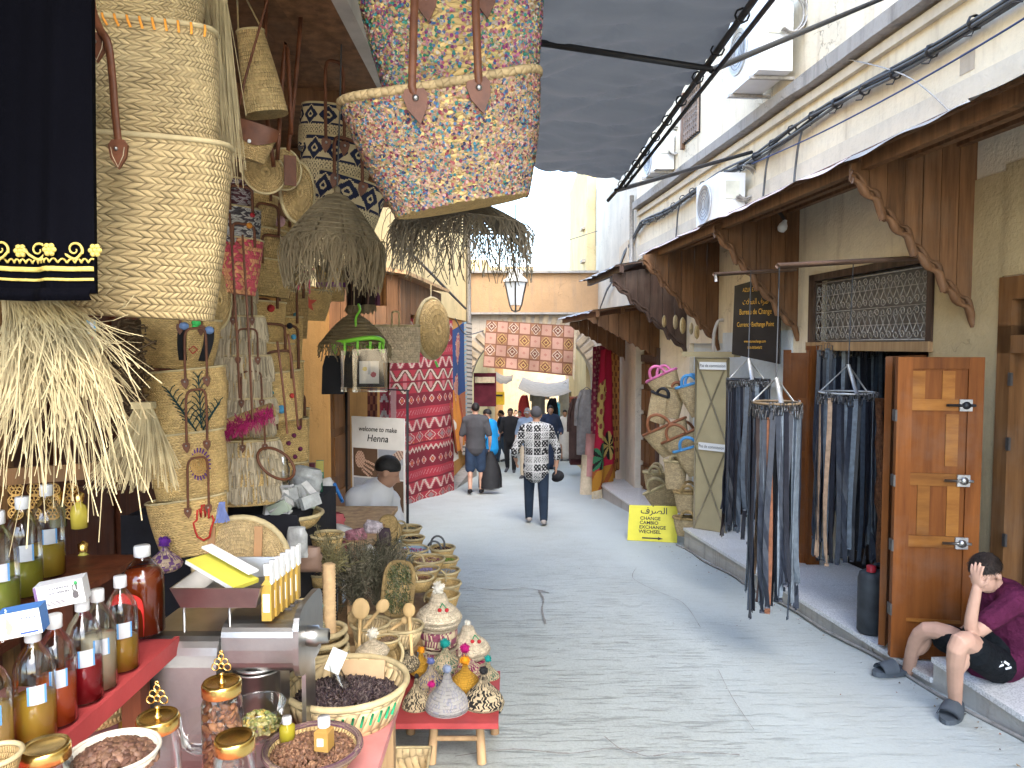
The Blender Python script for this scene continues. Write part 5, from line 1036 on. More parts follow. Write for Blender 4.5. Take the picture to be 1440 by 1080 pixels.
for i in range(300):
    t_ = rnd.random(); p0 = P(190 + 24 * t_, 572, 2.15 + rnd.uniform(0, .05)); p2 = P(128 + 122 * t_ + rnd.gauss(0, 6), 672 + rnd.uniform(-22, 22), 2.1 + rnd.uniform(-.06, .08)); p1 = P(172 + 62 * t_, 610, 2.1); mb.ribbon([p0*(1-t)**2 + p1*2*t*(1-t) + p2*t*t for t in np.linspace(0, 1, 5)], rnd.uniform(.0016, .003), V((1, rnd.uniform(-.4, .4), .3)))
part(rb2, 'strands', mb, SPLAIN, 'stuff'); part(rb2, 'binding', MB().box(P(202, 570, 2.16), (.06, .03, .02)), SPLAIN)
# ---- column of decorated bags
bf = Bag('basket_bag', 'straw bag with black haired face motif, highest of its column', 254, 448, 2.75, 108, 88, 70, SFIN, .18, .45, .06, 'bag', 'column of decorated bags', 1.6)
bp = Bag('basket_bag', 'straw bag with dark green palm frond embroidery', 258, 520, 2.7, 112, 92, 92, SFIN, .18, .45, -.1, 'bag', 'column of decorated bags', 1.6)
bs = Bag('basket_bag', 'straw bag with purple and gold sun medallion', 260, 608, 2.65, 104, 96, 92, SFIN, .18, .45, -.1, 'bag', 'column of decorated bags', 1.6)
bh_ = Bag('basket_bag', 'straw bag with red hand motif and blue tassel, lowest of its column', 262, 700, 2.6, 108, 86, 80, SMED, .18, .45, -.12, 'bag', 'column of decorated bags', 1.6)
for b, up in ((bf, 30), (bp, 74), (bs, 78), (bh_, 74)): b.straps((.12, .6), up, 3.8, .8)
BLKF = mat('black_felt', (.012,.012,.014), .95)
for x, s_ in ((.22, -1), (.72, 1)):
    mb = MB(); mb.grid(lambda u, v_: bf.F(x + (u - .5) * .22 + s_ * .06 * math.sin(v_ * 2.5), .18 + .68 * v_, .006), 6, 10); part(bf.o, 'hair_patch', mb, BLKF)
for x, v_, c, r in ((.2, .85, (.16,.25,.45), .018), (.76, .8, (.16,.25,.45), .018), (.47, .93, (.05,.42,.1), .017), (.45, .85, (.05,.42,.1), .012)): part(bf.o, 'flower', MB().ball(bf.F(x, v_, .008), r, 9, 6, .8), mat('felt_%d' % int(c[2] * 100), c, .95))
part(bf.o, 'lips', MB().tube([bf.F(.35, .4, .008), bf.F(.45, .47, .008), bf.F(.55, .4, .008), bf.F(.45, .32, .008)], .0025, 5, True), mat('red_thread', (.4,.02,.03), .9))
GRN = mat('dark_green_thread', (.01,.035,.035), .9)
def frond(b, x0, v0, x1, v1, n_, ln):
    mb = MB(); mb.tube([b.F(x0 + (x1 - x0) * t, v0 + (v1 - v0) * t, .005) for t in np.linspace(0, 1, 8)], .002, 5)
    for i in range(n_):
        t = (i + .5) / n_; x, v_ = x0 + (x1 - x0) * t, v0 + (v1 - v0) * t
        for s_ in (-1, 1): mb.tube([b.F(x, v_, .005), b.F(x + s_ * ln * (1.1 - t * .6) * .5, v_ + .12 * (1.1 - t * .5), .006), b.F(x + s_ * ln * (1.1 - t * .6), v_ + .17 * (1.1 - t * .5), .006)], .0018, 4)
    part(b.o, 'palm_frond', mb, GRN)
frond(bp, .25, .05, -.3, .72, 9, .28); frond(bp, .38, .1, .42, .9, 8, .2); frond(bp, .4, .05, .85, .45, 6, .18)
mb = MB(); cM = bs.F(.35, .52, .006)
for i in range(22): a = i * 2 * PI / 22; mb.tube([cM + V((math.cos(a) * .028, 0, math.sin(a) * .04)), cM + V((math.cos(a) * .042, .004, math.sin(a) * .058))], .003, 4)
part(bs.o, 'sun_rays', mb, mat('purple_thread', (.12,.04,.18), .9))
for r in (.008, .015, .022, .029): part(bs.o, 'sun_ring', MB().tube([cM + V((math.cos(a) * r, 0, math.sin(a) * r * 1.4)) for a in np.linspace(0, 6.28, 22)[:-1]], .0026, 5, True), mat('gold_yarn', (.5,.3,.1), .9))
REDF = mat('red_felt_edge', (.42,.03,.02), .9)
hx = [(-.028,.0),(-.034,.03),(-.022,.04),(-.02,.075),(-.012,.08),(-.008,.05),(-.004,.092),(.004,.095),(.007,.05),(.012,.088),(.02,.085),(.019,.045),(.03,.055),(.036,.04),(.026,.01),(.02,-.02),(0,-.032),(-.02,-.02)]
hc = bh_.F(.42, .42, .008); part(bh_.o, 'hand_motif', MB().tube([hc + V((x, .3 * x * .2, z)) for x, z in hx], .0038, 6, True), REDF)
mb = MB(); q = bh_.F(.85, .72, .014); strands(mb, [q + V((rnd.uniform(-.008, .008), rnd.uniform(-.008, .008), .03)) for _ in range(60)], [q + V((rnd.uniform(-.02, .02), rnd.uniform(-.02, .02), -.04)) for _ in range(60)], None, .003, 4); part(bh_.o, 'tassel', mb, mat('blue_tassel', (.2,.25,.5), .9), 'stuff')
# fringed cream bags
def fringe_bag(label, px, py, d, wt, wb, h, rows, yaw=.3, roll=0, m=SWHT):
    FRM = vcol('cream_fringe', .95, .4, 120, .004); b = Bag('fringed_bag', label, px, py, d, wt, wb, h, SFIN, yaw, .5, roll, 'bag', 'cream fringed bags', 1.5)
    for r in range(rows):
        mb = MB(); v0 = .98 - r * .9 / rows; ro, ti = [], []
        for i in range(240): a = -PI * rnd.uniform(-.15, 1.15); ro.append(b.pt(a, v0, 1, .004)); ti.append(b.pt(a + rnd.uniform(-.05, .05), max(-.05, v0 - (1.0 / rows) * rnd.uniform(.72, 1.08)), 1, rnd.uniform(.006, .022)))
        for x_, y_ in zip(ro, ti): strands(mb, [x_], [y_], None, 1.9 * b.k, 4, 0, 3 * b.k, sc((.56,.47,.32), rnd.uniform(.5, 1.15)))
        part(b.o, 'fringe', mb, FRM, 'stuff')
    b.straps((-.1, .55), 44, 3, .9); return b
for lab, px, py, wt, h, rows in (('topmost cream fringed bag on its strap', 322, 392, 66, 62, 2), ('second cream fringed bag from the top of its column', 333, 445, 72, 66, 2), ('cream fringed bag with dense rows halfway down its column', 340, 500, 76, 68, 2), ('loosely fringed bag just above the raspberry fringe', 345, 560, 78, 56, 3), ('lowest cream fringed bag beneath the raspberry fringe', 347, 618, 86, 92, 4)):
    fringe_bag(lab, px, py, 3.2 if py < 610 else 3.1, wt, wt * .86, h, rows)
mb = MB(); ro, ti = [], []
for i in range(420): x = rnd.random(); q = P(312 + 72 * x, 606 - 26 * x + rnd.uniform(-6, 6), 2.95 - .05 * math.sin(x * 3)); ro.append(q); ti.append(q + V((rnd.uniform(-.02, .02), rnd.uniform(-.03, .0), rnd.uniform(-.045, .03))))
strands(mb, ro, ti, None, .003, 3, 0, .004); o = T('raspberry_fringe_bag', 'straw clutch with thick raspberry pink fringe', 'bag', P(347, 615, 2.95)); part(o, 'fringe', mb, mat('raspberry_wool', (.3,.015,.09), .95, 0, .3, 40), 'stuff'); part(o, 'body', MB().tube([P(312, 602, 3.0), P(384, 576, 3.0)], .03, 10), SMED)
# fringed / woven upright bags behind
def dec_bag(label, px, py, d, wt, wb, h, m, yaw=.4, roll=0, straps=40, poms=(), grp='flowered bags', cat='bag'):
    wt, wb = wt * 1.22, wb * 1.22; b = Bag('basket_bag', label, px, py, d, wt, wb, h * 1.1, m, yaw, .55, roll, cat, grp, 1.4)
    if straps: b.straps((-.3, .6), straps, 4.2, .85, LEATHER, True, 'handle', 0, False, False)
    for x, v_, c, r, fl_ in poms:
        q = b.F(x, v_, .006); mm = mat('wool_%02d%02d%02d' % tuple(int(t * 99) for t in c), c, .95, 0, .3, 40)
        if fl_:
            mb = MB(); [mb.ball(q + V((math.cos(a) * r, 0, math.sin(a) * r)), r * .55, 7, 5, 1) for a in np.linspace(0, 5.02, 5)]; part(b.o, 'flower', mb, mm); part(b.o, 'flower_centre', MB().ball(q + V((0, -.005, 0)), r * .4, 7, 5), mat('gold_yarn', (.5,.3,.1), .9))
        else: part(b.o, 'pompom', MB().ball(q, r, 9, 6), mm)
    return b
GREYW = straw('grey_white_shag', (.5,.48,.45), 50, 16, .9, .15, .01, (.08,.07,.08), .3); PNKW = straw('dark_red_shag', (.4,.34,.33), 46, 16, .9, .2, .01, (.12,.04,.05), .4); ORW = straw('red_green_weave', (.55,.25,.12), 40, 14, .6, .3, .008, (.5,.06,.1), .5)
dec_bag('black and white shaggy bag at the top of its column', 328, 252, 2.95, 44, 46, 40, PNKW, .3, .1, 30)
dec_bag('grey shaggy bag with small bright patches', 336, 292, 2.95, 48, 50, 46, GREYW, .3, .1, 34, ((.5, .5, (.5,.2,.03), .012, 0), (.6, .8, (.4,.03,.04), .01, 0)))
dec_bag('straw bag striped red and green at its base', 340, 336, 2.95, 48, 40, 70, ORW, .3, .1, 30)
dec_bag('tall cream rope textured bag behind the shaggy bags', 362, 274, 3.5, 46, 44, 48, SROPE, .35, .12, 40)
dec_bag('cream rope textured bag in the middle of its column', 372, 322, 3.5, 50, 46, 50, SROPE, .35, .12, 40)
dec_bag('cream rope textured bag ending its column', 380, 366, 3.5, 52, 48, 46, SROPE, .35, .1, 40)
dec_bag('straw bag with pink and white cloth flap behind the rope bags', 392, 310, 3.9, 36, 30, 60, SFIN, .4, .05, 30, ((.0, .95, (.6,.35,.35), .03, 0),))
dec_bag('straw bag with large purple flower', 368, 424, 3.5, 54, 46, 58, SFIN, .35, .05, 40, ((-.15, .35, (.13,.05,.35), .02, 1), (.35, .85, (.35,.03,.03), .018, 0)))
dec_bag('straw bag with lilac pompom', 378, 482, 3.5, 56, 50, 48, SFIN, .35, .05, 34, ((-.2, .6, (.33,.22,.5), .022, 0),))
dec_bag('straw bag with teal flower and yellow and blue pompoms', 384, 524, 3.45, 60, 54, 62, SFIN, .35, -.1, 40, ((-.3, .62, (.02,.2,.24), .02, 1), (-.35, .2, (.55,.5,.1), .02, 0), (.12, .25, (.08,.3,.5), .02, 0), (.55, .5, (.5,.05,.04), .012, 0)))
dec_bag('straw bag with dotted red trim along the column edge', 402, 508, 3.8, 40, 36, 66, SFIN, .4, 0, 60, tuple((.3 + .3 * (i % 2), .15 + .16 * i, (.5,.05,.04), .009, 0) for i in range(5)))
dec_bag('straw bag with yellow, blue and black bobbles', 400, 446, 3.8, 40, 36, 56, SFIN, .4, 0, 56, ((.0, .3, (.5,.45,.08), .014, 0), (.4, .55, (.08,.3,.5), .014, 0), (.2, .8, (.02,.02,.03), .016, 0)))
dec_bag('straw bag with dark plum bobbles near the boxes', 398, 590, 3.7, 56, 50, 70, SFIN, .4, -.05, 50, tuple((.1 + .22 * (i % 3), .2 + .13 * i, (.12,.02,.06), .012, 0) for i in range(6)))
dec_bag('plain straw bag hidden under the bobble bags', 396, 650, 3.65, 60, 50, 50, SFIN, .4, 0, 0)
disc_bag('oval straw bag with white shell patch behind the big palm bag', 305, 420, 2.9, 42, .7, None, SROPE, .45)
for i, (x, y0, y1) in enumerate(((331, 300, 560), (349, 330, 590), (398, 480, 610), (413, 470, 600))): one('leather_strap', MB().tube(catmull([P(x - 8, y0, 2.85), P(x, (y0 + y1) / 2, 2.83), P(x + 6, y1, 2.85)], 6), .005, 6, False, True, None, .4, (0, -1, 0)), LEATHER, ['long brown strap dangling left of the fringed bags', 'long brown strap dangling over the fringed bags', 'brown strap running down the flowered bags', 'outermost brown strap at the column edge'][i], 'strap')
for i, (lab, px, py, d, wt, h, roll) in enumerate((('plain straw bag peeping out behind the red striped one', 318, 360, 3.3, 46, 60, .1), ('plain straw bag wedged between the fringed and flowered columns', 360, 440, 3.9, 50, 70, 0), ('plain straw bag behind the lilac pompom bag', 366, 520, 3.9, 54, 70, 0), ('plain straw bag behind the raspberry clutch', 380, 610, 3.9, 60, 70, 0), ('small straw bag tucked under the star basket', 412, 410, 4.3, 34, 60, 0), ('small straw bag at the outer edge below the dotted trim', 414, 575, 4.3, 34, 60, 0), ('small straw bag high behind the ribbed oval bag', 400, 330, 4.2, 40, 60, .05), ('straw bag behind the palm frond bag', 300, 540, 3.3, 60, 80, 0), ('straw bag behind the sun medallion bag', 304, 630, 3.3, 60, 70, 0), ('straw bag in the shade between face bag and fringes', 306, 470, 3.3, 52, 70, 0))):
    dec_bag(lab, px, py, d, wt, wt * .86, h, (SFIN, SROPE, SMED)[i % 3], .35, roll, 30, (((.1, .5, rnd.choice(((.3,.05,.08), (.08,.25,.3), (.45,.3,.05), (.2,.1,.3))), .014, i % 2),) if i % 2 == 0 else ()))
# ---- dried roots and shelf clutter
rt = T('root_bundle', 'dark tangle of dried roots hanging on the cabinet', 'roots', P(178, 600, 2.5)); mb = MB()
for i in range(170):
    y = rnd.uniform(452, 600); x = 178 + rnd.uniform(-20, 20); q = P(x, y, 2.5 + rnd.uniform(-.04, .04)); mb.tube(catmull([q, q + V((rnd.uniform(-.05, .05), rnd.uniform(-.04, .02), rnd.uniform(-.04, .04))), q + V((rnd.uniform(-.08, .08), rnd.uniform(-.05, .02), rnd.uniform(-.06, .06)))], 3), rnd.uniform(.0015, .004), 4)
part(rt, 'twigs', mb, mat('root_bark', (.11,.07,.035), .9, 0, .5, 30), 'stuff'); part(rt, 'core', MB().tube([P(178, 450, 2.52), P(180, 520, 2.52), P(178, 605, 2.52)], [.045, .05, .04], 9), mat('root_core', (.06,.035,.018), .95))
# ------------------------------------------------------------------ tables and counters
RED = mat('faded_red_paint', (.36,.05,.05), .6, 0, .35, 5); PINKT = mat('faded_pink_board', (.5,.2,.19), .6, 0, .3, 5); BLKC = mat('black_cloth', (.012,.012,.016), .95, 0, .3, 8, .4, .004, 30)
def table(name, label, x0, x1, y0, y1, z, m, legm, t=.03, cat='table'):
    o = T(name, label, cat, ((x0 + x1) / 2, (y0 + y1) / 2, g((y0 + y1) / 2))); part(o, 'top', MB().box(((x0+x1)/2, (y0+y1)/2, z - t/2), (x1-x0, y1-y0, t)), m)
    for x in (x0 + .05, x1 - .05):
        for y in (y0 + .05, y1 - .05): part(o, 'leg', MB().box((x, y, (z - t + g(y)) / 2), (.05, .05, z - t - g(y))), legm)
    return o
table('display_table', 'faded red table carrying baskets, jars and the oil press', -1.75, -.375, .8, 2.5, .42, PINKT, WOODLT)
ct = T('cloth_counter', 'counter draped in black cloth behind the round straw plate', 'counter', (-1.5, 3.8, g(3.8))); mb = MB(); mb.box((-1.3, 3.5, .16), (.75, .7, 1.4)); part(ct, 'drape', mb, BLKC)
mb = MB(); mb.grid(lambda u, v_: V((-1.68 + .76 * u, 3.14 - .03 * v_ - .02 * abs(math.sin(u * 19)) * v_, .87 - 1.2 * v_)), 60, 8); part(ct, 'skirt', mb, BLKC)
table('goods_table', 'low wooden table heaped with wrapped goods beside the henna painter', -1.35, -.78, 3.75, 5.0, .5, WOODLT, WOODLT); table('low_bench', 'low bench under the row of little handled baskets', -.98, -.46, 3.62, 5.0, .1, WOODLT, WOODLT)
shf = T('oil_shelf', 'red painted shelf board carrying the oil bottles', 'shelf', (-.96, 1.5, .75)); part(shf, 'board', MB().box((-.985, 1.5, .79), (.14, .95, .02)), RED); part(shf, 'front_edge', MB().box((-.912, 1.5, .785), (.012, .95, .045)), RED)
for y in (1.08, 1.9): part(shf, 'post', MB().box((-.99, y, .63), (.05, .05, .3)), REDWOOD)
sh2 = T('oil_shelf', 'upper brown shelf behind carrying the greenish oil bottles', 'shelf', (-1.3, 1.9, .9)); part(sh2, 'board', MB().box((-1.32, 1.85, .915), (.26, 1.0, .02)), REDWOOD); [part(sh2, 'post', MB().box((-1.4, y, .69), (.05, .05, .43)), REDWOOD) for y in (1.4, 2.3)]
# ------------------------------------------------------------------ bottles
GL = glass('bottle_glass', (.93,.95,.95), .04, .05); CAPM = mat('white_cap', (.55,.56,.56), .4, 0, .05, 5, .05)
def bottle(label, c, r, h, col, fill, cname, capm=CAPM, lab=True, gm=GL, grp='oil bottles', labyaw=.9):
    o = T('oil_bottle', label, 'bottle', c, grp); hb = h * .62
    prof = [(0, .004), (r*.85, .004), (r, r*.18), (r, hb), (r*.94, hb+h*.07), (r*.72, hb+h*.15), (r*.42, hb+h*.22), (r*.3, hb+h*.26), (r*.3, h*.93)]
    part(o, 'glass', MB().lathe(prof, 24, c), gm)
    lv = h * fill; pr = [(0, .008), (r*.8, .008), (r*.94, r*.2)] + [(rr_ * .94, z) for rr_, z in prof[3:] if z < lv]; rl = r * .94 if lv <= hb else np.interp(lv, [hb, hb+h*.07, hb+h*.15, hb+h*.22], [r*.94, r*.88, r*.67, r*.38])
    pr += [(rl, lv), (0, lv + .0005)]; part(o, 'oil', MB().lathe(pr, 24, c), liquid('oil_' + cname, col))
    part(o, 'cap', MB().lathe([(r*.36, h*.88), (r*.4, h*.885), (r*.4, h*.985), (r*.36, h), (0, h)], 18, c), capm)
    if lab:
        mb = MB(); mb.grid(lambda u, v_: c + V((math.cos(-labyaw - .45 + .9 * u) * r * 1.012, math.sin(-labyaw - .45 + .9 * u) * r * 1.012, hb * (.62 + .26 * v_))), 8, 4, False, True, lambda u, v_: (.12,.3,.55) if (u < .07 or u > .93 or v_ < .1 or v_ > .9) else ((.3,.32,.38) if (abs(v_ - .5) < .12 and .25 < u < .75) else (.5,.51,.53))); part(o, 'label', mb, PAINT)
    return o
AMB, ORA, REDL, PALE, GLD, OLV, GREEN = (.72,.45,.06), (.78,.14,.02), (.5,.02,.03), (.8,.66,.45), (.68,.4,.05), (.6,.38,.02), (.5,.5,.08)
for px, yb, d, col, cn, fill, h, lab in ((-12, 1062, 1.40, (.75,.55,.2), 'pale_amber', .5, .235, 'pale amber oil bottle cut by the left picture edge'), (40, 1055, 1.45, AMB, 'amber', .42, .235, 'amber oil bottle under the blue soap box'), (80, 1028, 1.52, ORA, 'orange', .45, .235, 'bottle with bright orange red oil'), (112, 995, 1.62, REDL, 'red', .42, .235, 'bottle with dark crimson oil'), (136, 978, 1.68, PALE, 'clear', .55, .235, 'bottle with nearly clear pinkish oil'), (166, 950, 1.78, GLD, 'gold', .36, .235, 'bottle of golden oil at the end of the red shelf')):
    q = P(px, yb, d); bottle(lab, V((-.958, q.y, .802)) if px > 0 else V((-.985, 1.36, .802)), .0375, h, col, fill, cn)
q = P(190, 1040, 2.0); bottle('tall bottle of olive gold oil in front of the steel press', V((q.x, q.y, .422)), .042, .33, OLV, .46, 'olive', CAPM, False)
for px, d, col, cn, lab in ((0, 1.78, (.45,.5,.1), 'green', 'green tinted oil bottle on the upper shelf at the picture edge'), (36, 1.95, (.5,.48,.07), 'green2', 'half full greenish oil bottle on the upper shelf'), (70, 2.12, (.68,.5,.08), 'yellow', 'yellow oil bottle under the raffia bundle on the upper shelf')):
    q = P(px, 840, d); bottle(lab, V((q.x, q.y, .927)), .043, .27, col, .36, cn)
q = P(203, 893, 1.98); bb = bottle('full bottle of dark brown oil with red ribbon', V((q.x, q.y, .812)), .053, .245, (.28,.045,.008), .74, 'brown', CAPM, False)
c = V((q.x, q.y, .812)); mb = MB(); mb.ribbon(catmull([c + V((-.055, -.055, .11)), c + V((-.01, -.075, .125)), c + V((.025, -.06, .1)), c + V((.03, -.06, .03))], 5), .026, (0, .2, 1), .002); part(bb, 'ribbon', mb, mat('red_ribbon', (.5,.02,.015), .7))
# ------------------------------------------------------------------ printed boxes
def pbox(name, label, c, sz, M, fn, nx=40, nz=22, side=(.7,.7,.68), cat='box', group=None):
    o = T(name, label, cat, V(c) - V((0, 0, sz[2] / 2)), group); M3 = M; part(o, 'carton', MB().box(c, sz, M3), mat('carton_%02d%02d%02d' % tuple(int(t * 99) for t in side), side, .5, 0, .1))
    mb = MB(); mb.grid(lambda u, v_: V(c) + M3 @ V(((u - .5) * sz[0], -sz[1] / 2 - .0008, (v_ - .5) * sz[2])), nx, nz, False, False, fn); part(o, 'printed_face', mb, PAINT); return o
def in_e(u, v_, cx, cy, rx, ry): return ((u - cx) / rx) ** 2 + ((v_ - cy) / ry) ** 2 < 1
def soapA(u, v_):
    if in_e(u, v_, .28, .45, .08, .2) or in_e(u, v_, .25, .68, .05, .13) or in_e(u, v_, .22, .85, .018, .1) or in_e(u, v_, .29, .86, .018, .1) or in_e(u, v_, .25, .25, .05, .1): return (.42,.36,.26)
    if .5 < u < .92 and v_ < .16 and v_ > .07: return (.05,.1,.35)
    if .55 < u < .92 and (abs(v_ - .68) < .035 or abs(v_ - .52) < .03 or abs(v_ - .36) < .03) and math.sin(u * 110) > -.5: return (.15,.18,.4)
    return (.72,.68,.58)
def soapB(u, v_):
    if in_e(u, v_, .82, .4, .07, .17) or in_e(u, v_, .79, .68, .02, .13) or in_e(u, v_, .86, .68, .02, .13): return (.12,.11,.11)
    if in_e(u, v_, .86, .88, .05, .07): return (.05,.35,.1)
    if in_e(u, v_, .4, .2, .18, .12) and math.sin(u * 60 + v_ * 30) > 0: return (.3,.28,.3)
    if .3 < u < .7 and (abs(v_ - .8) < .03 or abs(v_ - .62) < .05) and math.sin(u * 120) > -.5: return (.25,.25,.28)
    if u < .07: return (.2,.12,.25)
    return (.72,.71,.67)
ZB = 1.04; M = rotz(.35) @ Matrix.Rotation(-.06, 3, 'X')
sA = pbox('soap_box', 'blue and cream soap box with donkey picture lying on the bottles', P(32, 872, 1.42), (.075, .045, .05), rotz(.3) @ Matrix.Rotation(-.12, 3, 'Y'), soapA, 46, 26, (.07,.2,.5))
sB = pbox('soap_box', 'white soap box with small dark animal print behind the blue one', P(88, 832, 1.6), (.095, .045, .052), rotz(.3) @ Matrix.Rotation(-.14, 3, 'Y'), soapB, 50, 26, (.66,.67,.68))
text(sA, 'lettering', 'DONKEY MILK SOAP', .0065, P(8, 880, 1.36), (0, .2, 1), (-1, 0, 0), WHITEP)
text(sB, 'lettering', 'Savon au lait\nd\'ânesse', .009, P(92, 826, 1.545), (1, .3, .13), (-.1, 0, 1), INK)
def card(u, v_): return (.65,.5,.08) if u < .42 else ((.6,.6,.6) if in_e(u, v_, .7, .8, .2, .13) else (.45,.1,.08) if in_e(u, v_, .7, .45, .12, .15) else (.12,.35,.5))
kc = pbox('kohl_card', 'yellow and blue kohl card hanging on the cabinet', P(124, 472, 2.3), (.05, .006, .096), rotz(.1), card, 16, 28, (.6,.5,.1), 'card'); text(kc, 'lettering', 'Hashmi', .02, P(121, 483, 2.29), (0, 0, 1), (-1, 0, 0), mat('brown_ink', (.2,.06,.02)))
pbox('kohl_card', 'orange framed kohl card below the yellow and blue one', P(126, 508, 2.32), (.042, .006, .05), rotz(.1), lambda u, v_: (.1,.04,.03) if in_e(u, v_, .55, .6, .25, .22) else (.55,.25,.05), 14, 16, (.5,.2,.05), 'card')
wb = Bag('cloth_bag', 'white cotton drawstring bag with blue patch behind the raffia', 68, 428, 1.75, 62, 40, 85, mat('white_cotton', (.6,.56,.48), .9), .2, .6, .1, 'bag', None, 2.5, mat('white_cotton', (0,0,0))); mb = MB(); mb.grid(lambda u, v_: wb.F(-.3 + .6 * u, .45 + .35 * v_, .004), 6, 6); part(wb.o, 'blue_patch', mb, mat('sky_blue_patch', (.25,.42,.6), .9))
fw = T('fretwork_panel', 'yellow wooden fretwork panel on the cabinet behind the bottles', 'fretwork', P(70, 705, 2.3)); FWM = mat('fretwork_wood', (.5,.3,.09), .6)
part(fw, 'rail', MB().box(P(40, 668, 2.2), (.5, .02, .05), rotz(.5)), wood('carved_post_wood', (.22,.11,.04)))
for i in range(4):
    for j in range(3):
        c = P(22 + i * 26, 688 + j * 17, 2.2 + i * .05); mb = MB()
        for a in range(6): mb.tube([c + V((math.cos(q) * .007 + .011 * math.cos(a * 1.047), 0, math.sin(q) * .007 + .011 * math.sin(a * 1.047))) for q in np.linspace(0, 6.28, 8)[:-1]], .0022, 4, True)
        mb.tube([c + V((math.cos(q) * .023, 0, math.sin(q) * .019)) for q in np.linspace(0, 6.28, 14)[:-1]], .0025, 4, True); part(fw, 'rosette', mb, FWM)
for i, (px, py, c_, lb) in enumerate(((112, 742, (.5,.4,.06), 'yellow perfume bottle among the shelf posts'), (118, 812, (.55,.5,.1), 'pale yellow perfume bottle low on the shelf'), (82, 740, (.2,.2,.12), 'dark jar with gold lid behind the yellow oil'))):
    q = P(px, py, 2.35); o = T('perfume_bottle', lb, 'bottle', q); part(o, 'body', MB().lathe([(0, 0), (.024, 0), (.026, .05), (.02, .07), (.01, .08), (.01, .09)], 12, q), mat('perfume_%d' % i, c_, .2)); part(o, 'cap', MB().lathe([(.014, .085), (.016, .11), (0, .12)], 12, q), BRASS)
# ------------------------------------------------------------------ oil press and its tray
pr = T('oil_press', 'stainless steel oil press with tray and spout', 'machine', (P(260, 1000, 2.05).x, 2.1, .48))
def rbody(mb, x0, x1, yc, zc, ry, rz, e=.45, n_=28):
    pts = [(ry * math.copysign(abs(math.cos(q)) ** e, math.cos(q)), rz * math.copysign(abs(math.sin(q)) ** e, math.sin(q))) for q in np.linspace(0, 2 * PI, n_, False)]
    mb.prism(pts, (x0, yc, zc), (0, 1, 0), (0, 0, 1), x1 - x0, None, (1, 0, 0))
px_ = lambda x, d: (x - 720) / FPX * d
mb = MB(); rbody(mb, px_(198, 2.0), px_(305, 2.0), 2.1, .615, .15, .195, .35); part(pr, 'motor_housing', mb, STEEL)
mb = MB(); rbody(mb, px_(306, 2.0), px_(410, 2.0), 2.1, .765, .12, .075, .5); part(pr, 'press_barrel', mb, STEEL)
mb = MB(); rbody(mb, px_(410, 2.0), px_(418, 2.0), 2.1, .775, .13, .1, .5); part(pr, 'end_plate', mb, STEEL)
part(pr, 'spout', MB().lathe([(.028, 0), (.03, .03), (.022, .035), (.02, .06), (.012, .062)], 16, (px_(418, 2.0), 2.06, .775), Matrix.Rotation(PI/2, 3, 'Y')), STEEL)
part(pr, 'foot', MB().box((px_(360, 2.0), 2.12, .55), (.05, .1, .26)), STEEL); part(pr, 'foot', MB().box((px_(410, 2.0), 2.12, .55), (.012, .1, .26)), STEEL)
for z in (.03, .06, .09): part(pr, 'vent_slot', MB().box((px_(375, 2.0), 2.06 + z, .842), (.06, .006, .006)), IRON)
a, b, c_, d_ = P(256, 852, 1.95), P(365, 838, 2.0), P(368, 812, 2.3), P(300, 812, 2.3); zt = .9
tr_ = T('steel_tray', 'shallow steel tray standing on rods over the press', 'tray', (px_(310, 2.05), 2.1, .84))
x0, x1, y0_, y1_ = px_(262, 2.05), px_(366, 2.05), 1.98, 2.24
def tray(mb, x0, x1, y0, y1, z, h, fl=.02, t=.004):
    lo = [V((x0, y0, z)), V((x1, y0, z)), V((x1, y1, z)), V((x0, y1, z))]; hi = [V((x0-fl, y0-fl, z+h)), V((x1+fl, y0-fl, z+h)), V((x1+fl, y1+fl, z+h)), V((x0-fl, y1+fl, z+h))]; c = sum(lo, V()) / 4; inn = [c + (q - c) * .97 + V((0, 0, t)) for q in lo]; ih = [c + (q - c) * .97 + V((0, 0, 0)) for q in hi]; ih = [V((q.x, q.y, z + h)) for q in ih]
    mb.add(lo + hi, [(0,1,5,4),(1,2,6,5),(2,3,7,6),(3,0,4,7),(3,2,1,0)]); mb.add(inn + ih, [(4,5,1,0),(5,6,2,1),(6,7,3,2),(7,4,0,3),(0,1,2,3)]); mb.add(hi + ih, [(i, (i+1) % 4, 4 + (i+1) % 4, 4 + i) for i in range(4)])
mb = MB(); tray(mb, x0, x1, y0_, y1_, .885, .06); part(tr_, 'pan', mb, STEEL)
for x in (x0 + .03, x1 - .05): part(tr_, 'rod', MB().tube([(x - .03, 2.0, .81), (x - .03, 2.0, .88), (x + .03, 2.0, .882), (x + .03, 2.2, .882)], .005, 6), STEEL)
pbox('leaflet_pack', 'yellow and white flat pack lying across the steel tray', V((x0 + .075, 2.08, .955)), (.2, .09, .012), rotz(-.5) @ Matrix.Rotation(.25, 3, 'Y') , lambda u, v_: (.7,.7,.66), 8, 3, (.62,.56,.08), 'pack'); one('leaflet', MB().box(V((x0 + .09, 2.1, .985)), (.2, .035, .006), rotz(-.5) @ Matrix.Rotation(.25, 3, 'Y')), WHITEP, 'long white printed leaflet lying on the yellow pack', 'leaflet')
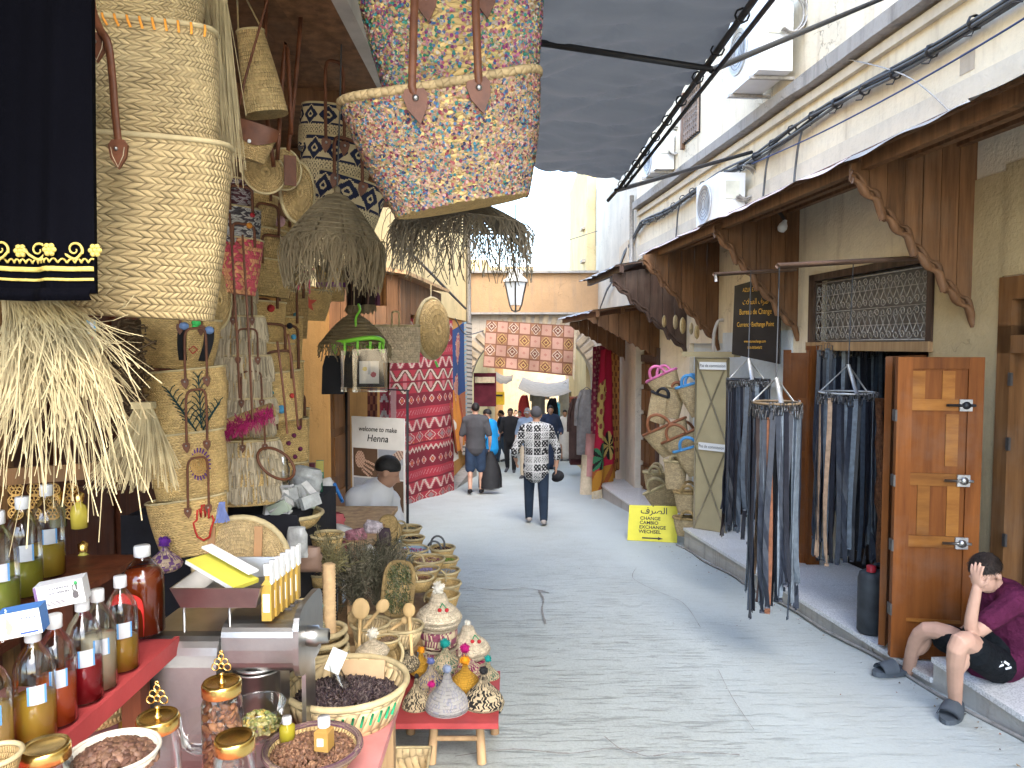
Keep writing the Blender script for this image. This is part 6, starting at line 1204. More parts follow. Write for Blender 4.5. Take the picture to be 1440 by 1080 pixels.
for i in range(6):
    q = V((px_(371 + i * 7, 2.0 + i * .03), 2.0 + i * .035, .845)); o = T('sample_bottle', ['square sample bottle of golden oil at the front of its row', 'second sample oil bottle in the row on the press', 'third sample oil bottle in the row on the press', 'fourth sample oil bottle in the row on the press', 'fifth sample oil bottle in the row on the press', 'rearmost sample oil bottle in the row on the press'][i], 'bottle', q, 'sample bottles')
    part(o, 'glass', MB().lathe([(0, 0), (.019, 0), (.019, .1), (.008, .112), (.008, .13)], 4, q, rotz(.785), False), liquid('oil_sample', (.72,.5,.12))); part(o, 'cap', MB().lathe([(.011, .125), (.011, .155), (0, .156)], 10, q), CAPM); part(o, 'label', MB().box(q + V((.0, -.0142, .05)), (.018, .001, .05)), WHITEP); part(o, 'box_sleeve', MB().box(q + V((.012, .004, .13)), (.006, .026, .06)), WHITEP)
# steel pot with sieve
c = P(364, 1008, 2.05); c.z = .422; r = 34 * 2.05 / FPX; o = T('steel_pot', 'steel pot with a wire sieve set in its mouth', 'pot', c)
h = P(364, 942, 2.05).z - .42; part(o, 'pot', MB().lathe([(0, 0), (r*.9, 0), (r*.93, .01), (r*.93, h), (r, h+.002), (r, h+.008), (r*.9, h+.008), (r*.88, .02), (0, .02)], 30, c), STEEL)
part(o, 'sieve', MB().lathe([(0, h*.72), (r*.5, h*.78), (r*.82, h*.99), (r*.9, h*1.02)], 24, c), mat('sieve_mesh', (.06,.06,.06), .5, .5)); part(o, 'sieve_rim', MB().tube([c + V((r*.9*math.cos(a), r*.9*math.sin(a), h + .016)) for a in np.linspace(0, 6.28, 30)[:-1]], .006, 6, True), STEEL); part(o, 'sieve_handle', MB().tube([c + V((r*.8, r*.4, h + .016)), c + V((r*1.5, r*1.2, h + .06))], .005, 5), IRON)
# ------------------------------------------------------------------ jars, bowls, heaps
GL2 = glass('jar_glass', (.95,.97,.96), .02, .05)
def heap(mb, c, r, h, n_, sz, cols, asp=(1, .6, .45), fill=True, box=None):
    for i in range(n_):
        a = rnd.uniform(0, 6.28); q = math.sqrt(rnd.random()); x, y = q * r * math.cos(a), q * r * math.sin(a)
        if box: x, y = rnd.uniform(-1, 1) * box[0], rnd.uniform(-1, 1) * box[1]
        z = h * (1 - q * q * .8) if fill else rnd.uniform(0, h); s_ = sz * rnd.uniform(.75, 1.25)
        M = Matrix.Rotation(rnd.uniform(0, 6.28), 3, 'Z') @ Matrix.Rotation(rnd.uniform(-1, 1), 3, 'X') @ Matrix.Rotation(rnd.uniform(-1, 1), 3, 'Y'); k0 = len(mb.v)
        col = sc(rnd.choice(cols), rnd.uniform(.75, 1.2)); mb.lathe([(0, -1), (.8, -.55), (1, 0), (.75, .6), (0, 1)], 6, (0, 0, 0), None, True, col)
        for t in range(k0, len(mb.v)): p = mb.v[t]; mb.v[t] = tuple(V(c) + V((x, y, z)) + M @ V((p[0] * s_ * asp[1], p[1] * s_ * asp[2], p[2] * s_ * asp[0])))
    return mb
FIL = []
def gjar(label, px, ytop, d, w_, hpx, filler, finial=True, grp=None):
    k = d / FPX; top = P(px, ytop, d); r, h = w_ * k / 2, hpx * k; c = top - V((0, 0, h)); o = T('glass_jar', label, 'jar', c, grp)
    part(o, 'glass', MB().lathe([(0, .003), (r*.9, .003), (r*.98, r*.2), (r*.98, h*.86), (r*.86, h*.95), (r*.86, h)], 28, c), GL2)
    if filler: mb = MB(); heap(mb, c + V((0, 0, .01)), r * .86, h * .8, filler[0], filler[1], filler[2], filler[3], False); part(o, 'contents', mb, PAINT, 'stuff')
    ld_ = part(o, 'lid', MB().lathe([(r*.9, h*.97), (r*.95, h*.98), (r*.95, h+.018), (r*.88, h+.024), (r*.7, h+.021), (0, h+.021)], 28, c), BRASS)
    if finial:
        t = c + V((0, 0, h + .021)); part(ld_, 'stem', MB().lathe([(.009, 0), (.004, .006), (.004, .016), (.006, .02), (0, .022)], 10, t), BRASS); mb = MB(); q = t + V((0, 0, .03))
        for (x, z, rr_) in ((0, .028, .006), (-.008, .016, .007), (.008, .016, .007), (-.013, .004, .008), (.013, .004, .008), (0, .006, .006), (0, .038, .003)): mb.tube([q + V((x + math.cos(e) * rr_, 0, z + math.sin(e) * rr_)) for e in np.linspace(0, 6.28, 11)[:-1]], .0016, 5, True)
        part(ld_, 'filigree_finial', mb, BRASS)
    return o, c, r, h
gjar('tall glass jar full of almonds with gold filigree lid', 312, 972, 1.6, 58, 120, (190, .0115, [(.3,.12,.05), (.36,.16,.07), (.26,.1,.05)], (1, .62, .4)))
gjar('empty glass jar with gold filigree lid left of the almond jar', 222, 1022, 1.42, 62, 110, None); gjar('tilted glass jar with plain gold lid at the lower picture edge', 330, 1052, 1.38, 60, 90, None, False)
gjar('low glass jar with flat gold lid in front of the oil shelf', 64, 1066, 1.22, 70, 60, None, False)
def bowl(name, label, px, py, d, w_, m, hpx, cat='bowl', wall=.9, prof=None, rimm=None, rim=3, group=None, tilt=None, nrows=None):
    k = d / FPX; c = P(px, py, d); r, h = w_ * k / 2, hpx * k; c = c - V((0, 0, h)); o = T(name, label, cat, c, group); M = tilt
    pf = prof or [(0, 0), (.62, 0), (.78, .25), (.9, .6), (1, 1), (.93, 1), (.84, .6), (.7, .3), (.55, .12), (0, .12)]
    part(o, 'body', MB().lathe([(a * r, b * h) for a, b in pf], 36, c, M), m)
    if rim: part(o, 'rim', MB().tube([c + (M or Matrix.Identity(3)) @ V((r * .97 * math.cos(a), r * .97 * math.sin(a), h)) for a in np.linspace(0, 6.28, 41)[:-1]], rim * k, 7, True), rimm or m)
    return o, c, r, h
o, c, r, h = bowl('glass_bowl', 'glass bowl of dried chamomile beside the almond jar', 362, 990, 1.85, 78, GL2, 50, 'bowl', .9, [(0, 0), (.5, 0), (.8, .3), (.95, .7), (1, 1)], None, 0); part(o, 'rim', MB().tube([c + V((r*math.cos(a), r*math.sin(a), h)) for a in np.linspace(0, 6.28, 41)[:-1]], .002, 5, True), GL2)
mb = MB(); heap(mb, c + V((0, 0, .02)), r * .75, h * .5, 260, .007, [(.3,.28,.08), (.18,.22,.06), (.5,.45,.2), (.55,.4,.1)], (1, .8, .7)); part(o, 'contents', mb, PAINT, 'stuff')
o, c, r, h = bowl('glass_bowl', 'empty shallow glass bowl half hidden by the almond jar', 290, 1010, 1.75, 90, GL2, 44, 'bowl', .9, [(0, 0), (.5, 0), (.8, .3), (.95, .7), (1, 1)], None, 0)
o, c, r, h = bowl('spice_bowl', 'plastic lined bowl heaped with brown nuts at the lower picture edge', 160, 1056, 1.3, 125, mat('clear_liner', (.6,.55,.45), .3), 40)
mb = MB(); heap(mb, c + V((0, 0, h * .5)), r * .88, h * .62, 330, .0095, [(.16,.085,.05), (.12,.06,.04), (.2,.11,.07)], (1, .85, .8)); part(o, 'contents', mb, PAINT, 'stuff')
bowl('woven_basket', 'bare rim of a straw basket at the lower left corner', -8, 1062, 1.15, 70, SROPE, 40, 'basket', .9, None, SPLAIN, 4)
SB2 = straw('open_plait_basket', (.6,.46,.25), 34, 5, .8, .3, .01); 
o, c, r, h = bowl('woven_basket', 'wide straw basket of dark dried hibiscus with green stitches', 487, 958, 2.3, 178, SB2, 58, 'basket', .9, [(0, 0), (.72, 0), (.84, .3), (.93, .65), (1, 1), (.93, 1), (.86, .65), (.8, .5), (.5, .48), (0, .48)], SPLAIN, 5)
mb = MB(); heap(mb, c + V((0, 0, h * .5)), r * .84, h * .4, 2200, .0085, [(.045,.03,.03), (.07,.045,.045), (.03,.02,.025), (.12,.09,.08)], (1.3, .45, .3)); part(o, 'hibiscus', mb, PAINT, 'stuff')
for i in range(9): a = -1.75 + i * .16; part(o, 'green_stitch', MB().tube([c + V((r*(.9+.05*t)*math.cos(a + .03*t), r*(.9+.05*t)*math.sin(a + .03*t) - .004, h*(.5+.28*t))) for t in (0, .5, 1)], .004, 5), mat('green_wool', (.02,.3,.13), .9))
q = c + V((-.01, -.01, h * .85)); part(o, 'scoop', MB().lathe([(.028, -.06), (.03, .0), (.02, .05), (.012, .09)], 14, q, Matrix.Rotation(-.35, 3, 'Y')), GL2); one('price_tag', MB().box(q + V((-.02, 0, .09)), (.05, .006, .075), Matrix.Rotation(.4, 3, 'Y')), WHITEP, 'folded white tag stuck in the hibiscus basket', 'tag'); one('paper_sachet', MB().box(c + V((.03, .1, h * .95)), (.15, .01, .06), Matrix.Rotation(-.5, 3, 'X')), mat('kraft_paper', (.4,.27,.15), .8), 'kraft paper sachet lying at the back of the hibiscus basket', 'sachet')
YPUR = straw('purple_rim_coil', (.5,.38,.25), 60, 8, .4, .35, .006, (.2,.08,.14), .6)
o, c, r, h = bowl('woven_basket', 'shallow basket of brown seed slices with purple rim', 440, 1050, 1.95, 138, SCOIL, 30, 'basket', .9, None, YPUR, 5)
mb = MB(); heap(mb, c + V((0, 0, h * .55)), r * .9, h * .5, 1300, .0075, [(.25,.13,.075), (.2,.1,.06), (.32,.18,.1), (.15,.08,.05)], (1, .8, .3)); part(o, 'seeds', mb, PAINT, 'stuff')
def vial(label, px, py, d, w_, hh, col, cn, tg=True):
    k = d / FPX; c = P(px, py, d); o = T('oil_vial', label, 'bottle', c); part(o, 'glass', MB().lathe([(0, 0), (w_*k/2, 0), (w_*k/2, hh*.6*k), (w_*k*.25, hh*.7*k), (w_*k*.22, hh*.75*k)], 4 if tg else 14, c, rotz(.6), not tg), liquid('oil_' + cn, col)); part(o, 'cap', MB().lathe([(w_*k*.3, hh*.72*k), (w_*k*.3, hh*k), (0, hh*k)], 12, c), CAPM)
    if tg: part(o, 'label', MB().box(c + V((0, -w_*k*.36, hh*.3*k)), (w_*k*.5, .001, hh*.25*k)), WHITEP)
vial('square vial of golden oil standing in the seed basket', 456, 1052, 1.9, 30, 46, (.62,.4,.12), 'vial'); vial('tiny round vial of yellow oil by the chamomile bowl', 404, 1040, 2.0, 22, 34, (.6,.52,.05), 'vial2', False)
# ------------------------------------------------------------------ round plate, boxes, soap basket
o, c, M_, r_ = disc_bag('large round coiled straw bag with red centre and two tan straps', 340, 792, 2.62, 66, .1, None, straw('coil_spiral', (.52,.375,.18), 110, 34, .4, .35, .006))
part(o, 'red_centre', MB().lathe([(0, .044), (.034, .043), (.036, .038)], 20, c, M_), mat('red_wool', (.4,.025,.03), .9))
for x in (-.55, .45): mb = MB(); mb.box(c + V((x * r_, -.05, r_ * .18)), (.028, .006, r_ * 1.4), Matrix.Rotation(.05, 3, 'Y')); part(o, 'leather_band', mb, mat('tan_leather', (.4,.22,.1), .6))
YP = straw('purple_yarn_coil', (.55,.42,.3), 60, 10, .6, .3, .008, (.14,.05,.22), .5)
def tagine(label, px, py, d, w_, hpx, m, pom=None, pomr=7, neck=.16, grp='woven tagine pots', fat=.42):
    k = d / FPX; c = P(px, py, d); r, h = w_ * k * .59, hpx * k * 1.08; o = T('tagine_basket', label, 'basket', c, grp); nr = 1 / 14
    prof = [(0, 0), (r*.7, 0), (r*.93, h*.1), (r, h*.22), (r*.98, h*.32), (r*.86, h*.44), (r*.67, h*.55), (r*.45, h*.66), (r*(neck+.09), h*.78), (r*neck, h*.94), (0, h)]
    pp = []
    for (a, b), (a2, b2) in zip(prof, prof[1:]):
        for t in range(3): f = t / 3; pp.append((a + (a2 - a) * f + (r * .012 if t == 1 else 0), b + (b2 - b) * f))
    pp.append(prof[-1]); part(o, 'body', MB().lathe(pp, 30, c), m); part(o, 'seam', MB().tube([c + V((r * 1.0 * math.cos(a), r * math.sin(a), h * .25)) for a in np.linspace(0, 6.28, 31)[:-1]], r * .035, 5, True), m)
    if pom:
        mb = MB(); q = c + V((0, 0, h + pomr * k * .5)); R_ = pomr * k; mb.ball(q, R_ * .75, 10, 7)
        for _ in range(110): v_ = V((rnd.gauss(0, 1), rnd.gauss(0, 1), rnd.gauss(0, 1))).normalized(); s_ = v_.orthogonal() * R_ * .14; mb.add([q + v_ * R_ * .5 - s_, q + v_ * R_ * .5 + s_, q + v_ * R_ * rnd.uniform(.9, 1.15)], [(0, 1, 2)])
        part(o, 'pompom', mb, mat('pom_%02d%02d%02d' % tuple(int(t * 99) for t in pom), pom, .95, 0, .3, 30))
    return o, c, r, h
def yarn(nm, col, fr=.55, N=14): return straw(nm, (.58,.47,.3), 84, N + 6, .8, .3, .006, col, fr)
GRY = straw('grey_yarn_coil', (.3,.3,.34), 80, 20, .6, .3, .006, (.45,.43,.4), .75); BLKY = straw('black_straw_coil', (.6,.48,.3), 70, 20, .9, .25, .008, (.02,.02,.02), .42); YEL = straw('mustard_yarn_coil', (.62,.33,.04), 80, 20, .6, .35, .008); GRNY = yarn('green_yarn_coil', (.03,.16,.1), .3); BLUY = yarn('blue_yarn_coil', (.06,.09,.25), .3); PNKY = yarn('magenta_yarn_coil', (.3,.02,.13), .4); CRM = straw('cream_coil', (.62,.52,.37), 40, 14, .5, .45, .006); WHB = yarn('white_black_coil', (.04,.04,.04), .6)
stl = T('stool', 'low wooden stool with red top carrying the woven tagine pots', 'stool', (-.3, 3.42, g(3.42))); part(stl, 'seat', MB().box((-.31, 3.4, -.06), (.5, .52, .025)), RED)
for x, y in ((-.35, 3.29), (-.15, 3.29), (-.48, 3.6), (-.1, 3.6)): part(stl, 'leg', MB().tube([(x, y, -.07), (x * 1.05 + (.0 if x < -.3 else .02), y - .02, g(y) + .005)], [.018, .022], 8), WOODLT)
part(stl, 'stretcher', MB().tube([(-.36, 3.28, -.19), (-.14, 3.28, -.19)], .012, 7), WOODLT)
for a in (('black and straw woven tagine pot at the front corner of the stool', 586, 1006, 3.3, 36, 52, BLKY, (.02,.02,.02), 4, .14), ('grey woven tagine pot with pale tip in the front row', 629, 1008, 3.28, 54, 62, GRY, (.2,.24,.33), 7), ('round black and straw woven pot with black bobble', 680, 1002, 3.32, 50, 54, BLKY, (.012,.012,.014), 7), ('mustard yellow woven tagine pot with orange bobble', 654, 972, 3.42, 38, 38, YEL, (.62,.25,.01), 8), ('blue yarn tagine pot behind the grey one', 606, 980, 3.45, 42, 46, BLUY, (.12,.15,.35), 6), ('green yarn tagine pot with teal bobble', 626, 944, 3.6, 38, 34, GRNY, (.01,.25,.22), 8), ('magenta yarn tagine pot half hidden by the mustard one', 654, 955, 3.6, 40, 38, PNKY, (.4,.01,.14), 8), ('slim white and black tagine pot with white bobble', 573, 942, 3.5, 30, 34, WHB, (.6,.55,.6), 8), ('cream coiled tagine lid with white tuft in front of the hibiscus basket', 524, 922, 3.0, 40, 26, CRM, (.62,.58,.48), 9)):
    tagine(*a)
def stack(label, px, py, d, w_, hpx, m, tilt=0):
    o, c, r, h = bowl('woven_basket', label, px, py - hpx, d, w_, m, hpx, 'basket', .9, [(0, 0), (.9, 0), (1, .15), (1, .9), (.95, 1), (0, 1)], CRM, 2); return o
def cherries(o, q):
    for s_ in (-1, 1): part(o, 'cherry', MB().ball(q + V((s_ * .018, 0, 0)), .011, 9, 6), mat('red_wool', (0,0,0))); part(o, 'cherry_stalk', MB().tube([q + V((s_ * .018, 0, .008)), q + V((-.005, 0, .035))], .0025, 4), mat('green_wool', (0,0,0)))
MAG = yarn('magenta_band_coil', (.22,.03,.1), .5, 6)
stack('magenta patterned round basket at the bottom of the taller stack', 617, 938, 3.75, 56, 30, MAG); stack('magenta patterned round basket on top of the lower one', 617, 908, 3.75, 54, 28, MAG); o, c, r, h = tagine('cream pointed lid with white tuft and two red cherries', 617, 880, 3.75, 56, 46, CRM, (.66,.62,.52), 10, .3); cherries(o, c + V((.03, -.07, h * .6)))
stack('cream round basket with pink checks under the shorter pointed lid', 660, 960, 3.85, 60, 34, yarn('pink_check_coil', (.4,.03,.12), .75, 5)); o, c, r, h = tagine('shorter cream pointed lid with two red cherries', 658, 924, 3.85, 54, 44, CRM, (.66,.62,.52), 5, .25); cherries(o, c + V((.045, -.06, h * .62)))
tagine('green straw tagine pot with teal bobble beside the cup stack', 446, 892, 2.9, 20, 34, GRNY, (.01,.3,.26), 9); tagine('purple woven pot with purple bobbles beside the dark oil', 232, 802, 2.5, 40, 34, YP, (.1,.02,.2), 9)
for px, py, c_, lb in ((408, 925, (.4,.01,.12), 'magenta bobble pot behind the steel pot'), (404, 944, (.02,.22,.38), 'blue bobble pot behind the steel pot')): tagine(lb, px, py + 16, 2.45, 24, 16, PNKY, c_, 9)
one('cup_stack', (lambda m: m.lathe([(0, 0)] + [(.024 + .004 * (i % 2) + rnd.uniform(-.001, .001), i * .0065) for i in range(60)] + [(.018, .39), (0, .385)], 18, P(464, 925, 2.95)))(MB()), mat('pale_straw_cup', (.56,.38,.2), .8, 0, .2, 30), 'tall leaning column of nested straw cups', 'cups')
for i in range(4): bowl('woven_basket', ['lowest flat coiled basket under the cup column', 'second flat coiled basket under the cup column', 'third flat coiled basket under the cup column', 'top flat coiled basket under the cup column'][i], 455, 925 - i * 13, 2.95, 72 - 3 * i, SCOIL, 15, 'basket', .9, None, SPLAIN, 4, 'flat coiled baskets')
# boxes and soap basket on the black counter
CL = [((.14,.03,.12), (.5,.3,.4)), ((.5,.42,.42), (.35,.05,.08)), ((.5,.42,.42), (.35,.05,.08)), ((.06,.2,.1), (.3,.4,.3)), ((.16,.03,.14), (.5,.4,.45)), ((.16,.03,.14), (.5,.4,.45)), ((.16,.03,.14), (.5,.4,.45)), ((.03,.12,.08), (.4,.45,.4))]
LB = ['small purple cosmetics box standing upright on the counter', 'white and maroon henna box left of its twin', 'white and maroon henna box right of its twin', 'green cosmetics box at the end of the henna boxes', 'purple sachet box leaning against the green jar box', 'middle purple sachet box', 'rightmost purple sachet box', 'tall dark green soap box behind the sachets']
for i, (px, py, w_, h) in enumerate(((330, 695, 18, 24), (320, 712, 24, 16), (342, 712, 24, 16), (358, 711, 12, 16), (360, 694, 10, 16), (370, 691, 10, 16), (380, 688, 9, 15), (374, 676, 20, 28))):
    d = 3.25 if i else 3.35; k = d / FPX; a_, b_ = CL[i]; c = P(px, py - h / 2, d); pbox('cosmetics_box', LB[i], c, (w_ * k, .03, h * k), rotz(.1), (lambda a_, b_: lambda u, v_: b_ if (in_e(u, v_, .7, .5, .2, .3) or (v_ < .2)) else a_)(a_, b_), 12, 10, a_, 'box', 'cosmetics boxes')
o, c, r, h = bowl('woven_basket', 'flat straw basket full of white wrapped soaps', 410, 722, 3.3, 88, SFIN, 20, 'basket', .9, None, SPLAIN, 3)
CLR = glass('clear_wrap', (.9,.92,.92), .12, .25); WRP = [mat('wrap_white', (.55,.54,.52), .3, 0, .2, 25, .5, .012, 30), mat('wrap_grey', (.36,.37,.36), .25, 0, .3, 25, .5, .012, 30), mat('wrap_greenish', (.4,.46,.36), .3), mat('wrap_rose', (.36,.16,.19), .3, 0, .7, 40, 1, .03, 25)]
for i in range(22): a = rnd.uniform(0, 6.28); q = rnd.random() ** .5 * r * .8; part(o, 'soap_bar', MB().box(c + V((math.cos(a) * q, math.sin(a) * q, h + .02 + rnd.uniform(0, .07))), (.09, .03, .055), Matrix.Rotation(rnd.uniform(-.8, .8), 3, 'X') @ rotz(rnd.uniform(-1, 1)) @ Matrix.Rotation(rnd.uniform(-.6, .6), 3, 'Y')), WRP[rnd.choice((0, 0, 0, 1, 2))])
def pouch(label, px, py, d, w_, hpx, m, tilt=0, yaw=0, topm=None):
    k = d / FPX; c = P(px, py, d); W_, H_ = w_ * k, hpx * k; o = T('wrapped_pouch', label, 'pouch', c, 'wrapped pouches'); M = rotz(yaw) @ Matrix.Rotation(tilt, 3, 'Y')
    mb = MB(); s0 = rnd.uniform(0, 9)
    def fn(u, v_):
        a = 2 * PI * u; f = 1 if v_ < .7 else 1 - (v_ - .7) * 1.6; return c + M @ V((W_ / 2 * math.cos(a) * (1 if v_ < .7 else 1 - (v_ - .7) * .6), W_ * .3 * math.sin(a) * f * (.3 + .7 * min(1, v_ * 5)), H_ * v_)) + V((0, 0, 1)) * 0 + M @ V((1, 1, 0)) * (.06 * W_ * noise.noise(V((u * 7, v_ * 6, s0))))
    mb.grid(fn, 20, 12); part(o, 'bag', mb, m); part(o, 'tie', MB().tube([c + M @ V((W_ * .35 * math.cos(a), W_ * .18 * math.sin(a), H_ * .78)) for a in np.linspace(0, 6.28, 13)[:-1]], 1.1 * k, 4, True), topm or SPLAIN); return o
for a in (('grey foil pouch tied with a white string above the black cloth', 418, 784, 3.05, 30, 44, WRP[1]), ('clear pouch of brown powder beside the orange card', 436, 804, 3.08, 34, 36, mat('brown_powder', (.22,.14,.1), .5)), ('white net pouch on the heap near the painter', 478, 762, 4.2, 28, 24, WRP[0], .3), ('rose petal pouch in the middle of the heap', 505, 775, 4.15, 30, 32, WRP[3], -.2), ('pale lilac pouch beside the rose petals', 522, 756, 4.3, 28, 24, mat('wrap_lilac', (.46,.4,.42), .3, 0, .5, 40, 1, .03, 25), .2), ('dark potpourri pouch next to the little baskets', 538, 768, 4.3, 24, 26, mat('potpourri', (.05,.03,.04), .7)), ('white pouch with blue clip at the front of the heap', 516, 795, 3.95, 40, 26, WRP[0], -.4), ('red and white label pouch at the back of the heap', 466, 742, 4.3, 36, 22, mat('wrap_red', (.5,.12,.13), .5), .1), ('deep red pouch under the herb bunches', 476, 790, 3.9, 26, 30, mat('dark_red_bag', (.12,.02,.03), .5)), ('grey plastic pouch leaning behind the soaps', 428, 690, 3.6, 44, 34, WRP[1], .2), ('green labelled jar pouch behind the soap basket', 444, 696, 3.7, 20, 34, mat('dark_green_label', (.02,.08,.05), .4)), ('cream pouch beside the blue brush', 462, 698, 4.1, 26, 26, WRP[0], -.3)): pouch(*a)
one('orange_card', MB().box(P(412, 806, 2.98), (.05, .004, .035)), mat('orange_card', (.55,.25,.03), .6), 'small orange card pinned on the black cloth', 'card')
pbox('incense_box', 'tall maroon incense box standing behind the soaps', P(437, 668, 3.9), (.045, .03, .13), rotz(.1), lambda u, v_: (.1,.02,.03), 4, 4, (.1,.02,.03)); pbox('incense_box', 'green and yellow box beside the maroon incense box', P(450, 660, 4.1), (.04, .03, .1), rotz(.2), lambda u, v_: (.45,.4,.1) if v_ > .4 else (.05,.25,.15), 4, 8, (.1,.3,.15))
one('brush', MB().tube([P(470, 680, 4.05), P(482, 706, 4.0)], .01, 6), mat('blue_plastic', (.03,.16,.45), .4), 'bright blue plastic handle sticking out of the goods', 'brush')
one('leather_ring', MB().tube([P(388 + 26 * math.cos(a), 652 + 20 * math.sin(a) + 10 * math.cos(a), 3.0) for a in np.linspace(0, 6.28, 25)[:-1]], .006, 6, True), LEATHER, 'loose brown leather handle loop above the soap basket', 'handle')
pouch('tall clear bottle wrap behind the cosmetics boxes', 392, 690, 3.45, 30, 50, CLR)
# ------------------------------------------------------------------ herbs, spoons, little baskets
def herbs(name, label, pts, n_, ln, cols, tied=True):
    mb = MB(); c0 = P(*pts[0]); o = T(name, label, 'herbs', c0)
    for i in range(n_):
        px, py, d = rnd.choice(pts[1:]); q = P(px + rnd.gauss(0, 11), py + rnd.gauss(0, 13), d + rnd.gauss(0, .06)); m = (q + c0) / 2 + V((rnd.uniform(-.03, .03), rnd.uniform(-.03, .03), 0)); col = sc(rnd.choice(cols), rnd.uniform(.6, 1.3))
        if i % 3 == 0: mb.ribbon([c0 + V((rnd.gauss(0, .01), rnd.gauss(0, .01), 0)), m, q], .0022, (1, 0, .2), None, col)
        for _ in range(5): e = q + V((rnd.gauss(0, 1), rnd.gauss(0, 1), rnd.gauss(0, 1))) * ln; mb.ribbon([q.lerp(c0, rnd.random() * .3), (q + e) / 2, e], .0032, (rnd.uniform(-1, 1), 0, 1), None, col)
    part(o, 'sprigs', mb, CLOTH, 'stuff'); return o
HC = [(.12,.11,.07), (.17,.155,.1), (.08,.08,.05), (.2,.17,.12)]
herbs('herb_bunch', 'bunch of dried grey green herbs behind the spoon basket', [(500, 850, 3.75), (487, 790, 3.7), (500, 800, 3.75), (495, 820, 3.7), (510, 785, 3.8)], 420, .022, HC); herbs('herb_bunch', 'bunch of dried herbs beside the oval wicker tray', [(530, 850, 3.85), (532, 790, 3.9), (548, 780, 3.95), (525, 805, 3.85), (555, 790, 4.0)], 360, .022, HC)
herbs('herb_bunch', 'greenish twig basket filling beside the cup column', [(465, 800, 3.3), (462, 770, 3.35), (458, 780, 3.3), (470, 785, 3.35)], 160, .018, [(.16,.14,.06), (.22,.19,.1)])
bowl('woven_basket', 'small straw basket holding foil bags near the cup column', 460, 752, 3.4, 46, SFIN, 30, 'basket', .9, None, SPLAIN, 2.5)
wt_ = T('wicker_tray', 'upright oval wicker tray filled with green herbs', 'tray', P(560, 868, 3.6)); c = P(560, 828, 3.6); kk = 3.6 / FPX
ov = lambda a, r0, r1: V((math.copysign(abs(math.cos(a)) ** .6, math.cos(a)) * r0 * kk, 0, math.copysign(abs(math.sin(a)) ** .6, math.sin(a)) * r1 * kk)); MT = Matrix.Rotation(-.35, 3, 'X') @ Matrix.Rotation(.05, 3, 'Y')
part(wt_, 'rim', MB().tube([c + MT @ ov(a, 21, 37) for a in np.linspace(0, 6.28, 41)[:-1]], 3.2 * kk, 7, True), SROPE); mb = MB(); mb.prism([(ov(a, 20, 36).x, ov(a, 20, 36).z) for a in np.linspace(0, 6.28, 31)[:-1]], c + MT @ V((0, .03, 0)), MT @ V((1, 0, 0)), MT @ V((0, 0, 1)), .01); part(wt_, 'base', mb, SROPE)
mb = MB()
for _ in range(900): a = rnd.uniform(0, 6.28); q = c + MT @ (ov(a, 17, 33) * rnd.random() ** .5 + V((0, -.005 + rnd.uniform(-.02, .01), 0))); e = q + V((rnd.gauss(0, .011), rnd.gauss(0, .011), rnd.gauss(0, .011))); mb.ribbon([q, (q + e) / 2 + V((0, 0, .002)), e], .0045, (1, 0, .5), None, sc(rnd.choice([(.1,.12,.045), (.16,.17,.08), (.07,.08,.03), (.22,.2,.12)]), rnd.uniform(.7, 1.3)))
part(wt_, 'herb_filling', mb, CLOTH, 'stuff')
SPN = wood('spoon_wood', (.6,.42,.2), (.48,.32,.14), .6, .6)
def spoon(label, px, py, d, r, ln, ang):
    k = d / FPX; c = P(px, py, d); M = Matrix.Rotation(ang, 3, 'Y') @ Matrix.Rotation(-.25, 3, 'X'); o = T('wooden_spoon', label, 'spoon', c - V((0, 0, ln * k)), 'wooden spoons')
    mb = MB(); ell(mb, c, M, (r * k, .012, r * 1.15 * k), 16, 10); part(o, 'spoon_head', mb, SPN); part(o, 'handle', MB().tube([c - M @ V((0, 0, r * k)), c - M @ V((0, 0, ln * k))], [5 * k * .6, 4 * k * .6], 8), SPN)
for a in (('large round headed wooden spoon in the spoon basket', 507, 856, 3.3, 13, 60, .0), ('wooden ladle tilted to the side in the spoon basket', 538, 852, 3.35, 9, 50, .7), ('wooden spoon standing in the second basket', 575, 858, 3.4, 9, 62, -.1), ('small wooden spoon behind the round headed one', 496, 868, 3.4, 8, 50, -.2), ('small wooden ladle low in the second basket', 570, 872, 3.42, 6, 30, 1.0)): spoon(*a)
bowl('woven_basket', 'open plaited basket holding the round headed spoon', 521, 876, 3.4, 56, SB2, 30, 'basket', .9, None, SPLAIN, 2.5); bowl('woven_basket', 'open plaited basket holding the upright spoon', 568, 880, 3.45, 56, SB2, 28, 'basket', .9, None, SPLAIN, 2.5)
bowl('woven_basket', 'coiled bowl tilted up behind the slim white pot', 545, 905, 3.3, 50, SCOIL, 22, 'basket', .9, None, SPLAIN, 2.5, None, Matrix.Rotation(.9, 3, 'X'))
def hbasket(label, px, py, d, w_, hpx, fillc, handles=2, hm=SPLAIN, m=SFIN, grp='little handled baskets'):
    o, c, r, h = bowl('small_basket', label, px, py, d, w_, m, hpx, 'basket', .9, [(0, 0), (.7, 0), (.85, .5), (1, 1), (.92, 1), (.86, .75), (0, .7)], SPLAIN, 1.8, grp); k = d / FPX
    for i in range(handles): s_ = -1 if i == 0 else 1; part(o, 'handle', MB().tube([c + V((r * (-.55 + .1 * i) + math.cos(a) * 10 * k, s_ * r * .8, h + math.sin(a) * 13 * k)) for a in np.linspace(-.3, 3.45, 12)], 1.5 * k, 6), hm)
    if fillc: mb = MB(); heap(mb, c + V((0, 0, h * .7)), r * .85, h * .25, 110, .007, fillc, (1, .6, .4)); part(o, 'contents', mb, PAINT, 'stuff')
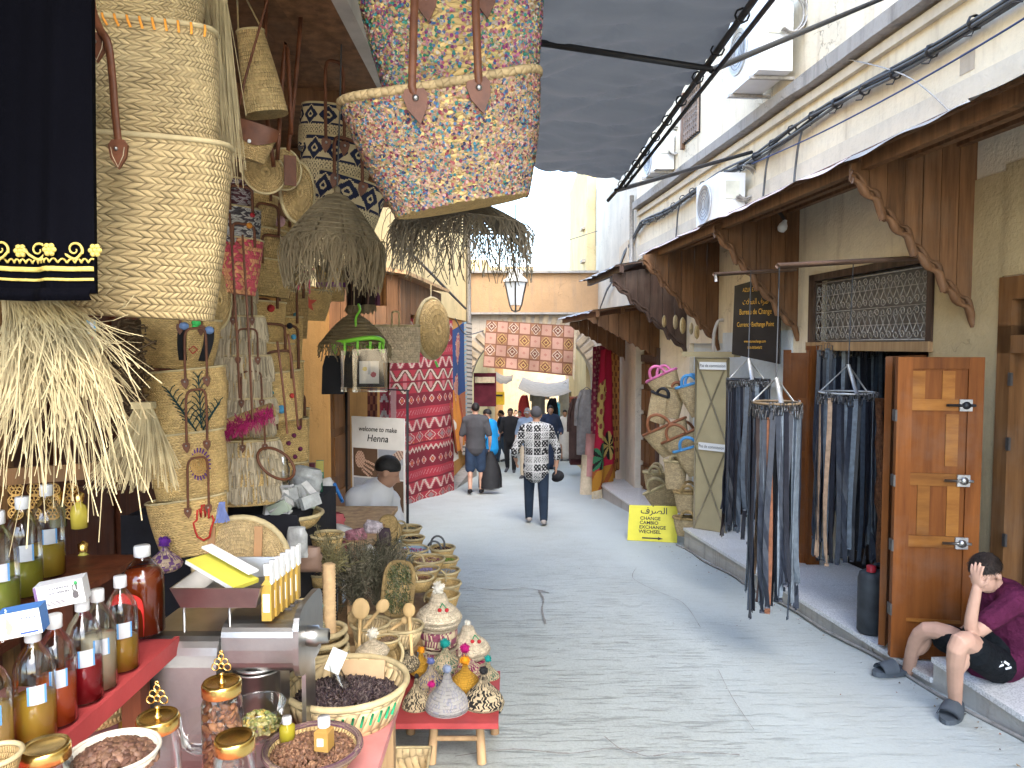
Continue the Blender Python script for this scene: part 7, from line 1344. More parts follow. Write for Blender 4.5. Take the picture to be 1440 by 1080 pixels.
for a in (('little handled basket of dark berries at the far end of its row', 622, 770, 4.9, 36, 16, [(.06,.03,.025), (.09,.05,.04)], 2, CABLE), ('little basket with green leaves in the street side row', 626, 786, 4.75, 38, 16, [(.2,.3,.04), (.14,.2,.05)], 0), ('little basket with a blue grey lining', 626, 802, 4.6, 42, 16, [(.3,.33,.36)], 0), ('empty little basket, third from the near end of its row', 626, 820, 4.4, 46, 20, None, 2), ('empty little basket at the near end of its row', 622, 836, 4.15, 50, 24, None, 2), ('shallow wider basket of rosy seeds', 602, 786, 4.4, 48, 18, [(.35,.2,.15), (.5,.38,.3), (.25,.1,.1)], 1), ('light blue bowl shaped basket of pink petals', 580, 772, 4.6, 46, 18, [(.45,.1,.22), (.3,.1,.2), (.5,.4,.42)], 1, SPLAIN, mat('pale_blue_basket', (.3,.4,.5), .7)), ('little basket of black seeds behind the pink petals', 580, 756, 4.9, 34, 14, [(.02,.018,.02)], 0), ('little basket of grey green leaves at the back', 575, 742, 5.1, 36, 14, [(.15,.15,.08), (.2,.18,.12)], 1)): hbasket(*a)
for i, (x, y) in enumerate(((546, 737), (552, 746), (546, 756))): one('nested_lid', MB().lathe([(0, .0), (.05, .005), (.062, .0), (.05, -.012), (0, -.012)], 22, P(x, y, 4.5), Matrix.Rotation(1.2, 3, 'X') @ Matrix.Rotation(.3, 3, 'Y')), SROPE, ['rearmost of three nested straw lids', 'middle of three nested straw lids', 'front one of three nested straw lids'][i], 'lid')
ub = T('rectangular_basket', 'rectangular plaited basket on the ground under the table edge', 'basket', (P(560, 1070, 3.0).x, 3.05, g(3))); mb = MB(); tray(mb, -.58, -.37, 2.93, 3.15, g(3.0) + .01, .1, .015, .008); part(ub, 'body', mb, SB2); part(ub, 'rim', MB().tube([(-.595, 2.915, g(3) + .11), (-.355, 2.915, g(3) + .11), (-.355, 3.165, g(3) + .11), (-.595, 3.165, g(3) + .11)], .008, 6, True), SPLAIN)
tagine('round lidded basket with blue woven ribbon behind the oil shelf', 130, 1010, 1.95, 110, 80, SCOIL, None)

for a in (('small basket of ochre powder among the wrapped goods', 470, 780, 3.75, 40, 18, [(.45,.25,.06), (.4,.2,.05)], 1), ('small basket of dark peppercorns beside the herb bunches', 452, 806, 3.4, 36, 18, [(.05,.04,.035), (.08,.06,.05)], 0), ('small basket of rose buds behind the herb bunches', 508, 772, 4.05, 38, 16, [(.35,.1,.14), (.28,.08,.12)], 1), ('small basket of pale shells beside the nested lids', 556, 778, 4.35, 36, 14, [(.5,.45,.38), (.42,.36,.3)], 0), ('small basket of cinnamon chips near the wicker tray', 590, 812, 4.0, 40, 18, [(.25,.12,.06), (.2,.09,.045)], 1), ('small basket of lavender near the pink petals', 600, 800, 4.2, 36, 16, [(.22,.18,.32), (.28,.22,.35)], 0), ('small basket of star anise beside the cup column', 430, 880, 2.75, 36, 16, [(.18,.09,.05), (.14,.07,.04)], 0), ('small basket of gum crystals by the black cloth', 425, 848, 2.85, 32, 14, [(.5,.4,.22), (.42,.32,.18)], 0), ('small basket of nutmegs between the spoon baskets', 545, 898, 3.2, 34, 14, [(.22,.14,.08), (.17,.11,.07)], 0)): hbasket(*a)
tagine('small magenta woven pot between the front pots', 607, 1000, 3.32, 26, 34, PNKY, (.4,.01,.14), 6); tagine('small green woven pot behind the round black pot', 686, 962, 3.6, 30, 32, GRNY, (.01,.25,.22), 6); tagine('small mustard woven pot beside the slim white one', 592, 948, 3.55, 28, 30, YEL, (.62,.25,.01), 6)
# ------------------------------------------------------------------ rugs
def rug(name, label, tl, tr, br, bl, fn, nu, nv, wave=.03, fringe=None, nw=3, cat='rug'):
    tl, tr, br, bl = [V(q) for q in (tl, tr, br, bl)]; nn = (tr - tl).cross(bl - tl).normalized(); s0 = rnd.uniform(0, 9)
    f = lambda u, v_: tl.lerp(tr, u).lerp(bl.lerp(br, u), v_) + nn * wave * (math.sin(u * nw * 6.28 + s0 + v_ * 1.2) * (.4 + .6 * v_) + .5 * noise.noise(V((u * 3, v_ * 3, s0))))
    c = (tl + tr) / 2; c.z = min(bl.z, br.z); o = T(name, label, cat, c); mb = MB(); mb.grid(f, nu, nv, False, True, lambda u, v_: fn(u, v_)); part(o, 'weave', mb, CLOTH)
    if fringe:
        side, ln, m = fringe; mb = MB(); ro = []; ti = []
        for i in range(90):
            t = (i + .5) / 90; q = f(t, 1) if side == 'b' else f(t, 0) if side == 't' else f(1, t); e = V((0, 0, -ln)) if side in 'bt' else V((ln * .4, 0, -ln)); ro.append(q); ti.append(q + e + V((rnd.uniform(-.02, .02), 0, rnd.uniform(-.02, .02))))
        strands(mb, ro, ti, None, .012, 3, 0, .01); part(o, 'fringe', mb, m, 'stuff')
    return o
RD, DR, PK, WH, OR_, BR = (.4,.04,.06), (.2,.02,.035), (.5,.17,.18), (.6,.5,.42), (.5,.16,.06), (.12,.05,.03)
def kilim(u, v_):
    r = v_ * 15; b = int(r); f = r - b; tri = lambda n_: abs((u * n_) % 1 - .5) * 2
    if f < .1 or f > .93: return DR
    k = b % 5
    if b in (4, 5):
        w_ = f * .5 if b == 4 else .5 + f * .5; t = abs(tri(5) - abs(w_ - .5) * 2); return WH if t < .14 else (BR if t < .3 else (PK if tri(5) > .8 else RD))
    if k == 0: return WH if abs(f - .5 - (tri(16) - .5) * .35) < .1 else (RD if f < .5 else DR)
    if k == 1: dd = abs(f - .5) * 2 + tri(9); return WH if .55 < dd < .72 else (OR_ if dd < .3 else (RD if dd < .55 else DR))
    if k == 2: return PK if (u * 24 + f * 2) % 1 < .3 and abs(f - .5) < .2 else RD
    if k == 3: t = abs(f - tri(7)); return WH if t < .13 else (PK if t < .3 else (RD if f < .5 else (.22,.02,.035)))
    dd = abs(f - .5) * 2 + tri(6); return WH if .8 < dd < .92 else ((.3,.2,.2) if dd < .5 else (OR_ if (u * 17) % 1 < .2 and f > .8 else RD))
rug('kilim', 'long red kilim with white zigzag bands hanging by the henna sign', P(548, 445, 12.2), P(637, 450, 15.2), P(640, 694, 15.2), P(548, 722, 12.2), kilim, 90, 300, .035, ('b', .14, SWHT), 2.2)
def blue_rug(u, v_):
    if u < .12 or u > .9: return (.5,.42,.33) if int(v_ * 60) % 2 else (.25,.45,.55)
    for cx, cy in ((.5, .2), (.35, .55), (.6, .85)):
        dd = math.hypot((u - cx) * .8, v_ - cy); 
        if dd < .06: return (.5,.25,.15)
        if dd < .14 + .012 * math.sin(math.atan2(u - cx, v_ - cy) * 12): return (.45,.06,.09) if int(dd * 60) % 2 else (.55,.42,.3)
    return (.03,.07,.2) if v_ < .65 else ((.5,.2,.03) if v_ > .9 else (.35,.12,.06))
rug('carpet', 'blue carpet with red medallions draped next to the red kilim', P(630, 468, 15.1), P(655, 452, 17.2), P(655, 600, 17.2), P(634, 628, 15.1), blue_rug, 50, 110, .04, None, 1.5)
rug('carpet', 'white and black striped flatweave hanging before the arch jamb', P(650, 452, 17.5), P(664, 455, 18.7), P(664, 640, 18.7), P(650, 640, 17.5), lambda u, v_: (.55,.5,.44) if int(v_ * 90) % 3 else (.16,.15,.14), 14, 180, .02)
rug('white_shawl', 'crumpled white shawl hanging below the blue carpet', P(634, 585, 15.0), P(652, 590, 16.5), P(650, 610, 16.5), P(636, 655, 15.0), lambda u, v_: (.6,.55,.47), 14, 20, .09, None, 3, 'shawl')
rug('carpet', 'rolled rusty orange carpet edge under the blue carpet', P(629, 540, 15.0), P(648, 560, 16.0), P(655, 620, 16.0), P(640, 640, 15.0), lambda u, v_: (.45,.17,.03) if abs(u - .5) < .36 else (.25,.06,.03), 16, 24, .05)
def checks(u, v_):
    a, b = u * 8, v_ * 4; i, j = int(a), int(b); x, y = a - i - .5, b - j - .5
    if max(abs(x), abs(y)) > .45 or v_ < .02 or v_ > .97: return (.22,.1,.06)
    if (i + j) % 2: return (.52,.3,.22) if (abs(x) + abs(y)) > .14 else (.42,.2,.15)
    dd = abs(x) + abs(y); lt = (.55,.36,.13) if j % 2 else (.58,.47,.36)
    return lt if (.16 < dd < .26 or .42 < dd < .5) else ((.2,.08,.05) if dd < .42 else (.36,.18,.1))
rug('hung_rug', 'pink and brown checked diamond rug hung across the arch', P(684, 450, 16.8), P(808, 458, 17.0), P(806, 529, 17.0), P(679, 516, 16.8), checks, 160, 90, .09, ('r', .1, SWHT), 2.6)
def medal(u, v_):
    if v_ > .86: return (.5,.23,.03) if int((u * 9 + v_ * 14)) % 3 else (.35,.1,.03)
    if in_e(u, v_, .28, .32, .3, .1) or in_e(u, v_, .25, .45, .26, .12) or in_e(u, v_, .3, .58, .22, .08): return (.55,.4,.12) if math.sin(u * 30) * math.sin(v_ * 60) > -.3 else (.25,.05,.04)
    for cx, cy, c_ in ((.62, .72, (.55,.4,.12)), (.22, .78, (.05,.2,.09))):
        a = math.atan2((v_ - cy) * 3, u - cx); rr_ = math.hypot(u - cx, (v_ - cy) * 3)
        if rr_ < .2 + .12 * abs(math.cos(a * 4)): return c_ if int(a * 8 / PI) % 2 else (.02,.015,.015)
    return (.45,.015,.05)
rug('carpet', 'bright red carpet with yellow medallion draped from the far canopy', P(846, 492, 14.0), P(860, 490, 14.6), P(868, 672, 14.6), P(835, 692, 13.6), medal, 70, 160, .05, ('b', .2, SWHT), 2)
rug('carpet', 'maroon patterned carpet hanging behind the bright red one', P(834, 488, 14.9), P(852, 484, 15.3), P(852, 640, 15.3), P(832, 640, 14.9), lambda u, v_: (.22,.03,.06) if (math.sin(u * 30) * math.sin(v_ * 90) < .4) else (.4,.2,.16), 24, 90, .04)
rug('carpet', 'ochre bordered carpet hanging right of the bright red one', P(852, 488, 14.9), P(872, 492, 15.0), P(872, 660, 15.0), P(860, 665, 14.9), lambda u, v_: (.38,.17,.05) if (math.sin(u * 20) * math.sin(v_ * 70) < .3) else (.15,.05,.02), 20, 90, .03)
WOOLG = mat('grey_wool_cloth', (.2,.19,.18), .95, 0, .3, 8)
def garment(label, px, py, d, w_, hpx, m, name='hanging_robe'):
    k = d / FPX; c = P(px, py, d); W_, H_ = w_ * k / 2, hpx * k; o = T(name, label, 'robe', c - V((0, 0, H_))); mb = MB()
    mb.grid(lambda u, v_: c + V((math.cos(6.283 * u) * W_ * (.55 + .45 * min(1, v_ * 2.2)) * (1 + .08 * math.sin(u * 40)), math.sin(6.283 * u) * W_ * .35 * (1 + .1 * math.sin(u * 40)), -H_ * v_)), 36, 14); mb.tube(catmull([c + V((-W_*.5, 0, -.03)), c + V((-W_*1.05, -.02, -H_*.25)), c + V((-W_*1.15, -.02, -H_*.55))], 4), W_ * .22, 8); part(o, 'cloth', mb, m); part(o, 'hanger', MB().tube([c + V((-W_*.4, 0, 0)), c + V((0, 0, .06)), c + V((W_*.4, 0, 0))], .01, 5), IRON); return o
garment('grey wool robe hanging at the right side of the arch', 825, 548, 17, 26, 92, WOOLG); garment('dark striped robe hanging inside the arch opening', 812, 560, 18.5, 22, 86, mat('dark_brown_wool', (.06,.035,.03), .95))
stk_ = T('blanket_pile', 'tall pile of folded dark blankets inside the arch opening', 'blankets', P(815, 640, 18.6))
for i in range(10): part(stk_, 'blanket', MB().box(P(815, 648 - i * 9.5, 18.7), (.5, .4, .15)), mat('blanket_%d' % (i % 4), [(.06,.02,.02), (.2,.06,.03), (.1,.07,.06), (.28,.15,.06)][i % 4], .95, 0, .3, 10))
for i, (lb, px, py, w_, h, m) in enumerate((('cream wool roll leaning by the red carpet', 828, 640, 10, 56, SWHT), ('second cream wool roll leaning by the red carpet', 838, 645, 9, 52, SWHT), ('pinkish patterned roll standing next to the cream rolls', 832, 610, 8, 60, mat('rose_roll', (.4,.2,.18), .95)))):
    k = 14.6 / FPX; one('carpet_roll', MB().tube([P(px, py, 14.6), P(px - 3, py + h, 14.5)], w_ * k, 12), m, lb, 'carpet')
sm2_ = T('hung_cloth', 'maroon cloth panel with white fringe hanging in the arch', 'cloth', P(682, 570, 19.6)); part(sm2_, 'cloth', MB().box(P(682, 548, 19.8), (.6, .03, .9)), mat('maroon_cloth', (.1,.015,.025), .95)); mb = MB(); ro = [P(668 + i * .5, 530, 19.7) for i in range(56)]; strands(mb, ro, [q - V((0, 0, .16)) for q in ro], None, .012, 2, 0, .005); part(sm2_, 'fringe', mb, SWHT, 'stuff')
# ------------------------------------------------------------------ henna stand
hn = T('henna_sign', 'white henna poster in a tall black metal frame', 'sign', P(530, 745, 9.4)); fx = [P(487, 545, 9.6), P(573, 549, 9.2), P(573, 742, 9.2), P(487, 720, 9.6)]
fx[2].z = g(9.2); fx[3].z = g(9.6); part(hn, 'frame', MB().tube(fx, .022, 4, True), BLACK)
a, b = P(495, 585, 9.5), P(569, 590, 9.15); zb_ = P(495, 730, 9.5).z; su = (b - a); su.z = 0; wv = su.length; su.normalize(); hv = a.z - zb_; nf = V((su.y, -su.x, 0)); o0 = V((a.x, a.y, zb_)); MM = Matrix((su, -nf, V((0, 0, 1)))).transposed()
part(hn, 'poster_board', MB().box(o0 + su * wv / 2 + V((0, 0, hv / 2)), (wv, .02, hv), MM), mat('poster_white', (.58,.57,.54), .6, 0, .06))
text(hn, 'lettering', 'welcome to make', .088, o0 + su * wv * .5 + V((0, 0, hv * .865)) + nf * .012, su, (0, 0, 1), INK, 'CENTER', .2, .003, .001, .92); text(hn, 'lettering', 'Henna', .125, o0 + su * wv * .5 + V((0, 0, hv * .77)) + nf * .012, su, (0, 0, 1), INK, 'CENTER', .2, .003, .001)
def hennaA(u, v_):
    w_ = abs((v_ - .8 + u * .8)); f = False
    for i in range(4):
        if abs(v_ - (.62 - .13 * i) + (u - .35) * (.35 + .12 * i)) < .045 and .35 < u < .9 - .06 * i: f = True
    if in_e(u, v_, .28, .6, .2, .3) or f: return (.5,.33,.24) if math.sin(u * 60) * math.sin(v_ * 55) < .5 else (.2,.09,.05)
    return (.11,.065,.04)
def hennaB(u, v_):
    if abs(v_ - .2 - u * .75) < .2: return (.12,.06,.05) if (in_e(u, v_, .5, .55, .2, .22) and math.hypot(u - .5, v_ - .55) > .1) or math.sin(u * 50 + v_ * 30) > .6 else (.52,.37,.29)
    return (.3,.32,.36) if v_ > .5 else (.42,.42,.43)
for fn, u0, u1, v0, v1 in ((hennaA, .03, .5, .43, .7), (hennaB, .51, .98, .43, .7), (hennaB, .03, .5, .12, .415), (hennaA, .51, .98, .12, .415)):
    mb = MB(); mb.grid((lambda u0, u1, v0, v1: lambda u, v_: o0 + su * wv * (u0 + (u1 - u0) * u) + V((0, 0, hv * (v0 + (v1 - v0) * v_))) + nf * .013)(u0, u1, v0, v1), 46, 40, False, False, fn); part(hn, 'henna_picture', mb, PAINT)
for i, (px, w_, fn) in enumerate(((524, 14, lambda u, v_: (.35,.12,.06) if math.sin(u * 12) * math.sin(v_ * 50) > 0 else (.15,.04,.03)), (540, 12, lambda u, v_: (.55,.5,.48) if abs((v_ * 8) % 1 - .5 - abs(u - .5)) < .2 else (.4,.05,.08)), (553, 8, lambda u, v_: (.55,.3,.3)))):
    rug('wall_textile', ['brown dotted textile behind the henna frame', 'white and red zigzag textile behind the henna frame', 'plain pink textile between zigzag textile and kilim'][i], P(px - w_ / 2, 545, 10.6), P(px + w_ / 2, 545, 10.9), P(px + w_ / 2, 720, 10.9), P(px - w_ / 2, 720, 10.6), fn, 12, 60, .01)
# ------------------------------------------------------------------ hanging things over the henna table
b = Bag('basket_bag', 'little straw basket with red star and pink handle hanging by the tan wall', 436, 408, 5.2, 62, 44, 42, SFIN, .2, .5, .05, 'bag', None, 1.4)
sp = [((math.cos(PI / 2 + i * PI / 5) * (13 if i % 2 == 0 else 5.5)) * 5.2 / FPX, math.sin(PI / 2 + i * PI / 5) * (13 if i % 2 == 0 else 5.5) * 5.2 / FPX) for i in range(10)]; q = b.F(-.05, .55, .01); part(b.o, 'star', MB().prism(sp, q, (1, .2, 0), (0, 0, 1), .008, None, (.2, -1, 0)), mat('red_star', (.6,.1,.07), .9))
b.straps((-.45, .0), 30, 4, .85, mat('pink_plastic_tube', (.65,.1,.2), .4), True, 'handle', 0, False, False); part(b.o, 'hanging_cord', MB().tube([P(436, 385, 5.15), P(446, 370, 5.2), P(447, 300, 5.2)], .006, 5), mat('pink_plastic_tube', (0,0,0)))
b2_ = Bag('basket_bag', 'small straw basket with violet stripe behind the red star basket', 465, 375, 5.4, 40, 36, 48, SFIN, .2, .5, 0, 'bag', None, 1.2); mb = MB(); mb.grid(lambda u, v_: b2_.pt(6.28 * u, .4 + .14 * v_, 1, .003), 30, 2); part(b2_.o, 'violet_band', mb, mat('violet_band', (.2,.06,.2), .9))
rug('hung_fabric', 'dark brown fringed fabric hanging beside the violet striped basket', P(484, 372, 5.3), P(530, 375, 5.3), P(526, 428, 5.3), P(486, 430, 5.3), lambda u, v_: (.03,.018,.015) if (u * 5) % 1 > .15 else (.13,.07,.05), 24, 20, .03, ('b', .05, SDRK), 2, 'fabric'); rug('hung_fabric', 'purple and orange fabric strip by the porch boards', P(524, 368, 5.5), P(543, 370, 5.5), P(543, 430, 5.5), P(526, 430, 5.5), lambda u, v_: (.14,.05,.09) if u < .5 else (.35,.15,.05), 10, 20, .02, None, 2, 'fabric')
b = Bag('basket_bag', 'square striped straw bag hanging above the henna sign', 558, 458, 6.2, 64, 62, 52, straw('striped_straw', (.62,.5,.34), 60, 14, .3, .35, .006), .15, .25, .0, 'bag', None, 1.4); b.straps((-.2, .1), 22, 3, .95, SPLAIN, True, 'handle', 0, False, False)
o, c, M_, r_ = disc_bag('long oval straw basket seen edge on before the kilim', 608, 462, 7.0, 42, 1.15, None, SROPE, 1.0)
part(o, 'green_ribbon', MB().box(P(614, 512, 6.9), (.02, .01, .06), Matrix.Rotation(-.4, 3, 'Y')), mat('green_plastic', (.1,.5,.08), .4)); part(o, 'hanging_cord', MB().tube([P(606, 420, 7), P(606, 400, 7.4)], .005, 4), SPLAIN)
LIME = mat('lime_plastic', (.22,.6,.05), .4, 0, .1); lh_ = T('clip_hanger', 'lime green plastic clip hanger under the domed shade', 'hanger', P(503, 490, 4.1)); kk = 4.1 / FPX
part(lh_, 'ring', MB().tube([P(503 + 36 * math.cos(a), 481 + 4 * math.sin(a) + 3 * math.sin(a * 2), 4.1 + .1 * math.sin(a)) for a in np.linspace(0, 6.28, 31)[:-1]], .012, 6, True), LIME); part(lh_, 'hook', MB().tube(catmull([P(503, 480, 4.1), P(500, 450, 4.1), P(506, 436, 4.08), P(504, 428, 4.1)], 5), .007, 6), LIME)
for i in range(12): a = i * PI / 6; q = P(503 + 36 * math.cos(a), 485 + 4 * math.sin(a), 4.1 + .1 * math.sin(a)); part(lh_, 'peg', MB().box(q - V((0, 0, .02)), (.012, .012, .05)), LIME)
BLKF2 = mat('black_fabric', (.012,.012,.014), .9); CLW = glass('clear_plastic_bag', (.92,.94,.95), .08, .1)
def bpouch(label, px, py, d, w_, h, card=False, wrap=False):
    k = d / FPX; c = P(px, py, d); o = T('fabric_pouch', label, 'pouch', c - V((0, 0, h * k))); part(o, 'cloth', MB().prism([(-w_/2*k, -h*k), (w_/2*k, -h*k), (w_*.45*k, -h*.3*k), (w_*.3*k, 0), (-w_*.3*k, 0), (-w_*.45*k, -h*.3*k)], c, (1, .1, 0), (0, 0, 1), .03, None, (.1, -1, 0)), BLKF2)
    if card:
        mb = MB(); mb.grid(lambda u, v_: c + V(((u - .5) * w_ * .72 * k, -.045, -h * k * (.9 - .6 * v_))), 28, 32, False, False, lambda u, v_: (.55,.4,.08) if in_e(u, v_, .28, .65, .12, .1) else (.3,.03,.06) if in_e(u, v_, .72, .4, .14, .12) else (.3,.3,.32) if abs(u - .5) < .06 and v_ > .4 else (.55,.5,.45)); part(o, 'charm_card', mb, PAINT)
    if wrap: part(o, 'plastic_wrap', MB().box(c + V((0, -.02, -h * .55 * k)), (w_ * 1.2 * k, .07, h * 1.15 * k)), CLW)
bpouch('plain black fabric pouch clipped to the green hanger', 468, 500, 4.1, 30, 54); bpouch('black pouch with printed charm card in clear plastic', 521, 492, 4.02, 38, 52, True, True); bpouch('narrow black pouch in clear plastic between the others', 494, 494, 4.08, 20, 50, False, True)
# ------------------------------------------------------------------ the henna painter
D = 5.4; J = dict(k=.98, f=V((.75, -.2, 0)).normalized(), r=V((-.2, -.75, 0)).normalized())
J.update(pel=P(508, 770, 5.45), belly=P(512, 742, 5.45), chest=P(520, 712, 5.42), neck=P(535, 684, 5.4), head=P(545, 664, 5.38), sh0=P(548, 705, 5.6), sh1=P(500, 702, 5.22), el0=P(562, 745, 5.55), wr0=P(578, 770, 5.4), el1=P(495, 748, 5.15), wr1=P(535, 775, 5.1))
J.update(hip0=P(515, 780, 5.6), kn0=P(560, 775, 5.65), an0=P(565, 830, 5.65), toe0=P(585, 838, 5.6), hip1=P(508, 785, 5.3), kn1=P(555, 790, 5.2), an1=P(560, 835, 5.3), toe1=P(580, 842, 5.25))
figure('person', 'man in white T-shirt bending over the henna table, seen from behind', J, SKINS[1], .014, mat('white_tee', (.62,.62,.63), .85, 0, .08, 4, .2, .004, 30), .45, mat('jeans_dark', (.03,.04,.07), .9), .98, BLACK, HAIR, None, None, .03, None, V((.85, .1, -.5)))
tl_ = T('stool', 'small wooden stool under the henna painter', 'stool', (P(508, 800, 5.45).x, 5.45, g(5.45))); c = P(508, 800, 5.45); zz = J['pel'].z - .14; part(tl_, 'seat', MB().box((c.x, 5.45, zz), (.34, .34, .03)), WOODLT); [part(tl_, 'leg', MB().tube([(c.x + a, 5.45 + b_, zz), (c.x + a, 5.45 + b_, g(5.45))], .018, 6), WOODLT) for a in (-.13, .13) for b_ in (-.13, .13)]
# ------------------------------------------------------------------ people in the street
def gx(px, py): q = gp(px, py); return q
SH = {k: mat('cloth_' + k, c, .9, 0, .15, 5, .2, .004, 30) for k, c in dict(black=(.012,.012,.014), navy=(.02,.03,.06), jean=(.035,.06,.1), blue=(.01,.24,.55), lblue=(.22,.3,.42), white=(.62,.6,.56), grey=(.25,.25,.25), beige=(.45,.38,.28), red=(.3,.03,.03), teal=(.05,.28,.35), pink=(.5,.25,.25), olive=(.12,.12,.06), dgrey=(.06,.06,.065), jeand=(.012,.022,.04)).items()}
GSH = mat('grey_trainer', (.3,.27,.25), .7); 
x, d = gx(754, 737); J = pose(x, d, .0, 1.68, -.13, .02, .25, .2); J['wr1'] = J['W'](.3, .02, .86)
def bw(p, n_):
    a = math.atan2(p.x, p.y + .2); u, v_ = p.x * 9 + (.5 if p.y < 0 else 3), p.z * 9; i, j = math.floor(u), math.floor(v_); h = (math.sin(i * 12.9 + j * 78.2) * 43758.5) % 1; fu, fv = u - i, v_ - j
    if fu < .12 or fv < .12: return (.45,.45,.44)
    s_ = math.sin(fu * (9 + 14 * h) + fv * 9 * (h - .5)) * math.sin(fv * (8 + 12 * h))
    return (.012,.012,.014) if (s_ > -.4 if h < .75 else s_ > .3) else (.42,.42,.41)
wm = figure('person', 'man in black and white patterned shirt walking away down the street', J, SKINS[1], .011, vcol('shirt_print', .9, .2), .75, SH['jeand'], 1.0, GSH, HAIR, None, bw, .02, SH['dgrey'], None, True, None, .16)
hq = J['W'](.33, .06, .72); mb = MB(); ell(mb, hq, Matrix.Identity(3), (.09, .1, .08)); c_ = T('cap', 'dark baseball cap carried in the walking man\'s hand', 'cap', hq - V((0, 0, .08))); part(c_, 'crown', mb, SH['black']); mb = MB(); ell(mb, hq + V((-.02, .08, -.06)), Matrix.Rotation(.5, 3, 'X'), (.07, .07, .012)); part(c_, 'peak', mb, SH['black'])
x, d = gx(669, 695); J = pose(x, d, .05, 1.8, .04, .0, .1, .1); figure('person', 'man in black T-shirt and navy shorts standing with his back turned', J, SKINS[0], .014, SH['dgrey'], .45, mat('navy_shorts', (.025,.045,.085), .9), .5, SH['black'], HAIR, None, None, .02)
hq = J['W'](.28, .05, .62); c_ = T('shopping_bag', 'black plastic shopping bag hanging between the two standing men', 'bag', hq - V((0, 0, .55))); mb = MB(); mb.grid(lambda u, v_: hq + V((math.cos(6.283 * u) * (.05 + .17 * math.sin(min(1, v_ * 1.3) * PI / 2)) * (1 + .1 * math.sin(u * 31)), math.sin(6.283 * u) * (.04 + .1 * v_) , .2 - .72 * v_)), 30, 14); part(c_, 'plastic', mb, BLACK)
x, d = gx(691, 688); J = pose(x, d, 1.1, 1.68, .06, .08, .1, .6); figure('person', 'man in bright blue polo shirt and jeans talking by the rugs', J, SKINS[1], .014, SH['blue'], .45, SH['jean'], 1.0, GSH, HAIR, None, None, .02, None, V((-.8, .3, -.4)))
CR = [(742, 672, 2.9, 1.72, 'lblue', 'beige', 'man in pale blue shirt and grey cap behind the patterned shirt', 1, 'cap'), (774, 660, 3.1, 1.82, 'robe_navy', None, 'tall man in dark navy robe with bowed head', 1, None), (794, 648, 3.1, 1.72, 'robe_white', None, 'man in long white robe walking toward the arch', 1, None), (718, 664, 3.0, 1.74, 'black', 'black', 'bearded man all in black near the letter box', 2, None), (706, 650, 1.6, 1.7, 'navy', 'jean', 'person in navy top at the cream wall corner', 1, None),
      (731, 640, 2.8, 1.7, 'pink', 'beige', 'person in pink top in the crowd past the black dressed man', 0, None), (752, 634, 3.1, 1.7, 'white', 'grey', 'person in white top in the middle of the crowd', 0, None), (763, 630, .3, 1.7, 'beige', 'black', 'person in beige top with light hair in the crowd', 0, 'hairl'), (781, 632, 2.9, 1.7, 'teal', 'jean', 'person in teal top in the crowd near the robes', 1, None), (803, 636, 3.2, 1.66, 'lblue', 'grey', 'person in pale blue at the stall side of the crowd', 0, None), (744, 628, .2, 1.74, 'red', 'jean', 'person in red top deep in the crowd', 1, None), (788, 626, 3.1, 1.7, 'olive', 'beige', 'person in olive top deep in the crowd', 1, None), (772, 624, .1, 1.72, 'white', 'jean', 'person in white shirt farthest along the street', 0, 'hairl'), (724, 628, 3.0, 1.66, 'white', 'navy', 'person in white by the far left house corner', 0, 'hairl'), (757, 622, 3.0, 1.7, 'teal', 'grey', 'person in turquoise top far along the street', 0, None), (798, 622, 3.1, 1.7, 'pink', 'jean', 'person in rosy top under the far awning', 0, None)]
for i in range(16):
    CR.append((700 + i * 6.6 + rnd.uniform(-3, 3), 618 + rnd.uniform(-3, 14), rnd.choice((0., 3.1, 2.8)), rnd.uniform(1.6, 1.78), *[('white', 'jean'), ('navy', 'beige'), ('lblue', 'grey'), ('pink', 'black'), ('beige', 'jean'), ('grey', 'navy'), ('teal', 'white'), ('red', 'black')][i % 8], 'distant walker in %s, %s from the left in the back of the crowd' % (['white', 'navy', 'pale blue', 'pink', 'beige', 'grey', 'teal', 'red'][i % 8], ['first', 'second', 'third', 'fourth', 'fifth', 'sixth', 'seventh', 'eighth', 'ninth', 'tenth', 'eleventh', 'twelfth', 'thirteenth', 'fourteenth', 'fifteenth', 'sixteenth'][i]), i % 2, 'hairl' if i % 3 == 0 else None))
HL = mat('light_hair', (.3,.2,.1), .7)
for i, (px, py, yaw, h, top, bot, lb, sk_, ex) in enumerate(CR):
    x, d = gx(px, py); J = pose(x, d, yaw, h, rnd.choice((-.14, -.08, .1, .14)), .03, .15, rnd.uniform(.1, .5)); rb = top.startswith('robe')
    figure('person', lb, J, SKINS[sk_], .022 if d < 26 else .03, None if rb else SH[top], .6, SH[bot] if bot else None, 1.0, SH['dgrey'], HL if ex == 'hairl' else HAIR, SH[top[5:]] if rb else None, None, .02, SH['grey'] if ex == 'cap' else None, None, d < 27)
# far stalls beyond the arch
for i, (lb, px, py, d, w_, h, c_) in enumerate((('red and white clothes hanging on a stall past the arch', 738, 556, 30, 14, 44, 'red'), ('grey robe hung high on a far stall', 757, 540, 30, 18, 44, 'grey'), ('white shirt hung on the far market stall', 795, 540, 29, 14, 50, 'white'), ('dark jacket hung on the far market stall', 778, 560, 31, 14, 36, 'black'), ('teal dress hung on the far market stall', 787, 565, 32, 10, 34, 'teal'))): garment(lb, px, py, d, w_, h, SH[c_])
rug('hung_rug', 'small orange patterned rug hung on a far stall', P(762, 540, 30), P(773, 540, 30), P(773, 562, 30), P(762, 562, 30), lambda u, v_: (.5,.2,.08) if in_e(u, v_, .5, .5, .35, .35) and not in_e(u, v_, .5, .5, .15, .15) else (.55,.42,.3), 16, 20, .02)
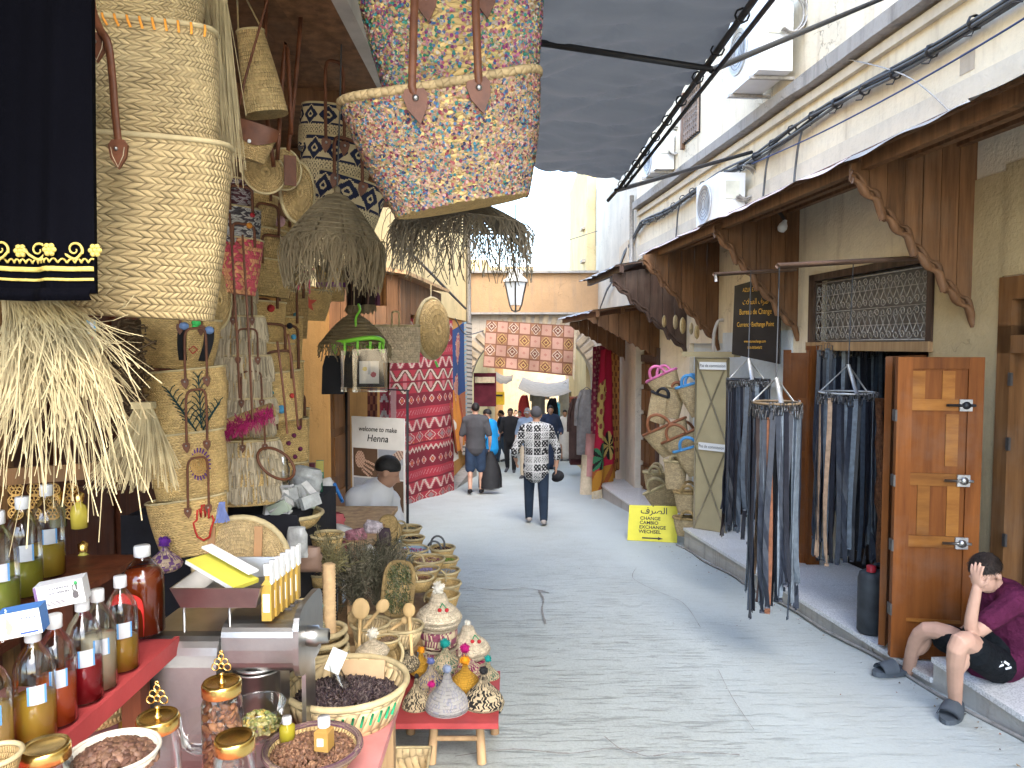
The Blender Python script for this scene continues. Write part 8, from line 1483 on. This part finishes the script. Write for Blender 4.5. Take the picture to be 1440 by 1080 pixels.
# ------------------------------------------------------------------ baskets round the doorway on the right
PKT, BLT, BRT, BKT = mat('pink_rim_tube', (.62,.16,.33), .5), mat('blue_rim_tube', (.08,.3,.6), .5), mat('brown_rim_cord', (.26,.1,.045), .6), mat('black_rim_tube', (.015,.015,.018), .5)
PALEB = straw('pale_market_plait', (.46,.355,.2), 60, 16, .9, .3, .005)
def tb(label, px, py, d, wt, wb, h, rimm, yaw, roll, hm=None, pitch=.5):
    b = Bag('market_basket', label, px, py, d, wt, wb * .85, h, PALEB, yaw, .5, roll, 'basket', 'market baskets', 2.0, rimm); k = b.k
    for s_ in (-1, 1): part(b.o, 'handle', MB().tube([b.c + b.M @ V((math.cos(a) * wt * .24 * k, s_ * wt * .3 * k + s_ * math.sin(a) * wt * .12 * k, math.sin(a) * wt * .3 * k)) for a in np.linspace(0, PI, 12)], 2.2 * k, 6), hm or rimm); 
    return b
for a in (('basket with pink rim hung highest at the basket shop door', 930, 528, 9.3, 46, 34, 38, PKT, -.5, -.45), ('straw basket with black handles below the pink rimmed one', 934, 556, 9.2, 36, 30, 40, BKT, -.4, .3), ('pale straw bag with brown straps beside the shutter', 952, 545, 9.1, 26, 22, 44, SPLAIN, -.3, .15, BRT), ('basket with bright blue rim half behind the shutter', 972, 540, 8.9, 44, 30, 46, BLT, -.4, -.3), ('wide basket with brown corded rim tipping to the street', 934, 600, 9.2, 66, 46, 40, BRT, -.5, -.45), ('second wide basket with brown corded rim', 958, 612, 9.0, 60, 42, 42, BRT, -.5, -.45), ('basket with blue rim and looped blue handles low by the shutter', 972, 628, 8.85, 52, 40, 40, BLT, -.4, -.35), ('pale bag wrapped in plastic hanging under the corded baskets', 950, 648, 9.0, 32, 30, 40, SPLAIN, -.3, .0), ('large plain basket leaning on the step', 928, 684, 9.95, 52, 44, 40, SPLAIN, -.4, -.5), ('small plain basket with looped handles at the back of the step', 922, 664, 10.1, 34, 30, 24, SPLAIN, -.3, 0), ('lidded coarse basket at the foot of the shutter', 968, 692, 8.8, 40, 34, 30, SROPE, -.3, 0), ('squat coarse basket lowest by the shutter foot', 968, 728, 8.75, 42, 36, 26, SROPE, -.3, 0)): tb(*a)
for i, (px, py) in enumerate(((934, 452), (950, 453), (960, 458), (972, 462), (980, 467))): disc_bag(['first little round purse from the street under the dark canopy', 'second little round purse under the canopy bracket', 'third little round purse, slightly larger, under the bracket', 'fourth little round purse under the canopy bracket', 'last little round purse nearest the exchange sign'][i], px, py, 9.4 - i * .15, 8 + (i % 3) * 1.5, .9, None, (SROPE, PALEB)[i % 2], .6)
mb = MB(); rbox(mb, 9.6, 10.4, -.03, -.01, -.75, 1.45); part(rh, 'basket_shop_door', mb, WOODTN)
one('white_pipe', MB().tube(catmull([P(1003, 498, 8.9), P(1004, 470, 8.9), P(1010, 452, 8.9), P(1018, 450, 8.9)], 5), .02, 8), PWHITE and mat('cream_pipe', (.5,.45,.38), .6), 'curved cream pipe beside the exchange sign', 'pipe')
mb = MB(); rbox(mb, 7.45, 9.3, -.02, .02, 1.15, 1.75); part(rh, 'white_panel', mb, PBLUE)
